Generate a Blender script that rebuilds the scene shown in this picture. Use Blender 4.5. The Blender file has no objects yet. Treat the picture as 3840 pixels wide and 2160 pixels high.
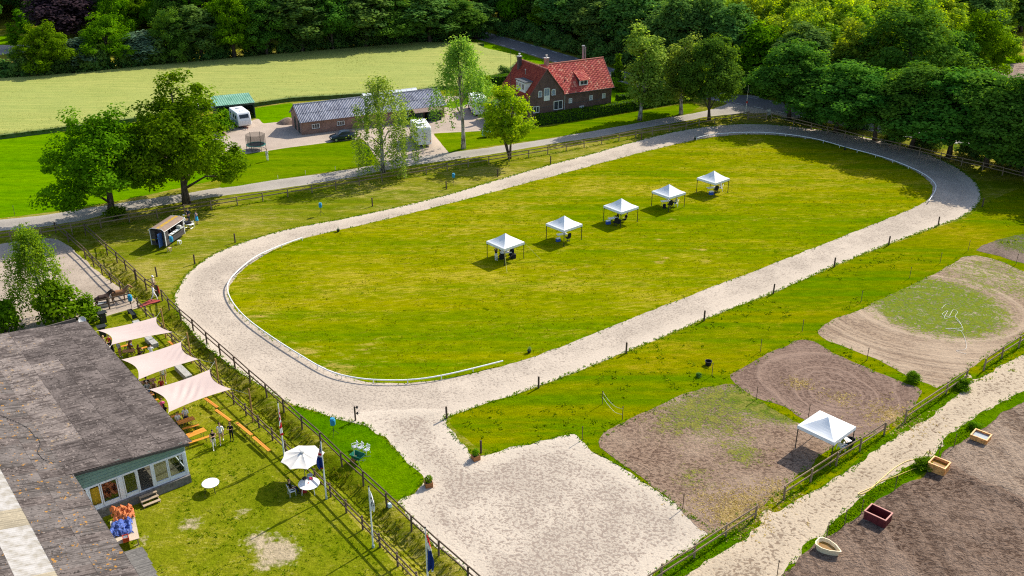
import bpy, bmesh, math, random
import numpy as np
from mathutils import Vector, Matrix
random.seed(7)
R = math.radians
scene = bpy.context.scene
col = scene.collection

# ------------------------------------------------------------------ camera
F_PX, TILT, CAM_H = 3600.0, R(25.3), 43.5      # focal length in photo pixels (3840 wide), tilt down, flying height
cam_d = bpy.data.cameras.new('camera'); cam = bpy.data.objects.new('camera', cam_d); col.objects.link(cam)
cam.location = (0, 0, CAM_H); cam.rotation_euler = (R(90) - TILT, 0, 0)
cam_d.sensor_width = 36; cam_d.lens = 36 * F_PX / 3840; cam_d.clip_start = .5; cam_d.clip_end = 6000
scene.camera = cam

# ------------------------------------------------------------------ sky and sun
SUN_EL, SUN_AZ = R(39), R(45.5)                # azimuth measured from +x towards +y
world = bpy.data.worlds.new('World'); scene.world = world; world.use_nodes = True
wn = world.node_tree
bg = wn.nodes['Background']; sky = wn.nodes.new('ShaderNodeTexSky')
sky.sky_type = 'NISHITA'; sky.sun_disc = False
sky.sun_elevation = SUN_EL; sky.sun_rotation = math.pi / 2 - SUN_AZ
sky.air_density = 1.0; sky.dust_density = 1.5
wn.links.new(sky.outputs[0], bg.inputs[0]); bg.inputs[1].default_value = .15
sun_d = bpy.data.lights.new('sun', 'SUN'); sun = bpy.data.objects.new('sun', sun_d); col.objects.link(sun)
sun_d.energy = 5.0; sun_d.angle = R(.55); sun_d.color = (1, .93, .80)
sdir = Vector((math.cos(SUN_EL) * math.cos(SUN_AZ), math.cos(SUN_EL) * math.sin(SUN_AZ), math.sin(SUN_EL)))
sun.rotation_euler = sdir.to_track_quat('Z', 'Y').to_euler(); sun.location = (60, 60, 80)
vs = scene.view_settings
vs.view_transform = 'Standard'; vs.look = 'None'; vs.exposure = .45; vs.gamma = 1; vs.use_curve_mapping = False
scene.cycles.max_bounces = 6; scene.cycles.transparent_max_bounces = 6
scene.cycles.diffuse_bounces = 3; scene.cycles.use_adaptive_sampling = True; scene.cycles.adaptive_threshold = .01
scene.cycles.use_denoising = False; scene.cycles.pixel_filter_type = 'BLACKMAN_HARRIS'; scene.cycles.filter_width = 1.15
scene.cycles.sample_clamp_indirect = 6

# ------------------------------------------------------------------ survey: where things stand on the ground
REG = {'W': (0, 0, 3840 / 2576), 'A': (0, 0, 960 / 2576), 'B': (760, 240, 800 / 2576), 'C': (1500, 100, 1200 / 2576),
       'D': (2640, 0, 1200 / 2576), 'E': (0, 540, 960 / 2576), 'F': (1700, 580, 1100 / 2576), 'G': (300, 1020, 700 / 2205),
       'H': (560, 1380, 900 / 2174), 'I': (0, 1180, 760 / 2294), 'J': (0, 1620, 760 / 2039), 'K': (1200, 1560, 800 / 1932),
       'L': (1600, 1180, 800 / 1932), 'M': (2600, 1240, 800 / 1932), 'N': (3040, 880, 800 / 1932), 'O': (2400, 1560, 800 / 1932),
       'P': (3040, 1560, 800 / 1932), 'Q': (1860, 190, 460 / 2150), 'X': (0, 0, 1)}
def ray(t, x, y):
    a, b, k = REG[t]
    u = (a + x * k - 1920) / F_PX; v = (b + y * k - 1080) / F_PX
    return Vector((u, math.cos(TILT) - v * math.sin(TILT), -math.sin(TILT) - v * math.cos(TILT)))
def gp(t, x, y, z=0.):                         # the point at height z seen at (x, y)
    d = ray(t, x, y); s = (z - CAM_H) / d.z
    return Vector((d.x * s, d.y * s, z))
def ht(t, x, y, base):                         # height of the point seen at (x, y) that stands above base
    d = ray(t, x, y); return CAM_H + base.y / d.y * d.z
def GP(t, pts, z=0.):
    return [gp(t, x, y, z) for x, y in pts]
def xy(pts): return np.array([(p[0], p[1]) for p in pts], float)

# ------------------------------------------------------------------ numpy noise and geometry helpers
def _h(i, j, s):
    n = (i.astype(np.int64) * 374761393 + j.astype(np.int64) * 668265263 + s * 974634777) & 0x7fffffff
    n = ((n ^ (n >> 13)) * 1274126177) & 0x7fffffff
    return ((n ^ (n >> 16)) & 0xffff) / 65535.
def vnoise(x, y, s=0):
    x = np.asarray(x, float); y = np.asarray(y, float)
    i = np.floor(x); j = np.floor(y); u = x - i; v = y - j; u = u * u * (3 - 2 * u); v = v * v * (3 - 2 * v)
    i = i.astype(np.int64); j = j.astype(np.int64)
    return (_h(i, j, s) * (1 - u) + _h(i + 1, j, s) * u) * (1 - v) + (_h(i, j + 1, s) * (1 - u) + _h(i + 1, j + 1, s) * u) * v
def fbm(x, y, s=0, o=4):
    r = 0; a = .5; f = 1.
    for k in range(o): r = r + a * vnoise(np.asarray(x) * f, np.asarray(y) * f, s + k * 17); a *= .5; f *= 2.03
    return r
def smooth_poly(P, n=6, closed=True):
    P = np.asarray(P, float); m = len(P); out = []
    for i in range(m if closed else m - 1):
        g = (lambda k: P[k % m]) if closed else (lambda k: P[min(max(k, 0), m - 1)])
        a, b, c, d = g(i - 1), g(i), g(i + 1), g(i + 2)
        for k in range(n):
            t = k / n
            out.append(.5 * (2 * b + (c - a) * t + (2 * a - 5 * b + 4 * c - d) * t * t + (3 * b - a - 3 * c + d) * t ** 3))
    if not closed: out.append(P[-1])
    return np.array(out)
def sdist(X, Y, poly):                         # signed distance to a polygon, positive inside
    X = X.ravel(); Y = Y.ravel(); P = np.asarray(poly); Q = np.roll(P, -1, 0)
    d2 = np.full(X.shape, 1e18); ins = np.zeros(X.shape, bool)
    for (ax, ay), (bx, by) in zip(P, Q):
        ex, ey = bx - ax, by - ay; L = ex * ex + ey * ey + 1e-12
        t = np.clip(((X - ax) * ex + (Y - ay) * ey) / L, 0, 1)
        d2 = np.minimum(d2, (X - ax - t * ex) ** 2 + (Y - ay - t * ey) ** 2)
        if ay != by:
            c = ((ay > Y) != (by > Y)) & (X < ex * (Y - ay) / (by - ay) + ax)
            ins ^= c
    return np.where(ins, 1, -1) * np.sqrt(d2)
def ldist(X, Y, line):                         # distance to an open line
    d2 = np.full(np.shape(X), 1e18); P = np.asarray(line)
    for (ax, ay), (bx, by) in zip(P[:-1], P[1:]):
        ex, ey = bx - ax, by - ay; L = ex * ex + ey * ey + 1e-12
        t = np.clip(((X - ax) * ex + (Y - ay) * ey) / L, 0, 1)
        d2 = np.minimum(d2, (X - ax - t * ex) ** 2 + (Y - ay - t * ey) ** 2)
    return np.sqrt(d2)

# ------------------------------------------------------------------ objects
def link(name, me, parent=None, loc=(0, 0, 0), rz=0.):
    o = bpy.data.objects.new(name, me); col.objects.link(o); o.parent = parent
    o.location = loc; o.rotation_euler = (0, 0, rz)
    return o
def top(o, label, cat, group=None, kind=None):
    o['label'] = label; o['category'] = cat
    if group: o['group'] = group
    if kind: o['kind'] = kind
    return o
def thing(name, label, cat, loc=(0, 0, 0), rz=0., group=None):
    o = link(name, None, None, loc, rz); o.empty_display_size = .3
    return top(o, label, cat, group)
def dup(root, loc, rz=None, label=None, group=None, scale=None):
    r = root.copy(); col.objects.link(r); r.location = loc
    if rz is not None: r.rotation_euler = (0, 0, rz)
    if scale is not None: r.scale = scale
    if label: r['label'] = label
    if group: r['group'] = group
    for ch in list(root.children):
        c = ch.copy(); col.objects.link(c); c.parent = r
        for g in list(ch.children):
            d = g.copy(); col.objects.link(d); d.parent = c
    return r
def mesh_np(name, V, Fc, mats=(), smooth=False, attrs=None, midx=None):
    me = bpy.data.meshes.new(name); V = np.asarray(V, np.float32)
    if isinstance(Fc, np.ndarray):
        n, k = Fc.shape
        me.vertices.add(len(V)); me.vertices.foreach_set('co', V.ravel())
        me.loops.add(n * k); me.loops.foreach_set('vertex_index', Fc.astype(np.int32).ravel())
        me.polygons.add(n); me.polygons.foreach_set('loop_start', np.arange(0, n * k, k, dtype=np.int32))
        me.update(calc_edges=True)
    else:
        me.from_pydata([tuple(map(float, v)) for v in V], [], [tuple(map(int, f)) for f in Fc]); me.update()
    for m in mats: me.materials.append(m)
    if smooth: me.polygons.foreach_set('use_smooth', [True] * len(me.polygons))
    if midx is not None: me.polygons.foreach_set('material_index', midx)
    for k, a in (attrs or {}).items():
        at = me.attributes.new(k, 'FLOAT', 'POINT'); at.data.foreach_set('value', np.asarray(a, np.float32))
    return me

class MB:                                      # collects shapes, builds ONE mesh object
    def __init__(s): s.v = []; s.f = []; s.m = []; s.mi = 0
    def add(s, V, Fc):
        b = len(s.v); s.v += [tuple(v) for v in V]; s.f += [tuple(b + i for i in f) for f in Fc]; s.m += [s.mi] * len(Fc); return s
    def box(s, c, d, rz=0., rx=0., ry=0., taper=1.):
        hx, hy, hz = d[0] / 2, d[1] / 2, d[2] / 2
        M = Matrix.Translation(c) @ Matrix.Rotation(rz, 4, 'Z') @ Matrix.Rotation(ry, 4, 'Y') @ Matrix.Rotation(rx, 4, 'X')
        V = [M @ Vector((x * hx * (taper if z > 0 else 1), y * hy * (taper if z > 0 else 1), z * hz)) for z in (-1, 1) for x, y in ((-1, -1), (1, -1), (1, 1), (-1, 1))]
        return s.add(V, [(3, 2, 1, 0), (4, 5, 6, 7), (0, 1, 5, 4), (1, 2, 6, 5), (2, 3, 7, 6), (3, 0, 4, 7)])
    def bevbox(s, c, d, r=.03, rz=0.):         # box with chamfered vertical edges and top
        hx, hy, hz = d[0] / 2, d[1] / 2, d[2] / 2
        ring = [(-hx + r, -hy), (hx - r, -hy), (hx, -hy + r), (hx, hy - r), (hx - r, hy), (-hx + r, hy), (-hx, hy - r), (-hx, -hy + r)]
        M = Matrix.Translation(c) @ Matrix.Rotation(rz, 4, 'Z'); V = []
        for z, k in ((-hz, 1.), (hz - r, 1.), (hz, 0.)):
            for x, y in ring:
                V.append(M @ Vector((x - (0 if k else r * np.sign(x)), y - (0 if k else r * np.sign(y)), z)))
        Fc = [tuple(reversed(range(8))), tuple(range(16, 24))]
        for l in (0, 8): Fc += [(l + i, l + (i + 1) % 8, l + 8 + (i + 1) % 8, l + 8 + i) for i in range(8)]
        return s.add(V, Fc)
    def tube(s, pts, r, n=6, cap=True):
        pts = [Vector(p) for p in pts]; m = len(pts); rr = r if hasattr(r, '__len__') else [r] * m
        V = []; up = None
        for i, p in enumerate(pts):
            t = (pts[min(i + 1, m - 1)] - pts[max(i - 1, 0)])
            if t.length < 1e-9: t = Vector((0, 0, 1))
            t.normalize()
            a = t.cross(Vector((0, 0, 1)) if abs(t.z) < .95 else Vector((1, 0, 0))).normalized()
            if up is not None and a.dot(up) < 0 and abs(t.z) > .9: a = -a
            up = a; b = t.cross(a)
            for k in range(n):
                w = 2 * math.pi * k / n; V.append(p + (a * math.cos(w) + b * math.sin(w)) * rr[i])
        Fc = [(i * n + k, i * n + (k + 1) % n, (i + 1) * n + (k + 1) % n, (i + 1) * n + k) for i in range(m - 1) for k in range(n)]
        if cap: Fc += [tuple(reversed(range(n))), tuple(range((m - 1) * n, m * n))]
        return s.add(V, Fc)
    def lathe(s, prof, c=(0, 0, 0), n=16, close=True):
        V = [(c[0] + r * math.cos(2 * math.pi * k / n), c[1] + r * math.sin(2 * math.pi * k / n), c[2] + z) for r, z in prof for k in range(n)]
        m = len(prof); Fc = [(i * n + k, i * n + (k + 1) % n, (i + 1) * n + (k + 1) % n, (i + 1) * n + k) for i in range(m - 1) for k in range(n)]
        if close: Fc += [tuple(reversed(range(n))), tuple(range((m - 1) * n, m * n))]
        return s.add(V, Fc)
    def prism(s, pts, z0, z1):                 # vertical prism on a polygon
        n = len(pts); V = [(p[0], p[1], z0) for p in pts] + [(p[0], p[1], z1) for p in pts]
        return s.add(V, [tuple(reversed(range(n))), tuple(range(n, 2 * n))] + [(i, (i + 1) % n, n + (i + 1) % n, n + i) for i in range(n)])
    def quad(s, a, b, c, d, t=0.):             # plate, with thickness t along its normal
        a, b, c, d = map(Vector, (a, b, c, d))
        if not t: return s.add([a, b, c, d], [(0, 1, 2, 3)])
        n = (b - a).cross(d - a).normalized() * t
        return s.add([a, b, c, d, a + n, b + n, c + n, d + n], [(3, 2, 1, 0), (4, 5, 6, 7), (0, 1, 5, 4), (1, 2, 6, 5), (2, 3, 7, 6), (3, 0, 4, 7)])
    def mat(s, i): s.mi = i; return s
    def mesh(s, name, mats, smooth=False):
        return mesh_np(name, s.v, s.f, mats if isinstance(mats, (list, tuple)) else [mats], smooth, None, s.m)
    def build(s, name, mats, parent=None, loc=(0, 0, 0), rz=0., smooth=False):
        return link(name, s.mesh(name, mats, smooth), parent, loc, rz)

# ------------------------------------------------------------------ materials
class NT:
    def __init__(s, name, rough=.9, spec=.2):
        s.m = bpy.data.materials.new(name); s.m.use_nodes = True; s.t = s.m.node_tree; s.N = s.t.nodes
        s.b = s.N['Principled BSDF']; s.b.inputs['Roughness'].default_value = rough; s.b.inputs['Specular IOR Level'].default_value = spec
        s._pos = None
    def set(s, n, k, v):
        i = n.inputs[k]
        if isinstance(v, bpy.types.NodeSocket): s.t.links.new(v, i)
        elif v is not None:
            if i.type == 'RGBA' and not hasattr(v, '__len__'): v = (v, v, v, 1)
            elif i.type == 'RGBA' and len(v) == 3: v = (*v, 1)
            i.default_value = v
    def pos(s):
        if s._pos is None: s._pos = s.N.new('ShaderNodeNewGeometry').outputs['Position']
        return s._pos
    def obj(s): return s.N.new('ShaderNodeTexCoord').outputs['Object']
    def rnd(s): return s.N.new('ShaderNodeObjectInfo').outputs['Random']
    def attr(s, k):
        n = s.N.new('ShaderNodeAttribute'); n.attribute_name = k; return n.outputs['Fac']
    def map(s, vec, scale=(1, 1, 1), rz=0., loc=(0, 0, 0)):
        n = s.N.new('ShaderNodeMapping'); s.set(n, 'Vector', vec); s.set(n, 'Scale', scale); s.set(n, 'Rotation', (0, 0, rz)); s.set(n, 'Location', loc); return n.outputs[0]
    def noise(s, vec, scale, detail=3, rough=.55, dist=0.):
        n = s.N.new('ShaderNodeTexNoise'); s.set(n, 'Vector', vec); s.set(n, 'Scale', scale); s.set(n, 'Detail', detail); s.set(n, 'Roughness', rough); s.set(n, 'Distortion', dist); return n.outputs[0]
    def voro(s, vec, scale, out='Distance', rand=1.):
        n = s.N.new('ShaderNodeTexVoronoi'); s.set(n, 'Vector', vec); s.set(n, 'Scale', scale); s.set(n, 'Randomness', rand); return n.outputs[out]
    def ramp(s, f, a, b, va=0., vb=1.):
        n = s.N.new('ShaderNodeMapRange'); n.interpolation_type = 'SMOOTHSTEP'
        s.set(n, 0, f); s.set(n, 1, a); s.set(n, 2, b); s.set(n, 3, va); s.set(n, 4, vb); return n.outputs[0]
    def mth(s, op, a, b=None, c=None):
        n = s.N.new('ShaderNodeMath'); n.operation = op; s.set(n, 0, a)
        if b is not None: s.set(n, 1, b)
        if c is not None: s.set(n, 2, c)
        return n.outputs[0]
    def mix(s, f, a, b, mode='MIX'):
        n = s.N.new('ShaderNodeMix'); n.data_type = 'RGBA'; n.blend_type = mode; s.set(n, 0, f); s.set(n, 6, a); s.set(n, 7, b); return n.outputs[2]
    def hsv(s, c, h=.5, sa=1., v=1.):
        n = s.N.new('ShaderNodeHueSaturation'); s.set(n, 'Color', c); s.set(n, 'Hue', h); s.set(n, 'Saturation', sa); s.set(n, 'Value', v); return n.outputs[0]
    def vec(s, x, y, z=0.):
        n = s.N.new('ShaderNodeCombineXYZ'); s.set(n, 0, x); s.set(n, 1, y); s.set(n, 2, z); return n.outputs[0]
    def xyz(s, v):
        n = s.N.new('ShaderNodeSeparateXYZ'); s.set(n, 0, v); return n.outputs
    def bump(s, h, st=.5, d=.05):
        n = s.N.new('ShaderNodeBump'); s.set(n, 'Height', h); s.set(n, 'Strength', st); s.set(n, 'Distance', d); s.t.links.new(n.outputs[0], s.b.inputs['Normal']); return n
    def out(s, c, rough=None):
        s.set(s.b, 'Base Color', c)
        if rough is not None: s.set(s.b, 'Roughness', rough)
        return s.m
_pc = {}
def plain(name, c, rough=.6, spec=.3, metal=0., var=.12, sc=6., bump=0.):
    if name in _pc: return _pc[name]
    t = NT(name, rough, spec); n = t.noise(t.obj(), sc, 4)
    cc = t.mix(t.ramp(n, .3, .7), tuple(x * (1 - var) for x in c), tuple(min(1, x * (1 + var)) for x in c))
    t.b.inputs['Metallic'].default_value = metal
    if bump: t.bump(n, bump, .01)
    _pc[name] = t.out(cc); return _pc[name]
def wood(name, c, rough=.8, var=.3):
    if name in _pc: return _pc[name]
    t = NT(name, rough, .2); o = t.obj()
    n = t.noise(t.map(o, (3, 3, 3)), 4, 5); r = t.rnd()
    cc = t.mix(n, tuple(x * (1 - var) for x in c), tuple(x * (1 + var) for x in c))
    cc = t.hsv(cc, .5, 1, t.mth('MULTIPLY_ADD', r, .35, .82)); t.bump(n, .3, .01)
    _pc[name] = t.out(cc); return _pc[name]

def grass_mat(name, green, mid, dry, dryness=.5, streak=None, rough_h=.04, clump=1., patch=.07, bare=None):
    t = NT(name, 1., 0.); p = t.pos(); v = t.map(p, (.4, 1, 1), -streak) if streak is not None else p
    big = t.noise(v, patch, 3, .55, .6); med = t.noise(v, .38 * clump, 4, .6, .4); sm = t.noise(v, 1.6 * clump, 4, .65); fine = t.noise(p, 7., 3, .7)
    k = t.mth('ADD', t.mth('MULTIPLY', big, .55), t.mth('ADD', t.mth('MULTIPLY', med, .3), t.mth('MULTIPLY', sm, .15)))
    if streak is not None:
        st = t.noise(t.map(p, (.012, .5, 1), -streak), 1., 3, .65); k = t.mth('ADD', t.mth('MULTIPLY', k, .55), t.mth('MULTIPLY', st, .45))
    c = t.mix(t.ramp(k, .38, .62), green, mid)
    d = t.mth('ADD', t.mth('MULTIPLY', med, .28), t.mth('ADD', t.mth('MULTIPLY', t.noise(t.map(v, (.8, 1.6, 1)), 2.2 * clump, 3, .6), .42), t.mth('ADD', t.mth('MULTIPLY', big, .3), t.mth('MULTIPLY', t.mth('SUBTRACT', fine, .5), .2))))
    lo = .66 - .2 * dryness
    c = t.mix(t.mth('MULTIPLY', t.ramp(d, lo - .02, lo + .14), .75), c, dry)
    dk = t.noise(p, .9 * clump, 3, .6, .5)
    c = t.mix(t.mth('MULTIPLY', t.ramp(dk, .64, .74), .7), c, tuple(x * .55 for x in green))
    if bare:
        f = t.ramp(t.mth('ADD', t.attr('bare'), t.mth('MULTIPLY', t.mth('SUBTRACT', sm, .5), 2.2)), .30, .95); c = t.mix(f, c, t.mix(fine, tuple(x * .75 for x in bare), bare))
    c = t.hsv(c, .5, 1, t.mth('MULTIPLY', t.ramp(fine, .3, .7, .80, 1.2), t.ramp(sm, .3, .7, .85, 1.15)))
    t.bump(t.mth('ADD', t.mth('MULTIPLY', sm, .8), fine), .7, rough_h * 2.2)
    return t.out(c)
def sand_mat(name, base, dark, hoof=1., tracks=True, hs=4.2, bump=.035, ring=False, amt=0.):
    t = NT(name, 1., 0.); p = t.pos()
    big = t.noise(p, .16, 4, .6); med = t.noise(p, .7, 3, .6)
    mk = t.noise(t.map(p, (1, 1.15, 1)), hs, 2, .5, .5); mk2 = t.noise(p, hs * 1.9, 2, .6)
    e = t.attr('edge'); dens = t.mth('ADD', t.mth('MULTIPLY', med, .5), t.mth('MULTIPLY', big, .5))
    if tracks:                                     # the smooth harrowed band along the rim, trodden middle
        ln = t.noise(t.vec(t.mth('MULTIPLY', t.attr('ring') if ring else e, 2.4), t.mth('MULTIPLY', big, .8)), 1., 3, .75); dens = t.mth('ADD', t.mth('MULTIPLY', dens, .7), t.mth('ADD', t.mth('MULTIPLY', ln, .22), t.ramp(e, .6, 2.2, -.06, .09)))
    th = t.ramp(dens, .36, .62, .64 - amt, .51 - amt)
    spots = t.ramp(t.mth('SUBTRACT', mk, th), .0, .07)
    c = t.mix(t.ramp(big, .35, .65), base, tuple(x * .88 for x in base)); c = t.mix(t.mth('MULTIPLY', t.ramp(dens, .42, .62), .30), c, tuple(x * .7 for x in base))
    c = t.mix(t.mth('MULTIPLY', spots, .8 * hoof), c, dark); c = t.mix(t.mth('MULTIPLY', t.ramp(t.mth('SUBTRACT', mk2, th), .02, .1), .55 * hoof), c, dark)
    h = t.mth('ADD', t.mth('MULTIPLY', mk, -1.), t.mth('MULTIPLY', mk2, -.4))
    if tracks: c = t.mix(t.mth('MULTIPLY', t.ramp(ln, .56, .70), .35), c, tuple(x * .68 for x in base)); h = t.mth('ADD', h, t.mth('MULTIPLY', ln, -.6))
    c = t.mix(t.mth('MULTIPLY', t.ramp(e, .9, .1), .5), c, tuple(min(1, x * 1.12) for x in base))
    t.bump(h, .6, bump * 2)
    return t.out(c)
def soil_mat(name, base, dark, light, hs=3.2, bump=.10, straw=0., grass=None):
    t = NT(name, 1., 0.); p = t.pos()
    big = t.noise(p, .16, 4, .6); med = t.noise(t.map(p, (1, 1.3, 1)), hs, 4, .6, .8); fine = t.noise(p, hs * 2.6, 4, .7)
    c = t.mix(t.ramp(med, .42, .54), dark, base); c = t.mix(t.mth('MULTIPLY', t.ramp(t.mth('ADD', big, t.mth('MULTIPLY', fine, .4)), .55, .95), .8), c, light)
    h = t.mth('ADD', med, t.mth('MULTIPLY', fine, .5))
    e = t.attr('edge')
    ring = t.attr('ring'); rn = t.noise(t.vec(t.mth('MULTIPLY', ring, 1.6), t.mth('MULTIPLY', big, 1.2)), 1., 3, .65)
    c = t.mix(t.mth('MULTIPLY', t.ramp(rn, .48, .62), .6), c, light); c = t.mix(t.mth('MULTIPLY', t.ramp(rn, .44, .34), .5), c, dark); h = t.mth('ADD', h, t.mth('MULTIPLY', rn, 1.2))
    if straw:
        s = t.noise(p, 4.5, 3, .7); c = t.mix(t.mth('MULTIPLY', t.ramp(t.mth('ADD', t.mth('MULTIPLY', t.attr('straw'), .5), t.mth('MULTIPLY', s, .6)), .5, .62), straw), c, (.46, .33, .14))
    if grass:
        g = t.attr('grass'); gn = t.noise(p, 1.1, 4, .65); gf = t.noise(p, 4.5, 3, .75)
        f = t.ramp(t.mth('ADD', g, t.mth('ADD', t.mth('MULTIPLY', t.mth('SUBTRACT', gn, .5), 1.3), t.mth('MULTIPLY', t.mth('SUBTRACT', gf, .5), 1.5))), .40, .80)
        gc = t.hsv(t.mix(t.ramp(gn, .35, .65), grass[0], grass[1]), .5, 1, t.ramp(gf, .25, .75, .65, 1.3)); c = t.mix(f, c, gc)
        h = t.mth('ADD', h, t.mth('MULTIPLY', f, .3))
    t.bump(h, .85, bump * 2)
    return t.out(c)

# ------------------------------------------------------------------ ground sheets
def sheet(name, poly, z, res, mat, jit=.3, jsc=1.3, hfun=None, attrs=None, side=None, smooth=False, rnd=0):
    """flat sheet clipped to a polygon with a ragged edge; 'edge' holds the distance to the rim"""
    P = smooth_poly(poly, rnd) if rnd else np.asarray(poly, float)
    lo = P.min(0) - 1; hi = P.max(0) + 1
    nx, ny = int((hi[0] - lo[0]) / res) + 2, int((hi[1] - lo[1]) / res) + 2
    X, Y = np.meshgrid(lo[0] + np.arange(nx) * res, lo[1] + np.arange(ny) * res)
    x, y = X.ravel(), Y.ravel()
    sd = sdist(x, y, P)
    s2 = sd + jit * (2 * fbm(x / jsc, y / jsc, 3) - .94)
    I = np.arange(nx * ny).reshape(ny, nx)
    a, b, c, d = I[:-1, :-1].ravel(), I[:-1, 1:].ravel(), I[1:, 1:].ravel(), I[1:, :-1].ravel()
    T = np.concatenate([np.stack([a, b, c], 1), np.stack([a, c, d], 1)])
    S = s2[T] > 0; n = S.sum(1)
    V = [np.stack([x, y], 1)]; SD = [sd]; out = [T[n == 3]]; base = len(x); rim = []
    def cut(i, j):
        nonlocal base
        t = (s2[i] / (s2[i] - s2[j]))[:, None]
        V.append(V[0][i] * (1 - t) + V[0][j] * t); SD.append(np.zeros(len(i)))
        k = base + np.arange(len(i)); base += len(i); return k
    for k in range(3):
        m = (n == 1) & S[:, k]; p, q, r = T[m, k], T[m, (k + 1) % 3], T[m, (k + 2) % 3]
        if len(p): e1, e2 = cut(p, q), cut(p, r); out.append(np.stack([p, e1, e2], 1)); rim.append(np.stack([e2, e1], 1))
        m = (n == 2) & ~S[:, k]; p, q, r = T[m, k], T[m, (k + 1) % 3], T[m, (k + 2) % 3]
        if len(p):
            e1, e2 = cut(q, p), cut(r, p)
            out += [np.stack([e1, q, r], 1), np.stack([e1, r, e2], 1)]; rim.append(np.stack([e1, e2], 1))
    V = np.concatenate(V); SD = np.concatenate(SD); T = np.concatenate(out)
    used, inv = np.unique(T, return_inverse=True)
    remap = np.full(len(V), -1); remap[used] = np.arange(len(used))
    Vx = V[used]; Z = np.full(len(used), z, float)
    if hfun: Z = Z + hfun(Vx[:, 0], Vx[:, 1], SD[used])
    A = {'edge': SD[used]}
    for k, f in (attrs or {}).items(): A[k] = f(Vx[:, 0], Vx[:, 1])
    VV = np.column_stack([Vx, Z]); TT = inv.reshape(T.shape)
    if side is not None:
        rm = remap[np.concatenate(rim)]; k = len(VV); u = np.unique(rm); mp = np.full(len(VV), -1); mp[u] = k + np.arange(len(u))
        low = VV[u].copy(); low[:, 2] = side; VV = np.concatenate([VV, low])
        for kk in A: A[kk] = np.concatenate([A[kk], A[kk][u]])
        TT = np.concatenate([TT, np.stack([rm[:, 1], rm[:, 0], mp[rm[:, 0]]], 1), np.stack([rm[:, 1], mp[rm[:, 0]], mp[rm[:, 1]]], 1)])
    o = link(name, mesh_np(name, VV, TT, [mat], smooth, A)); o['kind'] = 'structure'
    return o
# ================================================================== the ground
TRK_DIR = math.atan2(*(gp('W', 2330, 512) - gp('W', 1320, 895)).to_2d().yx)      # direction of the long straights
outer = xy(GP('W', [(440, 752), (450, 722), (472, 690), (510, 657), (560, 630), (630, 604), (730, 576), (870, 549), (1000, 521), (1130, 489), (1250, 453), (1380, 416), (1500, 384), (1610, 353), (1700, 331), (1780, 319), (1870, 312), (1960, 315), (2050, 325), (2150, 341), (2250, 362), (2330, 387), (2400, 418), (2450, 455), (2467, 488), (2458, 515), (2425, 543), (2360, 568), (2230, 616), (2098, 669), (1945, 736), (1770, 804), (1575, 885), (1355, 971), (1240, 1010), (1125, 1048), (1030, 1066), (930, 1070), (860, 1056), (790, 1035), (720, 1010), (650, 968), (590, 925), (530, 880), (480, 830), (452, 792)]))
outer = smooth_poly(outer, 5)
inner = xy(GP('W', [(578, 722), (590, 700), (622, 670), (680, 633), (760, 601), (860, 577), (1000, 545), (1130, 512), (1300, 467), (1450, 427), (1600, 387), (1700, 363), (1780, 347), (1880, 338), (1960, 341), (2050, 352), (2120, 368), (2220, 398), (2290, 425), (2330, 450), (2347, 475), (2335, 500), (2300, 522), (2200, 563), (2050, 622), (1900, 681), (1750, 738), (1600, 796), (1450, 856), (1330, 901), (1260, 922), (1150, 947), (1050, 962), (950, 963), (870, 947), (800, 916), (730, 880), (660, 835), (600, 785), (576, 750)]))
inner = smooth_poly(inner, 5)
# ditch between the two fences by the beer garden
FENCE_IN = xy([gp('E', 590, 900), gp('E', 860, 1140), gp('E', 1120, 1400), gp('G', 690, 430), gp('H', 785, 345), gp('H', 1100, 637), gp('H', 1640, 1160), gp('K', 315, 955), gp('K', 520, 1165), gp('K', 770, 1430), gp('K', 1100, 1760)])
FENCE_OUT = xy([gp('E', 820, 860), gp('E', 1080, 1105), gp('E', 1370, 1365), gp('G', 785, 205), gp('G', 1055, 440), gp('G', 1500, 845), gp('H', 915, 125), gp('H', 1220, 400), gp('H', 1555, 700), gp('K', 395, 630), gp('K', 830, 1035), gp('K', 1340, 1500), gp('K', 1640, 1780)])
ditch_mid = (FENCE_IN[[0, 1, 2, 3, 4, 5, 6, 7, 8, 9, 10]] + np.array([FENCE_OUT[np.argmin(np.hypot(*(FENCE_OUT - p).T))] for p in FENCE_IN])) / 2
ditch_mid = np.array([p + (p - f) * .12 for p, f in zip(ditch_mid, FENCE_IN)])
CARPET = gp('G', 815, 360)
def ground_h(x, y):
    d = ldist(x, y, ditch_mid)
    w = np.exp(-(d / .75) ** 2)
    w = w * (1 - np.exp(-((x - CARPET.x) ** 2 + (y - CARPET.y) ** 2) / 3.2))
    return -.55 * w * np.clip((y - 30) / 10, 0, 1)
def axis(lo, hi, a, b, s):
    mid = np.arange(a, b, s); g = []
    v, st = a, s
    while v > lo: st *= 1.35; v -= st; g.append(v)
    g2 = []; v, st = mid[-1], s
    while v < hi: st *= 1.35; v += st; g2.append(v)
    return np.concatenate([np.array(g[::-1]), mid, np.array(g2)])
ax_, ay_ = axis(-3000, 3000, -42, 2, .4), axis(-1500, 4000, 40, 100, .4)
X, Y = np.meshgrid(ax_, ay_); x, y = X.ravel(), Y.ravel(); nx, ny = len(ax_), len(ay_)
I = np.arange(nx * ny).reshape(ny, nx)
Q4 = np.stack([I[:-1, :-1].ravel(), I[:-1, 1:].ravel(), I[1:, 1:].ravel(), I[1:, :-1].ravel()], 1)
M_grass = grass_mat('grass_mixed', (.100, .140, .002), (.205, .195, .010), (.36, .29, .09), .85, TRK_DIR)
ground = link('ground', mesh_np('ground', np.column_stack([x, y, ground_h(x, y)]), Q4, [M_grass], True)); ground['kind'] = 'structure'

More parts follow.
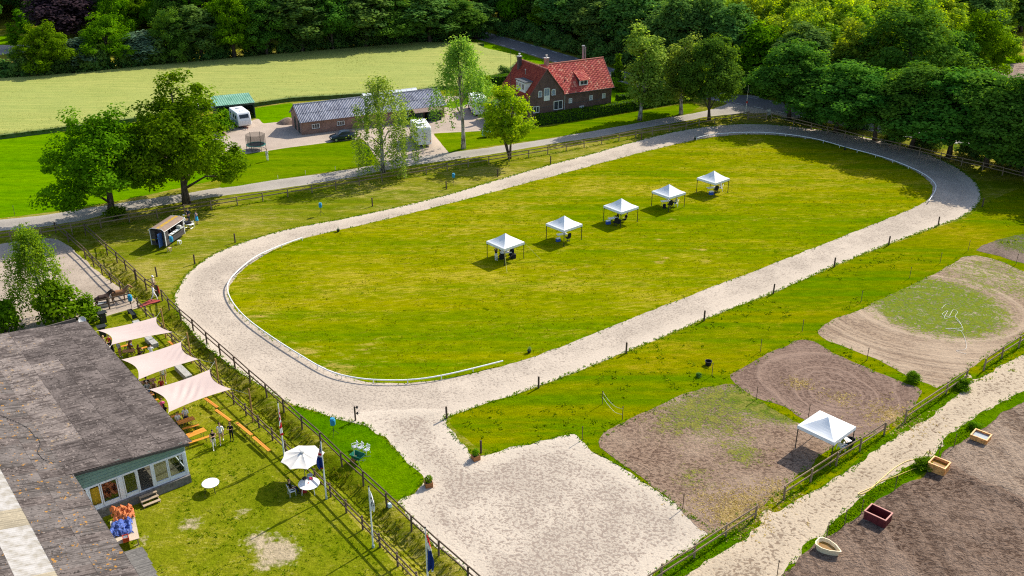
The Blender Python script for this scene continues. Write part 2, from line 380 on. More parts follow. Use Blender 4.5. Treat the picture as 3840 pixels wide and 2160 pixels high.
M_infield = grass_mat('grass_infield', (.090, .155, .0), (.215, .205, .0), (.37, .295, .035), .68, TRK_DIR, .04, 1., .06, (.36, .27, .06))
M_bright = grass_mat('grass_bright', (.070, .175, .0), (.115, .225, .0), (.17, .22, .002), .15, TRK_DIR + .2, .05)
M_lawn = grass_mat('grass_lawn', (.07, .145, .0), (.135, .190, .001), (.21, .20, .01), .35, TRK_DIR, .05)
M_garden = grass_mat('grass_garden', (.125, .158, .003), (.200, .198, .010), (.34, .29, .09), .6, None, .05, 1.3, .09, (.42, .34, .22))
M_pasture = grass_mat('grass_pasture', (.075, .145, .0), (.190, .182, .0), (.30, .235, .012), .6, TRK_DIR, .06)
M_track = sand_mat('track_sand', (.50, .425, .345), (.24, .195, .16), .75)
M_yardsand = sand_mat('yard_sand', (.50, .43, .35), (.25, .195, .16), .95, True, 3.8, .04, True, .03)
M_roadsand = sand_mat('lane_sand', (.46, .375, .275), (.21, .155, .11), 1.1, True, 3.4, .05, amt=.055)
M_arena = sand_mat('arena_sand', (.42, .345, .275), (.24, .19, .15), .7, False)
M_gravel = sand_mat('drive_gravel', (.36, .325, .285), (.20, .18, .165), .4, True)
M_paving = sand_mat('yard_gravel', (.44, .36, .295), (.30, .24, .19), .3, False)

MOLE = [(gp('F', *q), .55, .8) for q in ((965, 1022), (1055, 1005), (1170, 978), (1780, 942), (1830, 948), (1875, 912), (2115, 823), (2195, 838), (1910, 563), (1800, 745), (2215, 940))] + [(gp('W', u, v), r, k) for u, v, r, k in ((630, 700, 2.2, .6), (640, 800, 2., .6), (750, 890, 2.4, .65), (850, 930, 2.2, .6), (690, 860, 1.6, .5), (1900, 350, 5, .4), (2000, 420, 4, .35), (1500, 470, 6, .35), (1300, 520, 5, .3), (1150, 590, 5, .32), (930, 880, 3, .4), (2200, 480, 3, .3))]
def mole_f(x, y): return sum(k * np.exp(-((x - c.x) ** 2 + ((y - c.y) * 1.3) ** 2) / r ** 2) for c, r, k in MOLE)
sheet('infield_grass', inner, .008, .5, M_infield, .22, 1.1, attrs={'bare': mole_f})
sheet('riding_track', outer, .004, .6, M_track, .22, 1.1)
# sand yard with its neck up to the track
yard = xy(GP('W', [(880, 1040), (1000, 1030), (1125, 1030)]) + GP('L', [(165, 955), (200, 1030), (240, 1080), (290, 1150), (370, 1212), (420, 1290), (520, 1262), (640, 1242), (760, 1202), (900, 1180), (1000, 1150), (1180, 1110), (1330, 1090), (1400, 1140), (1450, 1172), (1500, 1230), (1620, 1300), (1750, 1370), (1850, 1449)]) + GP('O', [(0, 592), (130, 662), (260, 762), (390, 852), (500, 932), (600, 990), (655, 1035), (560, 1110), (490, 1180), (300, 1295), (170, 1400), (60, 1490), (-150, 1660)]) +
          GP('K', [(1700, 1760), (1440, 1560), (1340, 1449), (1200, 1275), (1060, 1185), (960, 1085), (880, 1000), (800, 895), (712, 775), (850, 712), (862, 682), (930, 600), (932, 535), (870, 470), (780, 422), (720, 332), (640, 262), (590, 196), (500, 152), (430, 92), (340, 32)]))
yc_ = gp('W', 1290, 1290); sheet('sand_yard', yard, .006, .4, M_yardsand, .3, 1., attrs={'ring': lambda x, y: np.hypot(x - yc_.x, (y - yc_.y) * 1.05)}, rnd=3)
# garden lawn by the barn
garden = xy(list(Vector((*p, 0)) for p in FENCE_IN[4:]) + GP('J', [(1500, 1900), (1100, 1449), (900, 850)]) + GP('I', [(1500, 700), (900, 100)]) + GP('G', [(120, 600), (330, 525), (560, 470), (690, 440)]))
BARE = [(gp('W', 690, 1378), 1.35, 1.), (gp('W', 640, 1355), .8, .8), (gp('W', 720, 1400), .9, .8), (gp('W', 610, 1290), .6, .7), (gp('W', 478, 1318), .8, .9), (gp('W', 660, 1425), .7, .7), (gp('J', 1430, 1100), .5, .8)]
def bare_f(x, y): return sum(k * np.exp(-((x - c.x) ** 2 + (y - c.y) ** 2) / r ** 2) for c, r, k in BARE)
sheet('garden_lawn', garden, .003, .35, M_garden, .3, attrs={'bare': bare_f})
def blob(c, rx, ry, n=14, a=0., seed=0):
    rnd = random.Random(seed); out = []
    for k in range(n):
        w = 2 * math.pi * k / n; s = .75 + .5 * rnd.random(); u, v = rx * math.cos(w) * s, ry * math.sin(w) * s
        out.append((c.x + u * math.cos(a) - v * math.sin(a), c.y + u * math.sin(a) + v * math.cos(a)))
    return smooth_poly(out, 4)
sheet('neck_lawn', xy(GP('K', [(340, 42), (430, 100), (500, 160), (590, 204), (640, 270), (720, 340), (780, 430), (870, 478), (925, 540), (918, 605), (855, 690), (700, 765), (600, 720), (385, 530), (185, 360), (0, 190)]) + GP('H', [(1375, 480), (1225, 340), (1330, 345), (1500, 400), (1700, 440)])), .0032, .5, grass_mat('grass_lush', (.050, .135, .0), (.095, .175, .0), (.17, .18, .01), .3, None, .06), .2)
# right-hand pasture
past = xy(GP('W', [(1130, 1045), (1355, 975), (1575, 888), (1770, 807), (1945, 739), (2098, 672), (2230, 619), (2360, 571), (2430, 548), (2500, 500), (2600, 460), (2900, 560), (2900, 900), (2576, 930), (2330, 1010), (2130, 1180), (1900, 1330), (1780, 1345), (1560, 1175), (1440, 1100), (1250, 1140), (1190, 1120), (1130, 1065)]))
sheet('pasture', past, .0035, .8, M_pasture, .15)
sheet('lane_verge', xy(GP('W', [(1560, 1520), (1700, 1400), (1905, 1280), (1975, 1220), (2130, 1090), (2280, 1050), (2440, 950), (2576, 860), (2750, 760), (2800, 950), (2576, 1130), (2350, 1170), (2130, 1340), (2000, 1420), (1900, 1560)])), .0025, .8, grass_mat('grass_verge', (.045, .12, .0), (.085, .160, .0), (.16, .16, .01), .2, None, .1), .2)
def smf(v, a, b): t = np.clip((v - a) / (b - a), 0, 1); return t * t * (3 - 2 * t)
# paddock of bare soil at the far right edge
sheet('far_paddock', xy(GP('N', [(1490, 140), (1560, 95), (1680, 55), (1800, 20), (2100, -40), (2400, 200), (2300, 330), (1932, 262), (1860, 242), (1720, 200), (1600, 170)])), .013, .4, soil_mat('paddock_soil_far', (.17, .125, .10), (.09, .065, .055), (.27, .21, .17), grass=((.07, .13, .01), (.12, .15, .02))), .3, 1.2,
      attrs={'grass': lambda x, y: smf(np.hypot(x - gp('N', 1932, 60).x, y - gp('N', 1932, 60).y), 7, 2) * .7, 'ring': lambda x, y: x * 0})
# grassy paddock
g1 = gp('N', 1130, 640); g2 = gp('N', 1700, 380)
p2 = xy(GP('N', [(60, 880), (110, 822), (230, 762), (420, 692), (640, 582), (820, 500), (1020, 402), (1200, 312), (1300, 252), (1360, 207), (1430, 190), (1560, 200), (1720, 242), (1932, 335), (2200, 460), (2400, 620), (1932, 890), (1880, 932), (1590, 1112), (1400, 1230), (1160, 1392), (1080, 1362), (900, 1292), (700, 1182), (500, 1092), (300, 1012), (150, 952)]))
def grass2(x, y):
    a = smf(np.hypot((x - g1.x) * 1., (y - g1.y) * .95), 9.5, 5.0); b = smf(np.hypot(x - g2.x, y - g2.y), 9, 3) * .55
    return np.maximum(a * .8, b) * .9 + .06
sheet('grassy_paddock', p2, .012, .4, soil_mat('paddock_sandy', (.295, .215, .15), (.19, .135, .098), (.42, .325, .235), 2.6, .05, grass=((.085, .15, .006), (.16, .185, .02))), .3, 1.2,
      attrs={'grass': grass2, 'ring': lambda x, y: np.hypot((x - g1.x) * .9, y - g1.y)}, rnd=3)
# harrowed paddock with ring marks
c3 = gp('M', 1200, 440); c3b = gp('M', 1290, 570)
p3 = xy(GP('M', [(330, 410), (420, 350), (600, 250), (800, 150), (930, 92), (1010, 80), (1100, 102), (1210, 170), (1400, 260), (1600, 350), (1800, 432), (1932, 490)]) + GP('N', [(1000, 1415)]) + GP('M', [(1960, 720), (1760, 870), (1500, 985), (1240, 905), (980, 790), (850, 702), (700, 642), (560, 602), (430, 522), (350, 452)]))
s1 = gp('M', 970, 480); s2 = gp('M', 1330, 610); s3 = gp('M', 1800, 770)
def straw3(x, y): return sum(k * np.exp(-((x - s.x) ** 2 + (y - s.y) ** 2) / r ** 2) for s, r, k in ((s1, .7, .5), (s2, .8, .4), (s3, 1.3, .7)))
sheet('harrowed_paddock', p3, .016, .3, soil_mat('paddock_harrowed', (.205, .140, .108), (.115, .075, .058), (.285, .20, .155), 3.0, .06, straw=.55), .3, 1.2,
      attrs={'ring': lambda x, y: np.minimum(np.hypot((x - c3b.x), (y - c3b.y)) * 1.5, np.hypot((x - c3.x) * .8, y - c3.y) + 3), 'straw': straw3}, rnd=3)
# paddock of trodden soil, grass and straw
p4 = xy(GP('W', [(1503, 1112), (1545, 1075), (1640, 1030), (1700, 1000), (1770, 977), (1830, 965), (1870, 982), (1930, 1022), (2010, 1065), (2070, 1100), (2125, 1095), (1975, 1225), (1905, 1278), (1780, 1342), (1700, 1265), (1600, 1195), (1540, 1150)]))
ga = [(gp('O', 300, 60), 3.6, .55), (gp('O', 870, 110), 3., .42), (gp('O', 950, 370), 2.0, .6), (gp('O', 480, 570), 2.2, .55), (gp('M', 400, 560), 2.6, .45), (gp('M', 600, 660), 2.0, .8), (gp('M', 850, 770), 1.8, .8), (gp('W', 1760, 1000), 3.4, .5)]
sa = [(gp('O', 820, 850), 1.2, .55), (gp('O', 1000, 760), 1.1, .5), (gp('O', 1230, 670), .9, .5), (gp('O', 800, 950), .8, .5)]
sheet('trodden_paddock', p4, .020, .35, soil_mat('paddock_trodden', (.255, .175, .125), (.11, .07, .05), (.35, .26, .19), 3.2, .08, straw=.7, grass=((.09, .14, .01), (.20, .19, .04))), .35, 1.2,
      attrs={'grass': lambda x, y: sum(k * np.exp(-((x - c.x) ** 2 + (y - c.y) ** 2) / r ** 2) for c, r, k in ga), 'straw': lambda x, y: sum(k * np.exp(-((x - c.x) ** 2 + (y - c.y) ** 2) / r ** 2) for c, r, k in sa), 'ring': lambda x, y: x * 0}, rnd=3)
# sandy lane between the paddocks and the ploughed soil beyond it
lane = xy(GP('O', [(150, 1640), (400, 1449), (600, 1302), (850, 1172), (1000, 1060), (1100, 955), (1060, 930), (1120, 860), (1175, 850), (1215, 872), (1400, 782), (1600, 662), (1900, 482)]) + GP('P', [(700, 232), (900, 112), (1090, 2)]) + GP('N', [(1450, 1330), (1400, 1290), (1440, 1260), (1490, 1322), (1700, 1200), (1932, 1082), (2300, 900)]) +
          GP('P', [(2300, -420), (1932, -230), (1500, 2), (1340, 112), (1195, 222), (1185, 262), (1050, 400), (850, 475), (640, 612), (450, 742), (300, 872), (170, 1002), (130, 1092), (20, 1110)]) + GP('O', [(1480, 1200), (1450, 1262), (1380, 1342), (1290, 1442), (1150, 1640)]))
sheet('sandy_lane', lane, .009, .35, M_roadsand, .3, 1., rnd=3)
soil = xy(GP('O', [(1230, 1600), (1290, 1449), (1390, 1345), (1470, 1262), (1540, 1200)]) + GP('P', [(110, 1095), (190, 1072), (300, 985), (400, 960), (470, 880), (620, 770), (760, 680), (900, 590), (1000, 560), (1050, 500), (1180, 380), (1215, 330), (1300, 280), (1450, 170), (1600, 100), (1680, 10), (1932, -140), (2500, -420), (2900, 900), (2400, 1900), (700, 1900)]))
sp = xy(GP('P', [(1180, 420), (1260, 470), (1400, 570), (1560, 640), (1700, 690), (1860, 770), (2300, 960)]))
def bank(x, y): d = ldist(x, y, sp); return np.exp(-(d / .35) ** 2)
sheet('ploughed_soil', soil, .024, .3, soil_mat('soil_dark', (.205, .142, .105), (.075, .047, .034), (.29, .21, .16), 2.8, .22), .3, 1.2,
      hfun=lambda x, y, s: np.clip(s / .6, 0, 1) * (.10 + .09 * (fbm(x * 1.3, y * 1.6, 5) - .47) * 2 + .2 * bank(x, y)), attrs={'ring': lambda x, y: x * .3}, smooth=True)
light = xy([Vector((*p, 0)) for p in sp] + GP('P', [(2500, 700), (2500, -420), (1932, -140), (1690, 15), (1610, 110), (1460, 180), (1310, 290), (1225, 345)]))
sheet('trampled_soil', light, .16, .3, soil_mat('soil_light', (.29, .215, .16), (.125, .085, .062), (.38, .29, .22), 2.8, .18), .3, 1.2,
      hfun=lambda x, y, s: np.clip(s / .7, 0, 1) * (.06 + .10 * (fbm(x * 1.3, y * 1.6, 9) - .47) * 2) - .09 * np.clip(1 - s / .5, 0, 1), attrs={'ring': lambda x, y: x * .3}, smooth=True)
# sand arena at the left
arena = xy(GP('E', [(-300, 1060), (0, 1010), (250, 965), (520, 950), (650, 1000), (740, 1062), (830, 1142), (950, 1262), (1100, 1372), (1200, 1449)]) + GP('G', [(480, 205), (600, 300), (720, 390), (640, 440), (560, 445), (330, 520), (130, 590), (60, 600)]) + GP('W', [(150, 820), (0, 850), (-150, 880), (-250, 700)]))
sheet('sand_arena', arena, .005, .4, M_arena, .25, rnd=3)
# drive along the fence, farm yard, lawns
drive = xy(GP('W', [(-200, 575), (0, 553), (80, 545), (180, 530), (300, 511), (430, 492), (620, 462), (800, 438), (950, 414), (1040, 397), (1120, 385), (1200, 375), (1300, 361), (1400, 346), (1500, 326), (1620, 305), (1730, 288), (1800, 272), (1850, 252), (1890, 238), (1960, 262), (2040, 282), (1990, 300), (1930, 284), (1800, 291), (1720, 305), (1620, 322), (1500, 345), (1380, 363), (1280, 381), (1180, 396), (1060, 413), (960, 430), (880, 447), (700, 475), (560, 492), (480, 505), (300, 534), (200, 555), (100, 571), (0, 581), (-200, 605)]))
sheet('gravel_drive', drive, .0045, .6, M_gravel, .25, rnd=3)
yardg = xy(GP('B', [(120, 850), (300, 770), (450, 760), (640, 662), (680, 668), (730, 720), (880, 705), (1070, 690), (1300, 640)]) + GP('C', [(300, 560), (560, 560), (720, 640), (760, 830), (700, 845), (420, 850), (265, 860), (400, 1020), (250, 1060), (100, 1110), (0, 1130)]) + GP('B', [(2150, 1225), (2060, 1080), (2000, 985), (1935, 905), (1850, 910), (1480, 955), (1000, 1015), (740, 1055), (490, 1090), (420, 1060), (200, 1100), (130, 1000)]))
sheet('farm_yard', yardg, .004, .6, M_paving, .2)
sheet('meadow', xy(GP('W', [(-200, 350), (0, 349), (160, 332), (300, 312), (420, 300), (540, 345), (560, 395), (600, 440), (420, 480), (300, 505), (180, 527), (0, 549), (-200, 570)])), .0035, .8, M_bright, .15)
lawn1 = xy(GP('B', [(300, 1110), (500, 1088), (740, 1056), (1000, 1014), (1480, 954), (1850, 912), (1930, 912), (2000, 990), (2060, 1085), (2145, 1218), (1900, 1245), (1100, 1362), (570, 1449), (450, 1470), (200, 1500)]))
sheet('front_lawn', lawn1, .0095, .6, M_lawn, .15)
lawn2 = xy(GP('C', [(270, 862), (420, 852), (700, 838), (800, 830), (1100, 815), (1700, 720), (2350, 610), (2420, 640), (2330, 690), (2000, 760), (1500, 850), (1200, 895), (900, 940), (600, 975), (395, 1018)]))
sheet('birch_lawn', lawn2, .0105, .6, M_lawn, .15)
sheet('back_lawn', xy(GP('B', [(560, 640), (640, 530), (1060, 470), (1200, 520), (1075, 690), (880, 702), (730, 718), (680, 662)])), .0085, .5, M_bright, .1)
sheet('house_lawn', xy(GP('Q', [(2000, 1060), (1990, 640), (2300, 640), (2700, 830), (2600, 960), (2150, 1060)]) ), .006, .6, M_bright, .1)
sheet('side_lawn', xy(GP('C', [(330, 640), (520, 560), (700, 490), (860, 470), (820, 520), (700, 560), (560, 620), (430, 660)])), .009, .5, M_bright, .1)
# asphalt road with dashed edge lines
road_c = smooth_poly(xy(GP('W', [(1120, 62), (1214, 90), (1300, 114), (1400, 144), (1520, 180), (1640, 212), (1760, 234), (1890, 256), (2030, 284), (2150, 308), (2300, 334), (2450, 352), (2600, 366), (2900, 400)])), 8, False)
tn = np.gradient(road_c, axis=0); tn /= np.hypot(*tn.T)[:, None]; nrm = np.stack([-tn[:, 1], tn[:, 0]], 1)
def strip(o0, o1): return np.concatenate([road_c + nrm * o0, (road_c + nrm * o1)[::-1]])
t = NT('asphalt', .9, .2); p = t.pos(); M_road = t.out(t.mix(t.noise(p, .6, 5, .65), (.105, .10, .105), (.19, .175, .17)))
sheet('road', strip(-3.4, 3.4), .007, .7, M_road, .08)
M_mark = plain('road_paint', (.62, .60, .56), .8)
arc = np.concatenate([[0], np.cumsum(np.hypot(*np.diff(road_c, axis=0).T))])
mk = MB()
for off in (-2.75, 2.75):
    for s in np.arange(4, arc[-1] - 4, 4.2):
        q = []
        for ss, oo in ((s, off - .09), (s + 1.9, off - .09), (s + 1.9, off + .09), (s, off + .09)):
            c = np.array([np.interp(ss, arc, road_c[:, 0]), np.interp(ss, arc, road_c[:, 1])]); nn = np.array([np.interp(ss, arc, nrm[:, 0]), np.interp(ss, arc, nrm[:, 1])])
            q.append((*(c + nn * oo), .012))
        mk.quad(*q)
mk.build('road_marking', M_mark)['kind'] = 'structure'
# dry grass verge, bright grass, ploughed field beyond
M_verge = grass_mat('grass_dry', (.10, .14, .005), (.22, .22, .03), (.40, .32, .12), .62, TRK_DIR - .9, .15)
sheet('road_verge', strip(-7.2, -3.5), .004, .8, M_verge, .5, 2)
sheet('green_strip', xy(GP('C', [(600, 100), (700, 105), (950, 200), (1200, 290), (1160, 310), (940, 245), (700, 195), (610, 150)])), .0045, .8, M_bright, .3)
sheet('distant_lawn', xy(GP('A', [(-200, 360), (260, 360), (260, 440), (0, 452), (-200, 455)])), .005, 1.5, M_bright, .1)
sheet('distant_lane', xy(GP('A', [(-300, 470), (0, 455), (300, 450), (300, 520), (0, 550), (-300, 560)])), .006, 1., M_gravel, .1)
sheet('ploughed_field', xy(GP('D', [(2190, 545), (2576, 500), (2900, 470), (2900, 640), (2576, 640), (2330, 640)])), .006, .7, soil_mat('soil_far', (.30, .22, .18), (.16, .115, .10), (.40, .31, .25), .9, .3), .3,
      attrs={'ring': lambda x, y: (x * .3 + y) * 1.2})
sheet('field_grass', xy(GP('D', [(2000, 520), (2100, 500), (2500, 455), (2800, 440), (2900, 470), (2576, 500), (2190, 545)])), .005, 1., M_bright, .4)

# ------------------------------------------------------------------ the standing crop
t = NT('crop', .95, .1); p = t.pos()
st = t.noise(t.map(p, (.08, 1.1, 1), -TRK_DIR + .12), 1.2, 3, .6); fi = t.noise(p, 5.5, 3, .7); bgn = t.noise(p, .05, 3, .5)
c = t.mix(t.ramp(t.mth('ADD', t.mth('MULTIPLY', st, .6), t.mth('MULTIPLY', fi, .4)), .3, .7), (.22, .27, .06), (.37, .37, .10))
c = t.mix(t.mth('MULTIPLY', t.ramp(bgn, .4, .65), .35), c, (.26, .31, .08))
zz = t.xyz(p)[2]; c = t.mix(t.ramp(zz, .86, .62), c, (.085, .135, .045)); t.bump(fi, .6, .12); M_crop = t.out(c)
crop_poly = xy(GP('W', [(-250, 352), (0, 351), (150, 332), (320, 310), (520, 280)]) + GP('B', [(640, 517), (1060, 452), (1780, 408), (2200, 388)]) + GP('C', [(0, 560), (300, 510), (560, 500), (720, 440), (870, 380), (960, 300), (940, 255), (700, 200), (620, 165)]) + GP('W', [(1220, 116), (1050, 114), (900, 127), (700, 144), (400, 172), (200, 192), (0, 207), (-250, 225)]))
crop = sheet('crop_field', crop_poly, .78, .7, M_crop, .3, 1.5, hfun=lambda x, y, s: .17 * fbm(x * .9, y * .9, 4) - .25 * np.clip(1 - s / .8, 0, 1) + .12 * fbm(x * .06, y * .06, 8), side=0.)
crop['kind'] = 'stuff'; crop['label'] = 'pale green and yellow standing grain field behind the farm buildings'; crop['category'] = 'crop'
# ears and stalks sticking out along the rim and over the top of the crop
def tufts(name, pts, h, w, mat, lean=.35, seed=1, n=3):
    r = np.random.default_rng(seed); P = np.repeat(np.asarray(pts), n, 0); m = len(P)
    a = r.uniform(0, 2 * np.pi, m); hh = np.repeat(np.broadcast_to(h, (len(pts),)), n) * r.uniform(.55, 1.25, m); ww = w * r.uniform(.6, 1.3, m)
    b = P + np.column_stack([r.normal(0, w * .8, m), r.normal(0, w * .8, m), np.zeros(m)])
    dx, dy = np.cos(a) * ww / 2, np.sin(a) * ww / 2; l = r.normal(0, lean, (m, 2)) * hh[:, None]
    z0 = np.zeros(m)
    V = np.concatenate([b - np.column_stack([dx, dy, z0]), b + np.column_stack([dx, dy, z0]), b + np.column_stack([l, hh])])
    k = np.arange(m); T = np.stack([k, m + k, 2 * m + k], 1)
    tint = np.tile(np.repeat(r.uniform(0, 1, len(pts)), n), 3)
    return mesh_np(name, V, T, [mat], False, {'tint': tint})
def leaf_mat(name, a, b, trans=.35, tval=1.25, objvar=.25):
    t = NT(name); o = t.N['Material Output']
    tint = t.attr('tint'); rn = t.rnd()
    c = t.mix(tint, a, b); c = t.hsv(c, t.mth('MULTIPLY_ADD', rn, .03, .485), 1., t.mth('MULTIPLY_ADD', rn, objvar, 1 - objvar / 2))
    d = t.N.new('ShaderNodeBsdfDiffuse'); tr = t.N.new('ShaderNodeBsdfTranslucent'); m = t.N.new('ShaderNodeMixShader')
    t.set(d, 'Color', c); t.set(tr, 'Color', t.hsv(c, .49, 1.1, tval)); m.inputs[0].default_value = trans
    t.t.links.new(d.outputs[0], m.inputs[1]); t.t.links.new(tr.outputs[0], m.inputs[2]); t.t.links.new(m.outputs[0], o.inputs[0]); t.N.remove(t.b)
    return t.m
rg = np.random.default_rng(3)
def scatter(poly, dens, seed=0, near=None):
    r = np.random.default_rng(seed); P = np.asarray(poly); lo, hi = P.min(0), P.max(0); n = int(np.prod(hi - lo) * dens)
    q = r.uniform(lo, hi, (n, 2)); s = sdist(q[:, 0], q[:, 1], P); q = q[s > .05]; return q
q = scatter(crop_poly, 3.5, 5); q = q[(q[:, 0] > -110) & (q[:, 0] < 60) & (q[:, 1] < 245)]
cs = link('crop_ears', tufts('crop_ears', np.column_stack([q, np.full(len(q), .75)]), .22, .16, leaf_mat('crop_ears', (.25, .30, .07), (.42, .41, .13), .3, 1.1), .25, 2, 3))
top(cs, 'ripening ears standing above the grain field', 'crop', None, 'stuff')
# ================================================================== trees
def leaves_np(C, r, normals, size, tint, seed, asp=.75):
    """quads at points C"""
    g = np.random.default_rng(seed); n = len(C)
    N = normals + g.normal(0, .6, (n, 3)); N /= np.linalg.norm(N, axis=1)[:, None] + 1e-9
    A = np.cross(N, g.normal(0, 1, (n, 3))); A /= np.linalg.norm(A, axis=1)[:, None] + 1e-9; B = np.cross(N, A)
    s = size * g.uniform(.55, 1.3, n)[:, None]
    A = A * s; B = B * s * asp
    V = np.concatenate([C - A, C - B * .9, C + A, C + B * .9]); k = np.arange(n)
    return V, np.stack([k, n + k, 2 * n + k, 3 * n + k], 1), np.tile(np.clip(tint + g.normal(0, .14, n), 0, 1), 4)
def crown(name, seed, lobes, nclump, per, leaf, mat, cr, shell=.30, hang=0., flat=.75):
    g = np.random.default_rng(seed); L = np.array(lobes, float); vol = np.prod(L[:, 3:], axis=1); pk = g.choice(len(L), nclump, p=vol / vol.sum())
    d = g.normal(0, 1, (nclump, 3)); d /= np.linalg.norm(d, axis=1)[:, None]
    lump = .72 + .36 * fbm(d[:, 0] * 2.2 + seed, d[:, 1] * 2.2 + d[:, 2] * 2.6, seed) * 1.35
    rad = (g.uniform(0, 1, nclump) ** shell) * lump
    C = L[pk, :3] + d * rad[:, None] * L[pk, 3:]
    crs = cr * g.uniform(.6, 1.35, nclump); tint = g.beta(2, 2, nclump)
    n = nclump * per; ci = np.repeat(np.arange(nclump), per)
    o = g.normal(0, 1, (n, 3)); ln = np.linalg.norm(o, axis=1)[:, None]; o = o / ln * np.minimum(ln, 1.9) * .55
    P = C[ci] + o * crs[ci][:, None] * np.array([1, 1, flat])
    if hang: P[:, 2] -= hang * g.uniform(0, 1, n) ** 1.5 * (.4 + .6 * g.uniform(0, 1, nclump)[ci])
    nor = o * .7 + d[ci] * .5 + np.array([0, 0, 1.0])
    V, Q, t = leaves_np(P, None, nor, leaf, tint[ci], seed + 1)
    return mesh_np(name, V, Q, [mat], False, {'tint': t}), C
def weeping(name, seed, H, W, nstr, leaf, mat, lo=.12, lg=1.):
    g = np.random.default_rng(seed); P = []; tt = []; C = []
    for k in range(nstr):
        z = H * (lo + .25 + (.95 - lo - .25) * g.uniform() ** .8); prof = math.sin(min(1, (H - z) / (H * .62)) * math.pi / 2) * W / 2 + .25
        a = g.uniform(0, 2 * np.pi); r = prof * g.uniform(.25, 1.) ** .6
        r *= .7 + .6 * vnoise(math.cos(a) * 2 + 5 + seed, math.sin(a) * 2 + z * .35)
        c = np.array([r * math.cos(a), r * math.sin(a), z]); C.append(c)
        ln = g.uniform(.8, 2.6) * lg * (H / 13) * (1.25 if z < H * .6 else .8); ln = min(ln, z - H * lo * .8)
        m = int(16 + ln * 20); s = g.uniform(0, 1, m)
        P.append(c + np.stack([g.normal(0, .16, m) + (s - .5) * .1 * math.cos(a), g.normal(0, .16, m), -s * ln + g.normal(0, .1, m)], 1)); tt.append(np.full(m, g.beta(2, 2)))
        m = 22; P.append(c + g.normal(0, .34, (m, 3))); tt.append(np.full(m, g.beta(2, 2)))
    P = np.concatenate(P); t = np.concatenate(tt); nor = np.column_stack([P[:, :2] * .5 / (W / 2), np.full(len(P), .5)])
    V, Q, t = leaves_np(P, None, nor, leaf, t, seed + 1, .6)
    return mesh_np(name, V, Q, [mat], False, {'tint': t}), np.array(C)
def trunk(name, seed, H, r, C, mat, nl=9, stems=1, topf=.85, lean=0.):
    g = random.Random(seed); mb = MB()
    for s in range(stems):
        a = s * 2.4 + g.random(); sp = (H * .16 if stems > 1 else 0)
        pts = []; n = 7; rr = []
        for i in range(n + 1):
            u = i / n; wob = .02 * H * math.sin(u * 5 + seed + s)
            pts.append((math.cos(a) * sp * u + wob * .6 + lean * u, math.sin(a) * sp * u + wob * .5 * math.cos(s + seed), u * H * topf)); rr.append(r * (1.35 if i == 0 else 1) * (1 - .85 * u) * (.6 if stems > 1 else 1) + .012)
        mb.tube(pts, rr, 8)
        for k in range(nl):
            c = C[g.randrange(len(C))]; u = min(.92, max(.25, c[2] / H * .75)); i = int(u * n); b = Vector(pts[i]); e = Vector(c)
            mid = b.lerp(e, .5) + Vector((0, 0, .05 * H)); mb.tube([b, mid, e], [rr[i] * .55, rr[i] * .3, .015], 5)
    return mb.mesh(name, mat, True)
def bark(name, a, b, sc=3.):
    t = NT(name, .95, .1); n = t.noise(t.map(t.obj(), (2, 2, .5)), sc, 4, .7); t.bump(n, .8, .05); return t.out(t.mix(t.ramp(n, .35, .65), a, b))
M_bark = bark('bark_brown', (.05, .038, .028), (.13, .10, .075)); M_birchbark = bark('bark_birch', (.10, .09, .08), (.55, .52, .47), 2.2)
M_oak = leaf_mat('leaf_oak', (.065, .165, .003), (.175, .340, .008), .48, 1.35); M_oak_d = leaf_mat('leaf_oak_dark', (.055, .155, .020), (.155, .300, .030), .46, 1.35)
M_wood_d = leaf_mat('leaf_wood_dark', (.070, .165, .040), (.185, .310, .050), .46, 1.35); M_wood_l = leaf_mat('leaf_wood_light', (.15, .275, .020), (.40, .52, .040), .52, 1.35)
M_birch = leaf_mat('leaf_birch', (.15, .28, .035), (.35, .47, .075), .5, 1.25); M_lime = leaf_mat('leaf_lime', (.19, .33, .008), (.42, .53, .012), .5, 1.25)
M_will = leaf_mat('leaf_willow', (.09, .20, .012), (.26, .38, .03), .5, 1.25)
M_purple = leaf_mat('leaf_copper', (.035, .022, .030), (.07, .045, .05), .25); M_pine = leaf_mat('leaf_pine', (.075, .145, .085), (.17, .25, .14), .3)
M_bush = leaf_mat('leaf_bush', (.08, .190, .004), (.17, .310, .010), .46); M_hedge = leaf_mat('leaf_hedge', (.050, .150, .004), (.135, .300, .010), .42, 1.2, .08)
PROTO = {}
def proto(kind, cm, tm, H, W):                  # the crown's own measured height and spread
    v = np.empty(len(cm.vertices) * 3, np.float32); cm.vertices.foreach_get('co', v); v = v.reshape(-1, 3)
    PROTO.setdefault(kind, []).append((cm, tm, float(np.quantile(v[:, 2], .997)), float(np.quantile(v[:, 0], .985) - np.quantile(v[:, 0], .015))))
for s in range(3):                              # spreading oaks, 16 m
    g = random.Random(40 + s)
    lobes = [(0, 0, 8.2, 4.8, 4.8, 4.6), (g.uniform(-1, 1), g.uniform(-1, 1), 12., 3.0, 3.0, 3.2)] + [(4.4 * math.cos(a), 4.4 * math.sin(a), g.uniform(3.4, 7.5), 2.4, 2.4, 2.2) for a in [g.random() + k * .9 for k in range(7)]]
    m, C = crown('oak_crown', 11 + s, lobes, 190, 140, .18, M_oak if s < 2 else M_oak_d, 1.0, .24); proto('oak', m, trunk('oak_trunk', s, 15, .36, C, M_bark, 12), 15.2, 13)
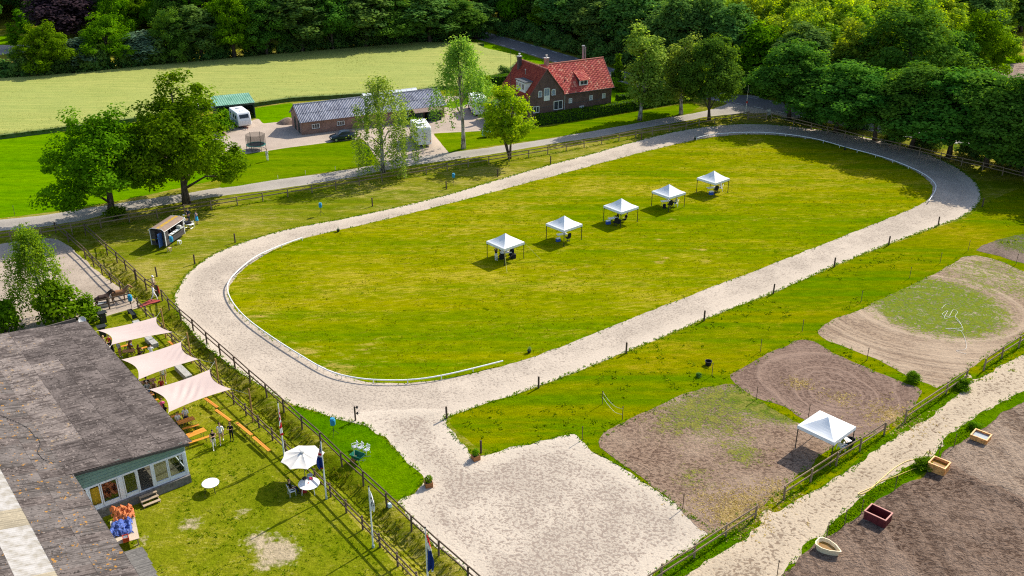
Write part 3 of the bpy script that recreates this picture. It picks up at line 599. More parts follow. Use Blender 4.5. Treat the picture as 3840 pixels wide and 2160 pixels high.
for s in range(3):                              # tall oaks with crowns down to the ground line
    g = random.Random(60 + s)
    lobes = [(0, 0, 8.6, 3.9, 3.9, 5.2), (g.uniform(-.8, .8), g.uniform(-.8, .8), 12, 2.9, 2.9, 2.8)] + [(3.2 * math.cos(a), 3.2 * math.sin(a), g.uniform(4.2, 8.5), 2.3, 2.3, 2.2) for a in [g.random() + k * 1.25 for k in range(5)]]
    m, C = crown('row_oak_crown', 21 + s, lobes, 190, 130, .19, M_oak_d, .95, .24); proto('rowoak', m, trunk('row_oak_trunk', s, 14, .22, C, M_bark, 10), 14.6, 10.5)
for s in range(4):                              # dense woodland trees
    g = random.Random(80 + s)
    lobes = [(0, 0, 9, 3.6, 3.6, 6.2), (g.uniform(-1, 1), g.uniform(-1, 1), 13.3, 2.7, 2.7, 3.2)] + [(2.6 * math.cos(a), 2.6 * math.sin(a), g.uniform(5, 11), 1.9, 1.9, 2.2) for a in [g.random() + k * 1.6 for k in range(4)]]
    m, C = crown('wood_crown', 31 + s, lobes, 160, 80, .26, M_wood_d if s < 3 else M_oak, 1.1, .26); proto('wood', m, trunk('wood_trunk', s, 15, .3, C, M_bark, 6), 16.4, 9)
for s in range(4):                              # slender bright birches and ashes of the wood
    g = random.Random(90 + s)
    lobes = [(0, 0, 5.5, 2.3, 2.3, 3.8), (0, 0, 8.8, 1.9, 1.9, 3.2), (g.uniform(-.3, .3), g.uniform(-.3, .3), 12, 1.15, 1.15, 2.4), (g.uniform(-1.3, 1.3), g.uniform(-1.3, 1.3), 8, 1.3, 1.3, 1.8)]
    m, C = crown('slender_crown', 51 + s, lobes, 110, 80, .19, M_wood_l, .72, .30, .3, .9); proto('slender', m, trunk('slender_trunk', s, 13, .16, C, M_birchbark, 5), 14.2, 5.2)
for s in range(2):
    m, C = weeping('birch_crown', 71 + s, 15, 7.5, (105, 190)[s], .13, M_birch, (.03, .16)[s], (2.2, 1.)[s]); proto('birch', m, trunk('birch_trunk', s, 15, .21, C, M_birchbark, 14, 1, .93), 15, 7.5)
lobes = [(0, 0, 6.2, 1.9, 1.9, 3.6), (.5, .2, 9.4, 1.7, 1.7, 3.2), (-.6, 0, 12, 1.25, 1.25, 2.3), (1.2, -.3, 4.6, 1.5, 1.5, 2.)]
m, C = crown('tall_birch_crown', 77, lobes, 130, 80, .16, M_birch, .7, .33, 1.0, .9); proto('tallbirch', m, trunk('tall_birch_trunk', 5, 14, .2, C, M_birchbark, 8), 14.2, 4.8)
lobes = [(0, 0, 5.2, 2.6, 2.6, 2.8), (-1.2, 0, 3.6, 1.8, 1.8, 1.4), (1.6, .3, 3.4, 1.6, 1.6, 1.3), (.2, 0, 7.4, 1.5, 1.5, 1.5)]
m, C = crown('lime_crown', 91, lobes, 130, 60, .15, M_lime, .58, .36, .2); proto('lime', m, trunk('lime_trunk', 3, 7.5, .16, C, M_bark, 6, 4), 8.8, 6.6)
m, C = weeping('willow_crown', 95, 11, 5.6, 150, .13, M_will, .06, 1.7); proto('willow', m, trunk('willow_trunk', 4, 11, .2, C, M_birchbark, 10, 1, .9), 11, 5.6)
m, C = crown('copper_crown', 101, [(0, 0, 9, 4.6, 4.6, 5.6), (1.5, 0, 12.5, 3, 3, 3)], 150, 70, .28, M_purple, 1.2, .28); proto('copper', m, trunk('copper_trunk', 4, 14, .4, C, M_bark, 6), 15.6, 10.5)
m, C = crown('pine_crown', 111, [(0, 0, 6, 2.4, 2.4, 3.6), (.3, 0, 9.5, 1.7, 1.7, 2.4)], 100, 70, .2, M_pine, .85, .3); proto('pine', m, trunk('pine_trunk', 4, 10.5, .2, C, M_bark, 6), 12, 5.4)
m, C = crown('column_crown', 112, [(0, 0, 3, .75, .75, 2.9), (0, 0, 5.3, .5, .5, 1.6)], 55, 50, .14, M_oak, .45, .4); proto('column', m, trunk('column_trunk', 4, 6, .1, C, M_bark, 3), 7, 1.7)
for s in range(3):
    g = random.Random(s); m, C = crown('bush_crown', 121 + s, [(0, 0, 1.1, 1.3, 1.3, 1.05), (g.uniform(-.5, .5), g.uniform(-.5, .5), 1.7, .8, .8, .7), (.8, g.uniform(-.6, .6), .8, .8, .8, .7)], 50, 60, .13, (M_bush, M_wood_d, M_bush)[s], .5, .35)
    proto('bush', m, trunk('bush_trunk', s, 1.8, .06, C, M_bark, 4, 3), 2.4, 3.0)
tree_n = 0
def tree(name, label, loc, H, W, kind, group=None, var=None, rz=None, cat='tree', crown_rz=None):
    global tree_n
    tree_n += 1; g = random.Random(tree_n); P = PROTO[kind]; cm, tm, h0, w0 = P[var if var is not None else g.randrange(len(P))]
    r = thing(name, label, cat, (loc[0], loc[1], 0), rz if rz is not None else g.uniform(0, 6.28), group)
    r.scale = (W / w0, W / w0 * g.uniform(.92, 1.08), H / h0)
    link('trunk', tm, r); link('crown', cm, r)
    return r
# ---- single trees one can point at
b = gp('W', 282, 545); tree('oak_tree', 'broad oak with its crown low over the drive, left of the taller oak', b, ht('W', 240, 283, b), 13.6, 'oak', var=0, rz=.4)
b = gp('E', 1890, 605); tree('oak_tree', 'tallest broad oak in front of the grain field, beside the wagon', b, ht('W', 430, 190, b), 12.6, 'oak', var=1, rz=2.2)
b = gp('W', 118, 806); tree('weeping_tree', 'weeping pale green tree in the sand arena at the left edge', b, ht('W', 110, 572, b), 4.9, 'willow')
b = gp('W', 150, 815); tree('garden_shrub', 'dense green shrub at the foot of the weeping tree by the barn', b, 4.4, 3.8, 'bush', var=0, cat='shrub')
b = gp('W', 15, 835); tree('garden_shrub', 'leafy bush cut by the left edge above the barn roof', b, 4.3, 3.6, 'bush', var=2, cat='shrub')
b = gp('W', 964, 434); tree('birch_tree', 'weeping birch between the dark car and the drive fence', b, ht('W', 938, 196, b), 8.2, 'birch', var=0, rz=1.)
b = gp('C', 500, 985); tree('birch_tree', 'large weeping birch on the lawn between the two motorhomes', b, ht('C', 470, 85, b), 9.0, 'birch', var=1, rz=.2)
b = gp('C', 880, 1062); tree('lime_tree', 'small yellow-green multi-stemmed tree in front of the brick house', b, ht('C', 900, 480, b), 7.3, 'lime')
b = gp('C', 1940, 752); tree('birch_tree', 'tall slender birch by the hedge right of the brick house', b, ht('C', 1960, -20, b), 6.8, 'tallbirch', rz=.3)
b = gp('C', 2250, 705); tree('birch_tree', 'second birch by the hedge, half behind the dark oak', b, ht('C', 2260, 70, b), 6.4, 'tallbirch', rz=2.5)
b = gp('D', 40, 968); tree('oak_tree', 'dark oak at the end of the hedge beside the entrance', b, ht('W', 1800, 95, b), 9.2, 'rowoak', var=0)
ROW = [((1985, 300), 108, 12.5, 'first'), ((2105, 334), 158, 12, 'second'), ((2197, 355), 185, 11, 'third'), ((2292, 374), 168, 13.5, 'fourth'), ((2392, 394), 178, 13, 'fifth'), ((2482, 419), 190, 12, 'sixth'), ((2577, 442), 195, 12, 'seventh')]
for i, ((u, v), tp, w, nm) in enumerate(ROW):
    b = gp('W', u, v); tree('oak_tree', f'{nm} dark oak from the entrance in the row beside the track bend', b, ht('W', u, tp, b), w, 'rowoak', 'oak row beside the track bend', var=i % 3)
for u, v, h, w in ((2660, 445, 14, 11), (2770, 480, 14, 11), (2890, 530, 14, 11)):
    b = gp('W', u, v); tree('oak_tree', 'dark oak beyond the right edge of the picture, along the track bend', b, h, w + 2, 'rowoak', 'oak row beside the track bend')
for u, v, h, w in ((2150, 325, 3.2, 4), (2040, 303, 2.6, 3.4), (2440, 392, 3.4, 4.5), (2340, 372, 2.8, 4), (2540, 418, 3.6, 5), (2245, 347, 2.6, 3.6), (2060, 312, 2.2, 3)):
    b = gp('W', u, v); tree('undergrowth_bush', 'low dark bush growing under the oak row by the track bend', b, h, w, 'bush', 'bushes under the oak row', var=1, cat='bush')
# big trees behind the road at the upper right
b = gp('W', 2262, 268); tree('big_tree', 'largest dark round tree beyond the road at the upper right', b, ht('W', 2255, 5, b), 21, 'oak', var=2)
b = gp('W', 2440, 238); tree('big_tree', 'rounded tree with yellowish top beyond the road near the ploughed field', b, ht('W', 2440, 28, b), 13, 'oak', var=0)
b = gp('W', 2390, 250); tree('shadow_tree', 'grey-green tree squeezed between two big trees beyond the road', b, 12, 8, 'rowoak', var=1)
b = gp('W', 2520, 152); tree('light_tree', 'pale green tree at the corner of the ploughed field', b, ht('W', 2505, 70, b), 6, 'slender')
# ---- the wood right of the road
wr = random.Random(5)
LW = 'slender bright green tree in the young wood beyond the road'; DW = 'dark dense tree in the wood beyond the road'
wood_poly = xy(GP('W', [(1250, 78), (1400, 118), (1560, 166), (1680, 198), (1800, 215), (1900, 235), (2060, 262), (2200, 262), (2330, 225), (2420, 150), (2650, 60), (2650, -60)]) + [Vector((260, 330, 0)), Vector((230, 420, 0)), Vector((-40, 420, 0)), Vector((-30, 330, 0))])
edge_line = xy(GP('W', [(1255, 84), (1400, 124), (1560, 170), (1700, 202), (1880, 236), (2050, 262)]))
pts = []
for k in range(9000):
    p = np.array([wr.uniform(-40, 262), wr.uniform(160, 400)])
    if sdist(p[:1], p[1:], wood_poly)[0] < 1: continue
    de = ldist(p[:1], p[1:], edge_line)[0]; light = p[0] > 38 + (p[1] - 230) * .05 and not (p[0] > 96 and wr.random() < .55) and de > 6
    if p[1] > 330 and wr.random() < .5: continue
    dd = 3.6 if light else 4.6
    if all((p[0] - a) ** 2 + (p[1] - c) ** 2 > ((dd + e) / 2) ** 2 for a, c, e, _ in pts): pts.append((p[0], p[1], dd, light))
pts.sort(key=lambda q: q[1]); pts = pts[:290]
for a, c, _, light in pts:
    if light: tree('young_tree', LW, (a, c), wr.uniform(10.5, 15.5), wr.uniform(4.6, 6.4), 'slender', 'young trees in the wood beyond the road')
    else: tree('wood_tree', DW, (a, c), wr.uniform(11, 16), wr.uniform(7, 10), 'wood', 'dark trees in the wood beyond the road')
for s in np.linspace(0, 1, 34):                  # shrubs at the wood's edge along the road
    k = s * (len(edge_line) - 1); i = min(int(k), len(edge_line) - 2); p = edge_line[i] * (1 - k + i) + edge_line[i + 1] * (k - i)
    tree('edge_shrub', 'dark shrub at the shaded edge of the wood along the road', (p[0] + wr.uniform(-.6, .6), p[1] + wr.uniform(.5, 2)), wr.uniform(2.6, 5), wr.uniform(3.5, 5), 'bush', 'shrubs along the road edge of the wood', var=1, cat='shrub')
# ---- tree belt behind the grain field
belt = [(130, 193, 60, 8.6, 'oak', 'rounded olive-green tree at the left end of the belt behind the grain field'), (212, 184, 95, 6, 'pine', 'bluish pine in the belt, between two rounded trees'), (275, 178, 38, 9.0, 'oak', 'rounded mid-green tree left of the bluish pines in the belt'), (358, 172, 80, 6, 'pine', 'second bluish pine in the belt behind the grain field'),
        (438, 164, 22, 8.0, 'oak', 'lumpy olive tree in the belt behind the tallest oak'), (510, 158, 15, 7.5, 'wood', 'narrow dark tree in the belt right of the lumpy olive one'), (590, 152, -30, 9.6, 'oak', 'broad light-topped tree in the belt above the green shed'), (672, 146, -20, 8.6, 'rowoak', 'dark tree in the belt right of the light-topped one'),
        (760, 139, -40, 9.4, 'wood', 'deep green tree in the belt above the long barn'), (840, 132, -30, 8.8, 'rowoak', 'dark tree in the belt above the weeping birch'), (920, 126, -30, 9.2, 'wood', 'dark tree in the belt left of the large birch top'), (1000, 121, -20, 8.8, 'rowoak', 'bushy dark tree in the belt just left of the large birch'), (1080, 115, -15, 8.8, 'wood', 'dark tree in the belt straight behind the large birch'), (1150, 108, 0, 8.4, 'rowoak', 'dark tree in the belt near the road'), (1200, 100, 10, 6.5, 'wood', 'last dark tree of the belt, overhanging the road')]
for i, (u, v, tp, w, kd, lb) in enumerate(belt):
    b = gp('W', u, v - 3); tree('belt_tree', lb, b, ht('W', u, tp, b), w * 1.25, kd, 'tree belt behind the grain field', var=(0 if u in (130, 590) else None) if kd == 'oak' else None)
bl = xy(GP('W', [(-120, 210), (0, 201), (200, 186), (400, 166), (700, 138), (900, 121), (1050, 108), (1190, 98)]))
for s in np.linspace(0, 1, 46):
    k = s * (len(bl) - 1); i = min(int(k), len(bl) - 2); p = bl[i] * (1 - k + i) + bl[i + 1] * (k - i)
    tree('belt_shrub', 'dark shrub filling the foot of the tree belt behind the grain field', (p[0] + wr.uniform(-1, 1), p[1] + wr.uniform(-.3, 1.5)), wr.uniform(2.8, 6), wr.uniform(4, 6), 'bush', 'shrubs under the tree belt', var=1, cat='shrub')
c = gp('W', 270, 88); tree('copper_tree', 'dark purple copper beech behind the belt at the upper left', gp('W', 170, 118), 13, 14, 'copper')
tree('copper_tree', 'second purple copper beech behind the olive tree in the belt', gp('W', 520, 100), 14, 14, 'copper')
tree('column_tree', 'slim columnar tree on the distant lawn at the far left', gp('A', 150, 490), ht('A', 100, 235, gp('A', 150, 490)), 2.6, 'column')
tree('column_tree', 'second slim columnar tree half behind the rounded olive tree', gp('A', 245, 380), 6.5, 2.6, 'column')
BW = 'dark tree in the park woodland behind the belt'
pk = xy(GP('W', [(-150, 88), (0, 84), (110, 84), (200, 120), (380, 118), (600, 120), (850, 104), (1100, 86), (1180, 70)]) + [Vector((-25, 420, 0)), Vector((-320, 420, 0)), Vector((-230, 270, 0))]); bp = []
for k in range(5000):
    p = np.array([wr.uniform(-300, 5), wr.uniform(175, 400)])
    if sdist(p[:1], p[1:], pk)[0] < 2: continue
    if p[1] > 300 and wr.random() < .6: continue
    if all((p[0] - a) ** 2 + (p[1] - c) ** 2 > 6.5 ** 2 for a, c in bp): bp.append((p[0], p[1]))
bp.sort(key=lambda q: q[1]); bp = bp[:170]
for a, c in bp: tree('park_tree', BW, (a, c), wr.uniform(12, 17), wr.uniform(8, 11), wr.choice(['wood', 'rowoak', 'oak', 'wood']), 'dark trees of the park woodland')
# ================================================================== fences and posts
M_rail = wood('fence_wood_dark', (.12, .085, .06)); M_railg = wood('fence_wood_grey', (.24, .175, .115)); M_post = wood('post_wood', (.085, .058, .042))
M_thin = wood('stake_wood', (.13, .085, .055)); M_pole = wood('pole_wood', (.36, .21, .07))
def post_mesh(h, r, mat, n=8):
    mb = MB(); mb.lathe([(r, -.25), (r, h - .02), (r * .8, h)], n=n); return mb.mesh('post', mat)
_pm = {}
def fence(name, label, pts, h=1.2, rails=(1.08, .58), mat=None, r=.075, group=None, side=.09, rh=.12, rt=.05, step=None):
    P = [Vector((p[0], p[1], 0)) for p in pts]
    if step:
        L = [0]
        for a, b in zip(P[:-1], P[1:]): L.append(L[-1] + (b - a).length)
        n = max(1, round(L[-1] / step)); Q = []
        for k in range(n + 1):
            s = L[-1] * k / n; i = max(j for j in range(len(P)) if L[j] <= s + 1e-6); i = min(i, len(P) - 2)
            Q.append(P[i].lerp(P[i + 1], (s - L[i]) / (L[i + 1] - L[i])))
        P = Q
    key = (h, r, mat.name)
    if key not in _pm: _pm[key] = post_mesh(h, r, mat)
    o = thing(name, label, 'fence', P[0], 0, group); rr = random.Random(len(label))
    for p in P:
        q = link('post', _pm[key], o, p - P[0]); q.rotation_euler = (rr.uniform(-.025, .025), rr.uniform(-.025, .025), rr.uniform(0, 6)); q.scale = (1, 1, rr.uniform(.97, 1.03))
    for a, b in zip(P[:-1], P[1:]):
        d = b - a; L = d.length; n = Vector((-d.y, d.x, 0)).normalized() * side; ang = math.atan2(d.y, d.x)
        for z in rails:
            k = ('rail', rh, rt, mat.name)
            if k not in _pm: m = MB(); m.box((.5, 0, 0), (1., rt, rh)); _pm[k] = m.mesh('rail', mat)
            q = link('rail', _pm[k], o, a - P[0] + n + Vector((0, 0, z + rr.uniform(-.015, .015))), ang); q.scale = (L * 1.01, 1, 1); q.rotation_euler = (0, rr.uniform(-.006, .006), ang)
    return o
fence('paddock_fence', 'dark two-rail fence between the ditch and the track, from the red carpet down', GP('G', [(975, 340), (1055, 440), (1195, 570), (1340, 695), (1500, 845), (1660, 985), (1835, 1140), (2010, 1300)]) + GP('H', [(1065, 260), (1220, 400), (1385, 550), (1555, 700), (1745, 885), (1940, 1060)]) + GP('K', [(605, 820), (830, 1035), (1075, 1260), (1340, 1492), (1640, 1760)]), 1.25, (1.14, .62), M_rail)
fence('paddock_fence', 'dark two-rail fence on the ditch bank beside the wagon', GP('E', [(860, 900), (1080, 1105), (1180, 1188), (1270, 1268), (1375, 1365)]) + GP('G', [(660, 90), (785, 205), (905, 285)]), 1.25, (1.14, .62), M_rail)
fence('garden_fence', 'two-rail fence along the beer garden side of the ditch', GP('G', [(690, 430)]) + GP('H', [(785, 345), (1100, 637), (1640, 1160)]) + GP('K', [(315, 955), (520, 1165), (770, 1430), (1060, 1730)]), 1.2, (1.08, .58), M_rail, step=2.35, side=-.09)
fence('arena_fence', 'two-rail fence along the sand arena, left of the ditch', GP('E', [(560, 880), (690, 985), (860, 1140), (945, 1225), (1030, 1310), (1120, 1400)]) + GP('G', [(485, 235), (590, 345)]), 1.2, (1.08, .58), M_rail)
fence('arena_fence', 'two-rail fence across the front of the sand arena by the horses', GP('G', [(95, 495), (270, 455), (600, 375)]), 1.25, (1.12, .6), M_rail, step=2.6)
fence('drive_fence', 'long two-rail fence along the grass beside the gravel drive', GP('E', [(-200, 1020), (50, 985), (450, 935), (900, 862), (1300, 792), (1700, 728), (1930, 690), (2050, 672), (2212, 645), (2460, 605)]) + GP('C', [(155, 1200), (465, 1145), (770, 1098), (1060, 1050), (1338, 1000), (1605, 950), (1850, 905), (2050, 868), (2300, 828)]) + GP('D', [(0, 1002), (160, 985), (270, 968), (350, 958)]), 1.2, (1.1, .62), M_railg, step=3.3)
fence('bend_fence', 'shaded two-rail fence between the track bend and the oak row', GP('D', [(540, 970), (720, 1010), (860, 1045), (990, 1078), (1130, 1112), (1270, 1148), (1420, 1180), (1570, 1212), (1730, 1250), (1900, 1292), (2070, 1335), (2240, 1372), (2400, 1412), (2576, 1458), (2800, 1530), (3050, 1620)]), 1.25, (1.1, .62), M_railg)
fence('lane_fence', 'weathered two-rail fence between the sand yard and the lane', GP('O', [(1042, 925), (775, 1095), (490, 1285), (190, 1478), (-120, 1680)]), 1.25, (1.14, .6), M_railg)
fence('lane_fence', 'weathered two-rail fence behind the white tent beside the lane', GP('M', [(1725, 950), (1505, 1095), (1290, 1225), (1060, 1375)]) + GP('O', [(1300, 760)]), 1.25, (1.14, .6), M_railg, side=-.09)
fence('lane_fence', 'short weathered fence beside the little round bush on the lane', [gp('M', 1915, 825), gp('N', 1225, 1445), gp('N', 1400, 1322)], 1.25, (1.14, .6), M_railg, side=-.09)
fence('lane_fence', 'weathered fence of the grassy paddock reaching the right edge', GP('N', [(1565, 1232), (1725, 1125), (1880, 1028), (2040, 932), (2200, 842), (2400, 720)]), 1.25, (1.14, .6), M_railg)
o = thing('field_gate', 'wooden field gate at the entrance beside the sign board', 'gate', gp('D', 355, 960))
a, b = gp('D', 355, 960), gp('D', 500, 968); d = b - a; ang = math.atan2(d.y, d.x)
for q in (a, b): link('post', post_mesh(1.4, .1, M_railg), o, q - a)
for z in (.3, .55, .8, 1.05): m = MB(); m.box((d.length / 2, 0, z), (d.length - .15, .04, .1)); m.build('board', M_railg, o, (0, 0, 0), ang)
m = MB(); m.tube([(.1, 0, .3), (d.length - .1, 0, 1.05)], .035, 4); m.build('brace', M_railg, o, (0, 0, 0), ang)
# sign board and traffic post by the entrance
c = gp('D', 515, 960); o = thing('sign_board', 'grey notice board on two legs at the entrance', 'sign', c, .5)
m = MB(); m.box((0, 0, 1.25), (.9, .06, 1.1)); m.build('panel', plain('sign_grey', (.42, .45, .46), .5), o)
for s in (-.35, .35): m = MB(); m.tube([(s, .06, -.1), (s, .06, 1.8)], .04); m.build('leg', M_post, o)
m = MB(); m.box((0, -.035, 1.5), (.7, .006, .3)); m.build('notice', plain('sign_white', (.8, .8, .78), .5), o)
c = gp('D', 335, 915); o = thing('banner_pole', 'slim white pole with a small red plate by the road junction', 'pole', c)
m = MB(); m.tube([(0, 0, -.1), (0, 0, ht('D', 350, 685, c))], [.06, .035], 8); m.build('pole', plain('pole_white', (.75, .75, .74), .4), o)
m = MB(); m.box((0, -.07, 2.), (.3, .03, .35)); m.build('plate', plain('plate_red', (.6, .05, .03), .4), o)
# free-standing track posts
tp = post_mesh(1.15, .085, M_post)
TP = [('W', 1124, 1053, 'at the corner where the track meets the sand yard'), ('W', 1355, 976, 'along the track, next after the sand-yard corner'), ('W', 1575, 889, 'along the near straight, above the black tub'), ('W', 1771, 807, 'at the middle of the near straight'), ('W', 1945, 739, 'on the near straight beside the grassy strip, past its middle'), ('W', 2098, 672, 'on the near straight facing the tip of the grassy paddock'), ('W', 2235, 617, 'towards the right end of the near straight'), ('W', 2360, 567, 'where the near straight enters the right bend'), ('W', 2471, 520, 'on the outside of the right bend'),
      ('E', 2367, 992, 'on the far side beside the wagon and blue stand'), ('E', 1960, 1208, 'on the grass right below the wagon'), ('E', 1580, 1335, 'on the grass near the left bend'), ('W', 937, 519, 'on the far side below the weeping birch'), ('W', 1252, 445, 'on the far side left of the yellow-green tree'), ('W', 1123, 476, 'beside the blue-covered stand on the far side'), ('C', 1212, 1102, 'on the far side right of the yellow-green tree'), ('C', 1942, 915, 'on the far side below the birch pair')]
for k, (t_, u, v, w) in enumerate(TP):
    o = link('track_post', tp, None, gp(t_, u, v), k); top(o, 'bare brown wooden post ' + w, 'post', 'free-standing posts around the track')
    o.rotation_euler = (random.uniform(-.03, .03), random.uniform(-.03, .03), k)
o = link('track_post', tp, None, gp('L', 492, 1252)); top(o, 'bare brown wooden post behind the planter at the grass tip', 'post', 'free-standing posts around the track')
# thin stakes round the paddocks, with their tape
sm = MB(); sm.lathe([(.03, -.2), (.028, 1.2), (.05, 1.2), (.05, 1.27), (.02, 1.3)], n=6); st_me = sm.mesh('stake', M_thin)
STK = [('N', 455, 612, 'first'), ('N', 895, 392, 'second'), ('N', 1170, 260, 'third'), ('N', 1425, 147, 'fourth')]
for t_, u, v, w in STK:
    top(link('fence_stake', st_me, None, gp(t_, u, v)), f'{w} thin stake from the left on the grassy paddock\'s far side', 'stake', 'thin electric-fence stakes')
for t_, u, v, w in [('N', 1858, 270, 'in front of the soil paddock at the right edge'), ('N', 508, 1140, 'on the grass strip between the grassy and harrowed paddocks'), ('M', 607, 190, 'at the top left side of the harrowed paddock'), ('M', 168, 408, 'beside the black tub'), ('M', 570, 625, 'between the harrowed and trodden paddocks'), ('M', 985, 8, 'at the top corner of the harrowed paddock'), ('M', 1572, 266, 'on the right border of the harrowed paddock'), ('M', 1040, 790, 'just behind the white tent roof'), ('L', 1590, 812, 'holding the upper end of the sagging tape'), ('L', 1772, 952, 'holding the lower end of the sagging tape'), ('L', 1408, 1137, 'at the pale tip of the sand yard'), ('O', 387, 842, 'between the sand yard and trodden paddock'),
                   ('O', 1240, 1449, 'on the lane edge at the bottom of the picture'), ('O', 1690, 1098, 'behind the cream tub'), ('O', 1850, 988, 'right of the cream tub at the soil edge'), ('P', 1295, 287, 'left of the crate with water'), ('P', 1157, 372, 'at the corner of the slatted crate and the lane'), ('P', 1052, 432, 'under the end of the yellow hose'), ('P', 760, 672, 'on the soil edge between the slatted crate and red box'), ('P', 455, 892, 'right behind the dark red box')]:
    top(link('fence_stake', st_me, None, gp(t_, u, v)), 'thin wooden stake ' + w, 'stake', 'thin electric-fence stakes')
M_rope = plain('white_tape', (.75, .74, .68), .6)
def rope(name, label, cat, pts, r, mat, sm=6):
    P = smooth_poly([tuple(p) for p in pts], sm, False); m = MB(); m.tube(P, r, 5); return top(m.build(name, mat, None, (0, 0, 0)), label, cat)
a, b = gp('L', 1590, 812), gp('L', 1772, 952)
for z0, z1, w in ((1.2, 1.05, 'upper'), (.72, .5, 'lower')):
    rope('fence_tape', f'{w} white tape sagging between two stakes by the trodden paddock', 'tape', [a + Vector((0, 0, z0)), a.lerp(b, .3) + Vector((0, 0, z0 - .35)), a.lerp(b, .65) + Vector((0, 0, z1 - .3)), b + Vector((0, 0, z1))], .009, M_rope)
rope('loose_tape', 'white tape lying in loops on the grassy paddock', 'tape', GP('N', [(1410, 1080), (1320, 1050), (1410, 1025), (1360, 870), (1220, 850), (1370, 840), (1310, 750), (1330, 700), (1290, 680), (1250, 740), (1190, 720), (1240, 690), (1210, 760), (1310, 745), (1380, 855), (1330, 870)], .05), .014, M_rope)
rope('loose_tape', 'short piece of white tape lying apart on the grassy paddock', 'tape', GP('N', [(1185, 668), (1225, 630), (1265, 632)], .05), .014, M_rope, 4)
rope('water_hose', 'yellow hose lying from the stake by the slatted crate along the lane', 'hose', [gp('P', 1095, 350, .6), gp('P', 1060, 320, .9), gp('P', 1040, 345, .7)] + GP('P', [(1000, 385), (880, 405), (760, 470), (640, 570), (560, 640), (440, 695), (450, 710), (520, 680), (620, 600), (760, 550), (880, 500), (960, 470)], .05), .035, plain('hose_yellow', (.62, .45, .10), .5))
# ---- white rails on the inside of the bends
M_white = plain('white_plastic', (.80, .80, .80), .4, var=.05)
def track_rail(label, px):
    P = smooth_poly(xy(GP('W', px, .36)), 6, False); L = np.concatenate([[0], np.cumsum(np.hypot(*np.diff(P, axis=0).T))]); n = max(1, round(L[-1] / 3.))
    o = thing('track_rail', label, 'rail', (P[0][0], P[0][1], 0), 0, 'white inner rails of the track bends'); c0 = Vector((*P[0], 0)); pm = MB(); pm.tube([(0, 0, -.1), (0, 0, .36)], .04, 6); pme = pm.mesh('support', M_white)
    for k in range(n):
        s = np.linspace(L[-1] * k / n, L[-1] * (k + 1) / n - .03, 5); q = [(np.interp(v, L, P[:, 0]) - c0.x, np.interp(v, L, P[:, 1]) - c0.y, .38) for v in s]
        m = MB(); m.tube(q, .062, 6); m.build('rail', M_white, o); link('support', pme, o, (q[0][0], q[0][1], 0))
track_rail('white plastic rail on the inside of the near left bend', [(760, 598), (690, 624), (640, 648), (600, 680), (577, 706), (572, 728), (585, 760), (620, 800), (680, 845), (750, 890), (820, 930), (880, 948), (950, 956), (1040, 955), (1130, 941), (1266, 908)])
track_rail('white plastic rail on the inside of the far right bend', [(1752, 347), (1795, 338), (1880, 333), (1960, 336), (2050, 349), (2130, 371), (2230, 398), (2310, 430), (2349, 458), (2353, 478), (2336, 506)])

# ================================================================== walls, roofs and windows
def brick_mat(name, a, b, mortar, sc=1.):
    t = NT(name, .9, .2); o = t.obj(); n = t.N.new('ShaderNodeTexBrick'); s = t.xyz(o)
    t.set(n, 'Vector', t.vec(t.mth('ADD', s[0], s[1]), s[2])); t.set(n, 'Scale', 1.); t.set(n, 'Brick Width', .22); t.set(n, 'Row Height', .065); t.set(n, 'Mortar Size', .008)
    t.set(n, 'Color1', a); t.set(n, 'Color2', b); t.set(n, 'Mortar', mortar); big = t.noise(o, .8, 4, .6)
    return t.out(t.hsv(n.outputs[0], .5, 1, t.ramp(big, .3, .7, .8, 1.2)))
def corr_mat(name, a, b, spots=None, stripe=0., moss=.5, var=.22):
    t = NT(name, .9, .15); o = t.obj(); p = t.pos(); r = t.rnd()
    off = t.N.new('ShaderNodeVectorMath'); t.set(off, 0, o); t.t.links.new(t.vec(t.mth('MULTIPLY', r, 40.), t.mth('MULTIPLY', r, 17.)), off.inputs[1]); o2 = off.outputs[0]
    n = t.noise(p, .55, 4, .65); f = t.noise(p, 7., 3, .7); st = t.noise(t.map(o2, (5.2, .55, 1)), 1., 2, .6)     # run-off streaks down the slope
    c = t.mix(t.ramp(t.mth('ADD', t.mth('MULTIPLY', n, .4), t.mth('MULTIPLY', st, .6)), .40, .58), a, b); c = t.hsv(c, .5, 1, t.mth('MULTIPLY_ADD', r, var, 1 - var / 2))
    c = t.mix(t.mth('MULTIPLY', t.ramp(t.mth('ADD', t.mth('MULTIPLY', f, .5), t.mth('MULTIPLY', st, .5)), .53, .62), moss), c, tuple(x * .3 for x in a)); c = t.mix(t.mth('MULTIPLY', t.ramp(f, .40, .30), .5), c, tuple(min(1, x * 1.7) for x in b))
    if spots:
        s = t.noise(p, 3.2, 3, .6); c = t.mix(t.mth('MULTIPLY', t.ramp(t.mth('ADD', s, t.mth('MULTIPLY', f, .25)), .745, .80), .85), c, spots)
    return t.out(c)
def corr_sheet(name, w, l, mat, pitch=.177, amp=.028, per=6, thick=.012):
    """corrugated sheet: x across the waves 0..w, y down the slope 0..l"""
    n = int(round(w / pitch)) * per; X_ = np.linspace(0, w, n + 1); Z = amp * np.sin(X_ / pitch * 2 * np.pi)
    V = np.concatenate([np.column_stack([X_, np.full(n + 1, y), Z + dz]) for y, dz in ((0, 0), (l, 0), (l, 0), (l, -thick))]); k = np.arange(n)
    F1 = np.stack([k, k + 1, n + 1 + k + 1, n + 1 + k], 1); F2 = F1 + 2 * (n + 1)
    return mesh_np(name, V, np.concatenate([F1, F2]), [mat], True)
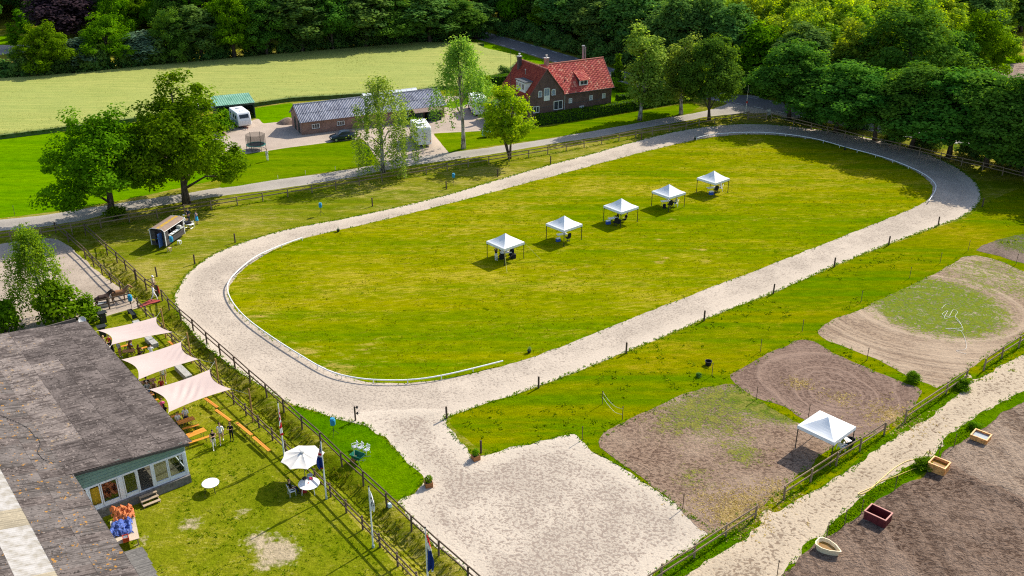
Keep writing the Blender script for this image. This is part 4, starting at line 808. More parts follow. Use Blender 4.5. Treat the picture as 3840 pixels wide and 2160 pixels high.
def frame_mat(o, u, v, w):                      # place child with x->u, y->v, z->w directions (3-vectors in the parent)
    return Matrix((( u[0], v[0], w[0], o[0]), (u[1], v[1], w[1], o[1]), (u[2], v[2], w[2], o[2]), (0, 0, 0, 1)))
def sheet_roof(parent, O, U, V, width, length, sw, sl, mats, pitch=.177, amp=.028, lap=.12, jit=.006, seed=0, name='roof_sheet', pick=None):
    """cover a slope with overlapping corrugated sheets; O top corner, U along the ridge, V down the slope"""
    U = Vector(U).normalized(); V = Vector(V).normalized(); N = U.cross(V); flip = N.z < 0; N = -N if flip else N; g = random.Random(seed)
    nc, nr = max(1, round(width / sw)), max(1, round(length / sl)); sw, sl = width / nc, length / nr; cache = {}
    for i in range(nc):
        for j in range(nr):
            m = mats[pick(i, j, nc, nr) if pick else 0]
            if m.name not in cache: cache[m.name] = corr_sheet(name, round((sw + .04) / pitch) * pitch, sl + lap, m, pitch, amp)
            q = link(name, cache[m.name], parent); d = Vector(O) + U * (sw * i) + V * (sl * j) + N * (.02 + .004 * (i % 2) + g.uniform(0, jit)); V2 = (V + N * (.03 / sl)).normalized()
            q.matrix_local = frame_mat(d, U, V2, (U.cross(V2)).normalized())
def window(parent, c, w, h, n, mats, cols=2, rows=1, fr=.09, depth=.08, sill=True, arch=0.):
    """window standing in a wall: c centre of the opening, n outward direction (parent axes)"""
    n = Vector(n).normalized(); u = Vector((-n.y, n.x, 0)); c = Vector(c); M = frame_mat(c, u, Vector((0, 0, 1)), n)
    f = MB(); f.box((0, h / 2 - fr / 2, depth / 2), (w, fr, depth)); f.box((0, -h / 2 + fr / 2, depth / 2), (w, fr, depth))
    for s in (-1, 1): f.box((s * (w / 2 - fr / 2), 0, depth / 2), (fr, h - 2 * fr, depth))
    iw, ih = w - 2 * fr, h - 2 * fr
    for k in range(1, cols): f.box((-iw / 2 + iw * k / cols, 0, depth / 2), (fr * .8, ih, depth * .9))
    for k in range(1, rows): f.box((0, -ih / 2 + ih * k / rows, depth / 2), (iw, fr * .5, depth * .8))
    if arch:
        a = MB(); pts = [(-w / 2 + w * k / 8, h / 2 + arch * math.sin(math.pi * k / 8)) for k in range(9)]
        a2 = [(x, y - fr * (1 if 0 < i < 8 else 0)) for i, (x, y) in enumerate(pts)]
        for k in range(8): f.add([(*pts[k], 0), (*pts[k + 1], 0), (*pts[k + 1], depth), (*pts[k], depth), (pts[k][0], h / 2 - fr, depth), (pts[k + 1][0], h / 2 - fr, depth)], [(0, 1, 2, 3), (3, 2, 5, 4)])
    o = f.build('window', mats[0], parent); o.matrix_local = M
    for k in range(cols):
        for r in range(rows):
            p = MB(); p.box((-iw / 2 + iw * (k + .5) / cols, -ih / 2 + ih * (r + .5) / rows, .02), (iw / cols - .02, ih / rows - .02, .012)); p.build('pane', mats[1], o)
    if sill: s = MB(); s.box((0, -h / 2 - .04, .07), (w + .12, .06, .16)); s.build('sill', mats[2] if len(mats) > 2 else mats[0], o)
    return o
def glass_mat(name, c=(.02, .025, .03)):
    t = NT(name, .08, .6); return t.out(t.mix(t.noise(t.obj(), 1.5, 2), c, tuple(x * 2.2 for x in c)))
M_glass = glass_mat('window_glass'); M_frame = plain('frame_white', (.78, .78, .76), .5, var=.05); M_stone = plain('sill_stone', (.10, .09, .09), .8)
M_curtain = plain('curtained_pane', (.22, .28, .36), .25, .5)
def tile_roof(name, O, U, V, width, length, tw, tl, mat, parent, cut=None, seed=0):
    """pantiles as one part: rows stepped down the slope, rounded across; cut(a, b) drops tiles outside the slope's outline"""
    U = Vector(U).normalized(); V = Vector(V).normalized(); N = U.cross(V)
    if N.z < 0: N = -N
    nc, nr = round(width / tw), round(length / tl); tw, tl = width / nc, length / nr; vs_, fs, tt = [], [], []; g = np.random.default_rng(seed)
    prof = [(0, 0), (.2, .035), (.5, .06), (.75, .03), (1, 0)]
    for j in range(nr):
        for i in range(nc):
            a0, b0 = i * tw, j * tl
            if cut and not cut(a0 + tw / 2, b0 + tl / 2): continue
            b = len(vs_); up = g.uniform(-.004, .004)
            for e, lift in ((0, 0.), (tl + .05, .05)):
                for s, z in prof: vs_.append(tuple(Vector(O) + U * (a0 + s * tw) + V * (b0 + e) + N * (z + lift * (.9 if e else 0) + up)))
            for s, z in prof: vs_.append(tuple(Vector(O) + U * (a0 + s * tw) + V * (b0 + tl + .05) + N * (-.01)))
            for k in range(4): fs += [(b + k, b + k + 1, b + 5 + k + 1, b + 5 + k), (b + 5 + k, b + 5 + k + 1, b + 10 + k + 1, b + 10 + k)]
            tt += [g.uniform()] * 15
    o = link(name, mesh_np(name, vs_, fs, [mat], False, {'tint': tt}), parent); o['kind'] = 'stuff'; return o
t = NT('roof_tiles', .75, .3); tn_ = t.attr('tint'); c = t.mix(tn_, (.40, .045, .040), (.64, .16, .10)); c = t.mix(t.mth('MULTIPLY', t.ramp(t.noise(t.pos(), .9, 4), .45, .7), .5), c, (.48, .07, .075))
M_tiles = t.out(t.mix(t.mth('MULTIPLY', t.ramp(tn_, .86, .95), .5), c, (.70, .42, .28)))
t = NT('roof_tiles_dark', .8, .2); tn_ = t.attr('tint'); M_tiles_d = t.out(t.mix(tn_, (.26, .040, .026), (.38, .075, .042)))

# ---- the brick house
HB = thing('brick_house', 'dark brick house with steep red tiled roof, dormers and chimneys', 'house', (8.65, 158.06, 0), R(29.3))
M_brick = brick_mat('house_brick', (.115, .062, .052), (.155, .082, .066), (.15, .12, .11)); M_brick2 = brick_mat('gable_brick', (.15, .088, .058), (.19, .11, .075), (.18, .14, .12))
GL, GD, WL, WD, EZ, AZ = -6.85, 9.0, 9.6, 6.6, 4.75, 8.95
m = MB()                                        # wall shell, main block with gables and wing
m.add([(GL, 0, 0), (0, 0, 0), (0, 0, EZ), (GL / 2, 0, AZ - .12), (GL, 0, EZ)], [(0, 1, 2, 3, 4)]); m.add([(GL, GD, 0), (0, GD, 0), (0, GD, EZ), (GL / 2, GD, AZ - .12), (GL, GD, EZ)], [(4, 3, 2, 1, 0)])
m.add([(GL, 0, 0), (GL, GD, 0), (GL, GD, EZ), (GL, 0, EZ)], [(3, 2, 1, 0)]); m.add([(0, GD, 0), (0, WD, 0), (0, WD, EZ), (0, GD, EZ)], [(0, 1, 2, 3)])
m.add([(0, 0, 0), (WL, 0, 0), (WL, 0, EZ), (0, 0, EZ)], [(0, 1, 2, 3)]); m.add([(WL, 0, 0), (WL, WD, 0), (WL, WD, EZ), (WL, WD / 2, AZ - .2), (WL, 0, EZ)], [(0, 1, 2, 3, 4)]); m.add([(0, WD, 0), (WL, WD, 0), (WL, WD, EZ), (0, WD, EZ)], [(3, 2, 1, 0)])
m.build('wall', M_brick, HB)
m = MB(); m.box((GL / 2, -.012, 2.72), (-GL + .03, .03, .1)); m.box((WL / 2, -.012, 2.72), (WL - .1, .03, .1)); m.build('string_course', M_stone, HB)
sl = math.atan2(AZ - EZ, -GL / 2); cs_, sn_ = math.cos(sl), math.sin(sl); ov = .35; Ls = -GL / 2 / cs_ + ov
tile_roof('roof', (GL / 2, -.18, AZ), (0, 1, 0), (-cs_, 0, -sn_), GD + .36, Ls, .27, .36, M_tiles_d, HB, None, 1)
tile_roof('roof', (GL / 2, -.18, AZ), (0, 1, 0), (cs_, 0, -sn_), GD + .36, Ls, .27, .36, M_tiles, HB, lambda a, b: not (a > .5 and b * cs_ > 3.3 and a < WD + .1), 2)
wsl = math.atan2(AZ - .1 - EZ + .25, WD / 2 + .3); wc, ws_ = math.cos(wsl), math.sin(wsl); WLs = (WD / 2 + .34) / wc
x0 = GL / 2
tile_roof('roof', (x0, WD / 2, AZ - .08), (1, 0, 0), (0, -wc, -ws_), WL - x0 + .3, WLs, .27, .36, M_tiles, HB, lambda a, b: a > (b * ws_) / math.tan(sl) - .12, 3)
tile_roof('roof', (x0, WD / 2, AZ - .08), (1, 0, 0), (0, wc, -ws_), WL - x0 + .3, WLs, .27, .36, M_tiles, HB, lambda a, b: a > (b * ws_) / math.tan(sl) - .12, 4)
M_ridge = plain('ridge_tiles', (.40, .15, .10), .8, var=.3, sc=9)
m = MB(); m.tube([(GL / 2, -.2, AZ + .02), (GL / 2, GD + .2, AZ + .02)], .13, 8); m.tube([(GL / 2, WD / 2, AZ - .05), (WL + .3, WD / 2, AZ - .05)], .13, 8); m.build('ridge', M_ridge, HB)
M_verge = plain('verge_board', (.16, .085, .07), .8); m = MB()
for s in (-1, 1): m.tube([(GL / 2, -.2, AZ + .0), (GL / 2 + s * (Ls - .02) * cs_, -.2, AZ - (Ls - .02) * sn_)] if s < 0 else [(GL / 2, -.2, AZ), (GL / 2 + 3.3, -.2, AZ - 3.3 * sn_ / cs_)], .07, 6)
for s in (-1, 1): m.tube([(WL + .27, WD / 2, AZ - .05), (WL + .27, WD / 2 + s * WLs * wc, AZ - .05 - WLs * ws_)], .07, 6)
m.build('verge', M_verge, HB)
M_gut = plain('gutter_dark', (.06, .055, .06), .5); m = MB(); m.tube([(-.02, -.42, EZ - .27), (WL + .35, -.42, EZ - .27)], .07, 6); m.build('gutter', M_gut, HB)
m = MB(); m.tube([(.12, -.38, EZ - .3), (.12, -.08, EZ - .5), (.12, -.08, 0)], .05, 6); m.build('downpipe', plain('downpipe_grey', (.45, .46, .46), .5), HB)
W3 = (M_frame, M_glass, M_stone); W3c = (M_frame, M_curtain, M_stone); fw = (0, -1, 0)
def qx(x, y): # position on the front wall seen at Q(x, y)
    d = ray('Q', x, y); o_ = Vector((8.65, 158.06, 0)); n = Vector((math.sin(R(29.3)), -math.cos(R(29.3)), 0)); c0 = Vector((0, 0, CAM_H)); s = (o_ - c0).dot(n) / d.dot(n); P = c0 + d * s - o_
    return P.x * math.cos(R(29.3)) + P.y * math.sin(R(29.3)), P.z
def qwin(x0, y0, x1, y1, mats, **k):
    a, z1 = qx((x0 + x1) / 2, y0); _, z0 = qx((x0 + x1) / 2, y1); l, _ = qx(x0, (y0 + y1) / 2); r, _ = qx(x1, (y0 + y1) / 2); window(HB, ((l + r) / 2, -.004, (z0 + z1) / 2), r - l, z1 - z0, fw, mats, **k)
qwin(736, 712, 804, 815, W3c, cols=1, arch=.09); qwin(972, 682, 1040, 780, W3c, cols=1, arch=.09); qwin(652, 975, 755, 1088, W3, cols=2); qwin(1008, 875, 1166, 1028, W3, cols=2)
qwin(1272, 835, 1330, 918, W3c, cols=2, rows=2); qwin(1634, 782, 1690, 866, W3c, cols=2, rows=2); qwin(1858, 748, 1914, 832, W3c, cols=2, rows=2); qwin(1460, 965, 1536, 1035, W3c, cols=2)
qwin(836, 660, 940, 795, W3c, cols=2, sill=False, arch=.08)
l, z1 = qx(838, 797); r, z0 = qx(938, 868); m = MB(); m.box(((l + r) / 2, -.03, (z0 + z1) / 2), (r - l, .07, z1 - z0)); m.build('door_panel', M_frame, HB)
# tiled dormer on the wing's slope
dl, _ = qx(1400, 660); DX = 4.05; dm = MB(); zf = EZ + .55; 
yb = lambda z: WD / 2 - (AZ - .08 - z) / math.tan(wsl)   # slope's y at height z
z0, hD = 5.35, .95; yf = yb(z0) - .06
m = MB(); m.box((DX, yf + .75, z0 + hD / 2), (1.75, 1.5, hD)); d_ = m.build('dormer', M_frame, HB)
window(d_, (DX, yf - .002, z0 + hD / 2 + .02), 1.45, .75, fw, (M_frame, M_glass), cols=2, sill=False)
zt = z0 + hD; yt = yb(zt + 1.15); dv = Vector((0, yf - .35 - yt, zt + .02 - (zt + 1.15))); tile_roof('dormer_roof', (DX - 1.05, yt, zt + 1.15), (1, 0, 0), dv, 2.1, dv.length, .27, .36, M_tiles, HB, None, 7)
for s in (-1, 1):
    m = MB(); m.add([(DX + s * .9, yf, z0), (DX + s * .9, yb(zt), zt), (DX + s * .9, yf, zt), (DX + s * .9, yt, zt + 1.05)], [(0, 1, 2), (2, 1, 3)]); m.build('dormer_cheek', M_gut, HB)
# flat-roofed dormer on the main block's left slope
xs = lambda z: GL / 2 - (AZ - z) / math.tan(sl)
z0, z1 = EZ + .35, EZ + 2.0; xf = xs(z0) - .1; yc = 2.9
m = MB(); m.box(((xf + xs(z1) + .3) / 2, yc, (z0 + z1) / 2), (xs(z1) + .3 - xf, 3.0, z1 - z0)); d_ = m.build('flat_dormer', M_frame, HB)
m = MB(); m.box(((xf + xs(z1) + .6) / 2 - .1, yc, z1 + .07), (xs(z1) + .75 - xf, 3.35, .14)); m.build('dormer_roof', plain('roof_felt', (.075, .085, .095), .8), HB)
for k in (-.95, 0, .95): window(d_, (xf - .003, yc + k, (z0 + z1) / 2 + .1), .8, 1.1, (-1, 0, 0), (M_frame, M_glass), cols=1, sill=False)
# chimneys, stove pipes
M_chim = brick_mat('chimney_brick', (.07, .05, .05), (.10, .07, .06), (.10, .09, .09)); M_chim2 = brick_mat('chimney_brick_pale', (.26, .19, .15), (.33, .24, .19), (.3, .27, .24)); M_cap = plain('chimney_cap', (.55, .52, .48), .8); M_zinc = plain('zinc', (.33, .36, .40), .4, .5, .6)
def chimney(x, y, zb, zt, w, mat):
    m = MB(); m.box((x, y, (zb + zt) / 2), (w, w * .8, zt - zb)); c_ = m.build('chimney', mat, HB)
    m = MB(); m.box((x, y, zt + .05), (w + .12, w * .8 + .12, .1)); m.tube([(x, y, zt + .1), (x, y, zt + .45)], .12, 8); m.box((x, y, zt + .5), (.34, .34, .07)); m.build('cap', M_cap, c_)
chimney(GL / 2 - .9, 7.4, 7.2, 9.75, .62, M_chim); chimney(GL / 2 + 2.0, WD / 2 + .1, 8.2, 9.9, .68, M_chim2)
m = MB(); m.tube([(GL / 2 - 1.35, 4.6, 7.0), (GL / 2 - 1.35, 4.6, 8.1)], .06, 8); m.tube([(GL / 2 - 1.35, 4.6, 8.1), (GL / 2 - 1.35, 4.6, 8.22)], .11, 8); m.box((GL / 2 - 1.4, 4.6, 7.18), (.45, .35, .04), ry=-sl); m.build('vent_pipe', M_zinc, HB)
m = MB(); m.tube([(.75, yb(6.2) - .02, 6.1), (.75, yb(6.2) - .05, 7.1)], .06, 8); m.build('vent_pipe', M_gut, HB)
m = MB(); m.tube([(7.2, WD / 2 + 2.2, 6.2), (7.2, WD / 2 + 2.2, 10.6)], .2, 10); m.tube([(7.2, WD / 2 + 2.2, 10.6), (7.2, WD / 2 + 2.2, 10.8)], .28, 10); m.tube([(7.65, WD / 2 + 2.2, 6.2), (7.65, WD / 2 + 2.2, 10.5)], .09, 8); m.build('flue', plain('flue_steel', (.22, .22, .23), .5), HB)
# dark lean-to at the house's left side
m = MB(); m.quad((GL - 4.6, .8, 2.45), (GL - .02, .8, 3.1), (GL - .02, 7.6, 3.1), (GL - 4.6, 7.6, 2.45), .1); m.build('lean_to_roof', plain('roof_bitumen', (.035, .042, .055), .6), HB)
m = MB(); m.box((GL - 2.3, 4.2, 1.2), (4.2, 6.2, 2.4)); m.build('lean_to_wall', M_brick2, HB)
for k in range(3): window(HB, (GL - 3.6 + k * 1.25, 1.09, 1.45), 1.0, 1.3, fw, (M_frame, M_glass), cols=1, sill=False)
# tall aerial mast beside the house
c = Vector((-.2, 155.2, 0)); o = thing('aerial_mast', 'tall thin aerial mast standing before the house gable', 'mast', c)
m = MB(); m.tube([(0, 0, -.1), (0, 0, 12.0)], [.07, .03], 6); m.build('pole', M_gut, o); m = MB(); m.tube([(-.5, 0, 11.6), (.5, 0, 11.6)], .02, 4); m.build('crossbar', M_gut, o)

# ---- the long brick barn
LB = thing('long_barn', 'long low brick barn with corrugated grey-blue roof', 'barn', (-33.55, 149.25, 0), R(26.2)); BL, BD, BE, BR = 24.6, 6.2, 2.3, 4.15
M_bbrick = brick_mat('barn_brick', (.24, .125, .095), (.31, .165, .125), (.27, .21, .18)); M_bgreen = plain('board_green', (.02, .035, .03), .7)
m = MB(); m.add([(0, 0, 0), (BL, 0, 0), (BL, 0, BE), (0, 0, BE)], [(0, 1, 2, 3)]); m.add([(0, BD, 0), (BL, BD, 0), (BL, BD, BE), (0, BD, BE)], [(3, 2, 1, 0)])
for x in (0, BL): m.add([(x, 0, 0), (x, BD, 0), (x, BD, BE), (x, BD / 2, BR - .05), (x, 0, BE)], [(4, 3, 2, 1, 0)] if x == 0 else [(0, 1, 2, 3, 4)])
m.build('wall', M_bbrick, LB)
M_corr = corr_mat('roof_corrugated_blue', (.22, .22, .26), (.42, .42, .47), None, 0, .2); s_ = math.atan2(BR - BE, BD / 2); l_ = (BD / 2 + .35) / math.cos(s_)
sheet_roof(LB, (-.3, BD / 2, BR + .03), (1, 0, 0), (0, -math.cos(s_), -math.sin(s_)), BL + .6, l_, 1.06, 1.95, [M_corr], .265, .045)
sheet_roof(LB, (-.3, BD / 2, BR + .03), (1, 0, 0), (0, math.cos(s_), -math.sin(s_)), BL + .6, l_, 1.06, 1.95, [M_corr], .265, .045, seed=3)
m = MB(); m.tube([(-.3, BD / 2, BR + .1), (BL + .3, BD / 2, BR + .1)], .1, 6); m.build('ridge', M_corr, LB)
for a, b_ in ((.3, 7.1), (7.9, 13.5), (14., 24.2)): m = MB(); m.box(((a + b_) / 2, -.03, BE - .14), (b_ - a, .05, .28)); m.build('fascia', M_bgreen, LB)
def bx(x, y):
    d = ray('B', x, y); o_ = Vector((-33.55, 149.25, 0)); n = Vector((math.sin(R(26.2)), -math.cos(R(26.2)), 0)); c0 = Vector((0, 0, CAM_H)); s = (o_ - c0).dot(n) / d.dot(n); P = c0 + d * s - o_
    return P.x * math.cos(R(26.2)) + P.y * math.sin(R(26.2)), P.z
for x0, y0, x1, y1 in ((1318, 722, 1412, 778), (1620, 688, 1712, 740), (2400, 585, 2484, 636), (1930, 650, 2020, 700)):
    l, _ = bx(x0, (y0 + y1) / 2); r, _ = bx(x1, (y0 + y1) / 2); _, za = bx((x0 + x1) / 2, y0); _, zb = bx((x0 + x1) / 2, y1); window(LB, ((l + r) / 2, -.004, (za + zb) / 2), r - l, za - zb, fw, W3, cols=3, fr=.07)
for y in (1.6, 3.9): m = MB(); m.box((-.02, y, 1.02), (.06, .95, 2.04)); d_ = m.build('door', M_bgreen, LB); m = MB(); m.tube([(-.09, y + .35, 1.), (-.09, y + .35, 1.12)], .02, 5); m.build('handle', M_zinc, d_)
m = MB(); m.quad((18.6, -1.9, 1.75), (23.6, -1.9, 1.75), (23.6, -.02, 2.15), (18.6, -.02, 2.15), .06); m.build('porch_roof', corr_mat('porch_corr', (.17, .12, .10), (.26, .19, .16)), LB)
m = MB(); m.box((19.4, -1.0, .85), (1.4, 1.5, 1.7)); m.box((22.2, -.9, .85), (2.4, 1.3, 1.7)); m.build('porch_wall', M_bgreen, LB)
# greenhouse behind it
GH = thing('greenhouse', 'low white glass greenhouse behind the long barn roof', 'greenhouse', Vector((-33.55, 149.25, 0)) + Vector((math.cos(R(26.2)) * 13.5 - math.sin(R(26.2)) * 8.6, math.sin(R(26.2)) * 13.5 + math.cos(R(26.2)) * 8.6, 0)), R(26.2))
t = NT('greenhouse_glass', .25, .5); M_ghg = t.out(t.mix(t.noise(t.obj(), 1.2, 3), (.55, .60, .60), (.78, .80, .78)))
m = MB(); m.box((5, 1.5, 1.05), (10, 3, 2.1)); m.build('wall', M_ghg, GH)
for k in range(10):
    for s in (0, 1):
        m = MB(); a_ = (k * 1. + .03, 1.5, 2.95); b_ = (k * 1. + .97, 1.5, 2.95)
        m.quad(a_, (a_[0], -.1 if s == 0 else 3.1, 2.1), (b_[0], -.1 if s == 0 else 3.1, 2.1), b_, .02); m.build('roof_pane', M_ghg, GH)
m = MB(); m.tube([(0, 1.5, 2.98), (10, 1.5, 2.98)], .04, 4); m.build('ridge', M_frame, GH)

# ---- green open-fronted shed, and the scrap-roofed lean-to beside it
SH = thing('open_shed', 'dark green open-fronted shed with light green ribbed roof', 'shed', (-49.1, 156.9, 0), R(23.3)); M_sg = plain('shed_green', (.020, .045, .032), .6)
for p_ in ((.06, .06), (3.1, .06), (6.14, .06), (.06, 5.9), (6.14, 5.9)): m = MB(); m.box((p_[0], p_[1], 1.3), (.14, .14, 2.6)); m.build('post', M_sg, SH)
for (x, y, w, d) in ((0, 3, .05, 5.9), (6.2, 3, .05, 5.9), (3.1, 5.98, 6.2, .05)): m = MB(); m.box((x, y, 1.28), (w, d, 2.5)); m.build('wall', M_sg, SH)
m = MB(); m.box((3.1, -.03, 2.55), (6.3, .1, .3)); m.build('fascia', M_sg, SH)
M_sroof = corr_mat('shed_roof_green', (.10, .25, .17), (.19, .36, .27), None, 0, .1)
sheet_roof(SH, (-.15, 6.15, 2.95), (1, 0, 0), (0, -1, -.035), 6.5, 6.4, 1.08, 6.4, [M_sroof], .36, .03)
c = gp('B', 100, 640); o = thing('scrap_shelter', 'low shelter roofed with rusty red and white sheets left of the green shed', 'shelter', (-52.6, 158.6, 0), R(23.3))
M_rust = corr_mat('sheet_rust', (.42, .07, .045), (.55, .14, .10), None, 0, .2); M_wsheet = corr_mat('sheet_white', (.55, .57, .60), (.72, .74, .76), None, 0, .2)
for i in range(3): m = MB(); m.quad((i * 1.05, 0, 1.75), (i * 1.05 + 1.0, 0, 1.75), (i * 1.05 + 1.0, 2.6, 2.1), (i * 1.05, 2.6, 2.1), .03); m.build('roof_sheet', (M_wsheet, M_rust, M_wsheet)[i], o)
for x in (.1, 3.0):
    for y in (.1, 2.4): m = MB(); m.tube([(x, y, -.1), (x, y, 1.75 + y * .13)], .05, 6); m.build('post', M_post, o)

# ---- hedges
def hedge(name, label, path, w, h, seed=0, mat=M_hedge, dens=46, leaf=.12, group=None):
    P = [Vector((p[0], p[1], 0)) for p in path]; o = thing(name, label, 'hedge', P[0], 0, group); g = np.random.default_rng(seed); pts, nor = [], []
    core = MB()
    for a, b in zip(P[:-1], P[1:]):
        d = b - a; L = d.length; u = d / L; n = Vector((-u.y, u.x, 0)); mid = (a + b) / 2 - P[0]
        core.box((mid.x, mid.y, h / 2 - .06), (L - .1, w - .16, h - .12), math.atan2(u.y, u.x))
        for (cnt, f) in ((int(L * h * dens), 's1'), (int(L * h * dens), 's2'), (int(L * w * dens * 1.3), 't')):
            s = g.uniform(0, L, cnt); q = g.uniform(0, 1, cnt); r = g.normal(0, .05, cnt)
            off = {'s1': np.full(cnt, -w / 2), 's2': np.full(cnt, w / 2), 't': (q - .5) * w}[f] + (r if f != 't' else 0); z = q * h if f != 't' else h + r
            pts.append(np.column_stack([(a.x - P[0].x) + u.x * s + n.x * off, (a.y - P[0].y) + u.y * s + n.y * off, z])); nv = {'s1': -n, 's2': n, 't': Vector((0, 0, 1))}[f]; nor.append(np.tile(np.array(nv) * 1.3, (cnt, 1)))
    for e, sgn in ((P[0], -1), (P[-1], 1)):
        cnt = int(w * h * dens); u = ((P[1] - P[0]) if sgn < 0 else (P[-1] - P[-2])).normalized(); n = Vector((-u.y, u.x, 0)); q = g.uniform(-.5, .5, cnt) * w; z = g.uniform(0, h, cnt)
        pts.append(np.column_stack([e.x - P[0].x + n.x * q, e.y - P[0].y + n.y * q, z])); nor.append(np.tile(np.array(u) * sgn, (cnt, 1)))
    C = np.concatenate(pts); V, Q, tt = leaves_np(C, None, np.concatenate(nor), leaf, np.full(len(C), .5) + g.normal(0, .25, len(C)), seed)
    link('foliage', mesh_np('foliage', V, Q, [mat], False, {'tint': tt}), o); core.build('inner_box', plain('hedge_core', (.012, .030, .006), 1.), o)  # plain dark box filling the hedge behind its leaves
hedge('clipped_hedge', 'long clipped hedge in front of the brick house', GP('C', [(1105, 795), (1500, 735), (1930, 660), (2340, 590)]), 1.3, 1.75, 1)
hedge('clipped_hedge', 'second clipped hedge behind the long one, right of the house', GP('C', [(1745, 615), (2050, 575), (2230, 545)]), 1.3, 1.5, 2)
hedge('clipped_hedge', 'clipped hedge between the grain field and the house lean-to', GP('C', [(722, 478), (840, 470), (930, 455)]), 1.6, 1.9, 3)
hedge('clipped_hedge', 'short clipped hedge by the road behind the house', GP('C', [(1700, 430), (1800, 432)]), 1.2, 1.5, 4)
# ================================================================== people
REG.update({'R1': (1800, 860, 300 / 2557), 'R2': (2030, 780, 370 / 2576), 'R3': (2420, 620, 360 / 2576), 'R4': (520, 780, 280 / 2387), 'R5': (340, 1060, 280 / 1433), 'R6': (360, 1240, 260 / 1456), 'R7': (500, 1400, 280 / 819), 'R8': (760, 1520, 200 / 910), 'Y': (2880, 1500, 520 / 2093)})
SKIN = plain('skin', (.52, .31, .22), .6, var=.06); SKIN2 = plain('skin_tanned', (.40, .22, .15), .6, var=.06)
def cloth(name, c): return plain('cloth_' + name, c, .9, .1, var=.18, sc=9, bump=.2)
CL = {'white': cloth('white', (.78, .78, .80)), 'black': cloth('black', (.012, .012, .015)), 'navy': cloth('navy', (.02, .03, .07)), 'blue': cloth('blue', (.03, .22, .50)), 'jeans': cloth('jeans', (.10, .17, .30)), 'lightjeans': cloth('lightjeans', (.25, .36, .50)), 'beige': cloth('beige', (.55, .45, .33)), 'grey': cloth('grey', (.30, .32, .34)), 'brown': cloth('brown', (.16, .075, .045)),
      'yellow': cloth('yellow', (.70, .60, .22)), 'pink': cloth('pink', (.70, .12, .28)), 'teal': cloth('teal', (.04, .35, .38)), 'olive': cloth('olive', (.20, .22, .04)), 'red': cloth('red', (.40, .03, .03)), 'skyblue': cloth('skyblue', (.05, .42, .72)), 'offwhite': cloth('offwhite', (.70, .66, .58)), 'shoe': cloth('shoe', (.03, .025, .02)), 'shoewhite': cloth('shoewhite', (.75, .75, .73))}
HAIR = {'dark': plain('hair_dark', (.02, .014, .010), .6), 'brown': plain('hair_brown', (.10, .045, .022), .6), 'blond': plain('hair_blond', (.55, .38, .18), .6), 'grey': plain('hair_grey', (.55, .53, .50), .6), 'bald': None}
def skin_mesh(name, verts, edges, rad, sub=1):
    me = bpy.data.meshes.new(name + '_skel'); me.from_pydata(verts, edges, []); me.update()
    o = bpy.data.objects.new(name + '_skel', me); col.objects.link(o)
    mod = o.modifiers.new('skin', 'SKIN'); mod.branch_smoothing = .2
    for i, v in enumerate(me.skin_vertices[0].data): v.radius = rad[i] if hasattr(rad[i], '__len__') else (rad[i], rad[i]); v.use_root = (i == 0)
    if sub: s = o.modifiers.new('sub', 'SUBSURF'); s.levels = sub; s.render_levels = sub
    dg = bpy.context.evaluated_depsgraph_get(); dg.update(); out = bpy.data.meshes.new_from_object(o.evaluated_get(dg)); out.name = name
    bpy.data.objects.remove(o); bpy.data.meshes.remove(me)
    return out
def hand(V, E, Rd, Lb, iw, d, side):
    """palm and five fingers beyond wrist index iw, pointing along d"""
    d = Vector(d).normalized(); w = Vector(V[iw]); s = d.cross(Vector((0, 0, 1)) if abs(d.z) < .9 else Vector((0, 1, 0))).normalized()
    n = s.cross(d); p = w + d * .07; ip = len(V); V.append(tuple(p)); Rd.append((.040, .022)); Lb.append('skin'); E.append((iw, ip))
    for k, ln in zip((-1.5, -.5, .5, 1.5), (.055, .07, .075, .066)):
        a = p + d * .035 + s * k * .019; b = a + d * ln + n * .025; i = len(V); V += [tuple(a), tuple(b)]; Rd += [.0095, .008]; Lb += ['skin', 'skin']; E += [(ip, i), (i, i + 1)]
    a = p - d * .02 + s * side * .045; b = a + d * .05 + s * side * .015; i = len(V); V += [tuple(a), tuple(b)]; Rd += [.011, .009]; Lb += ['skin', 'skin']; E += [(ip, i), (i, i + 1)]
person_n = 0
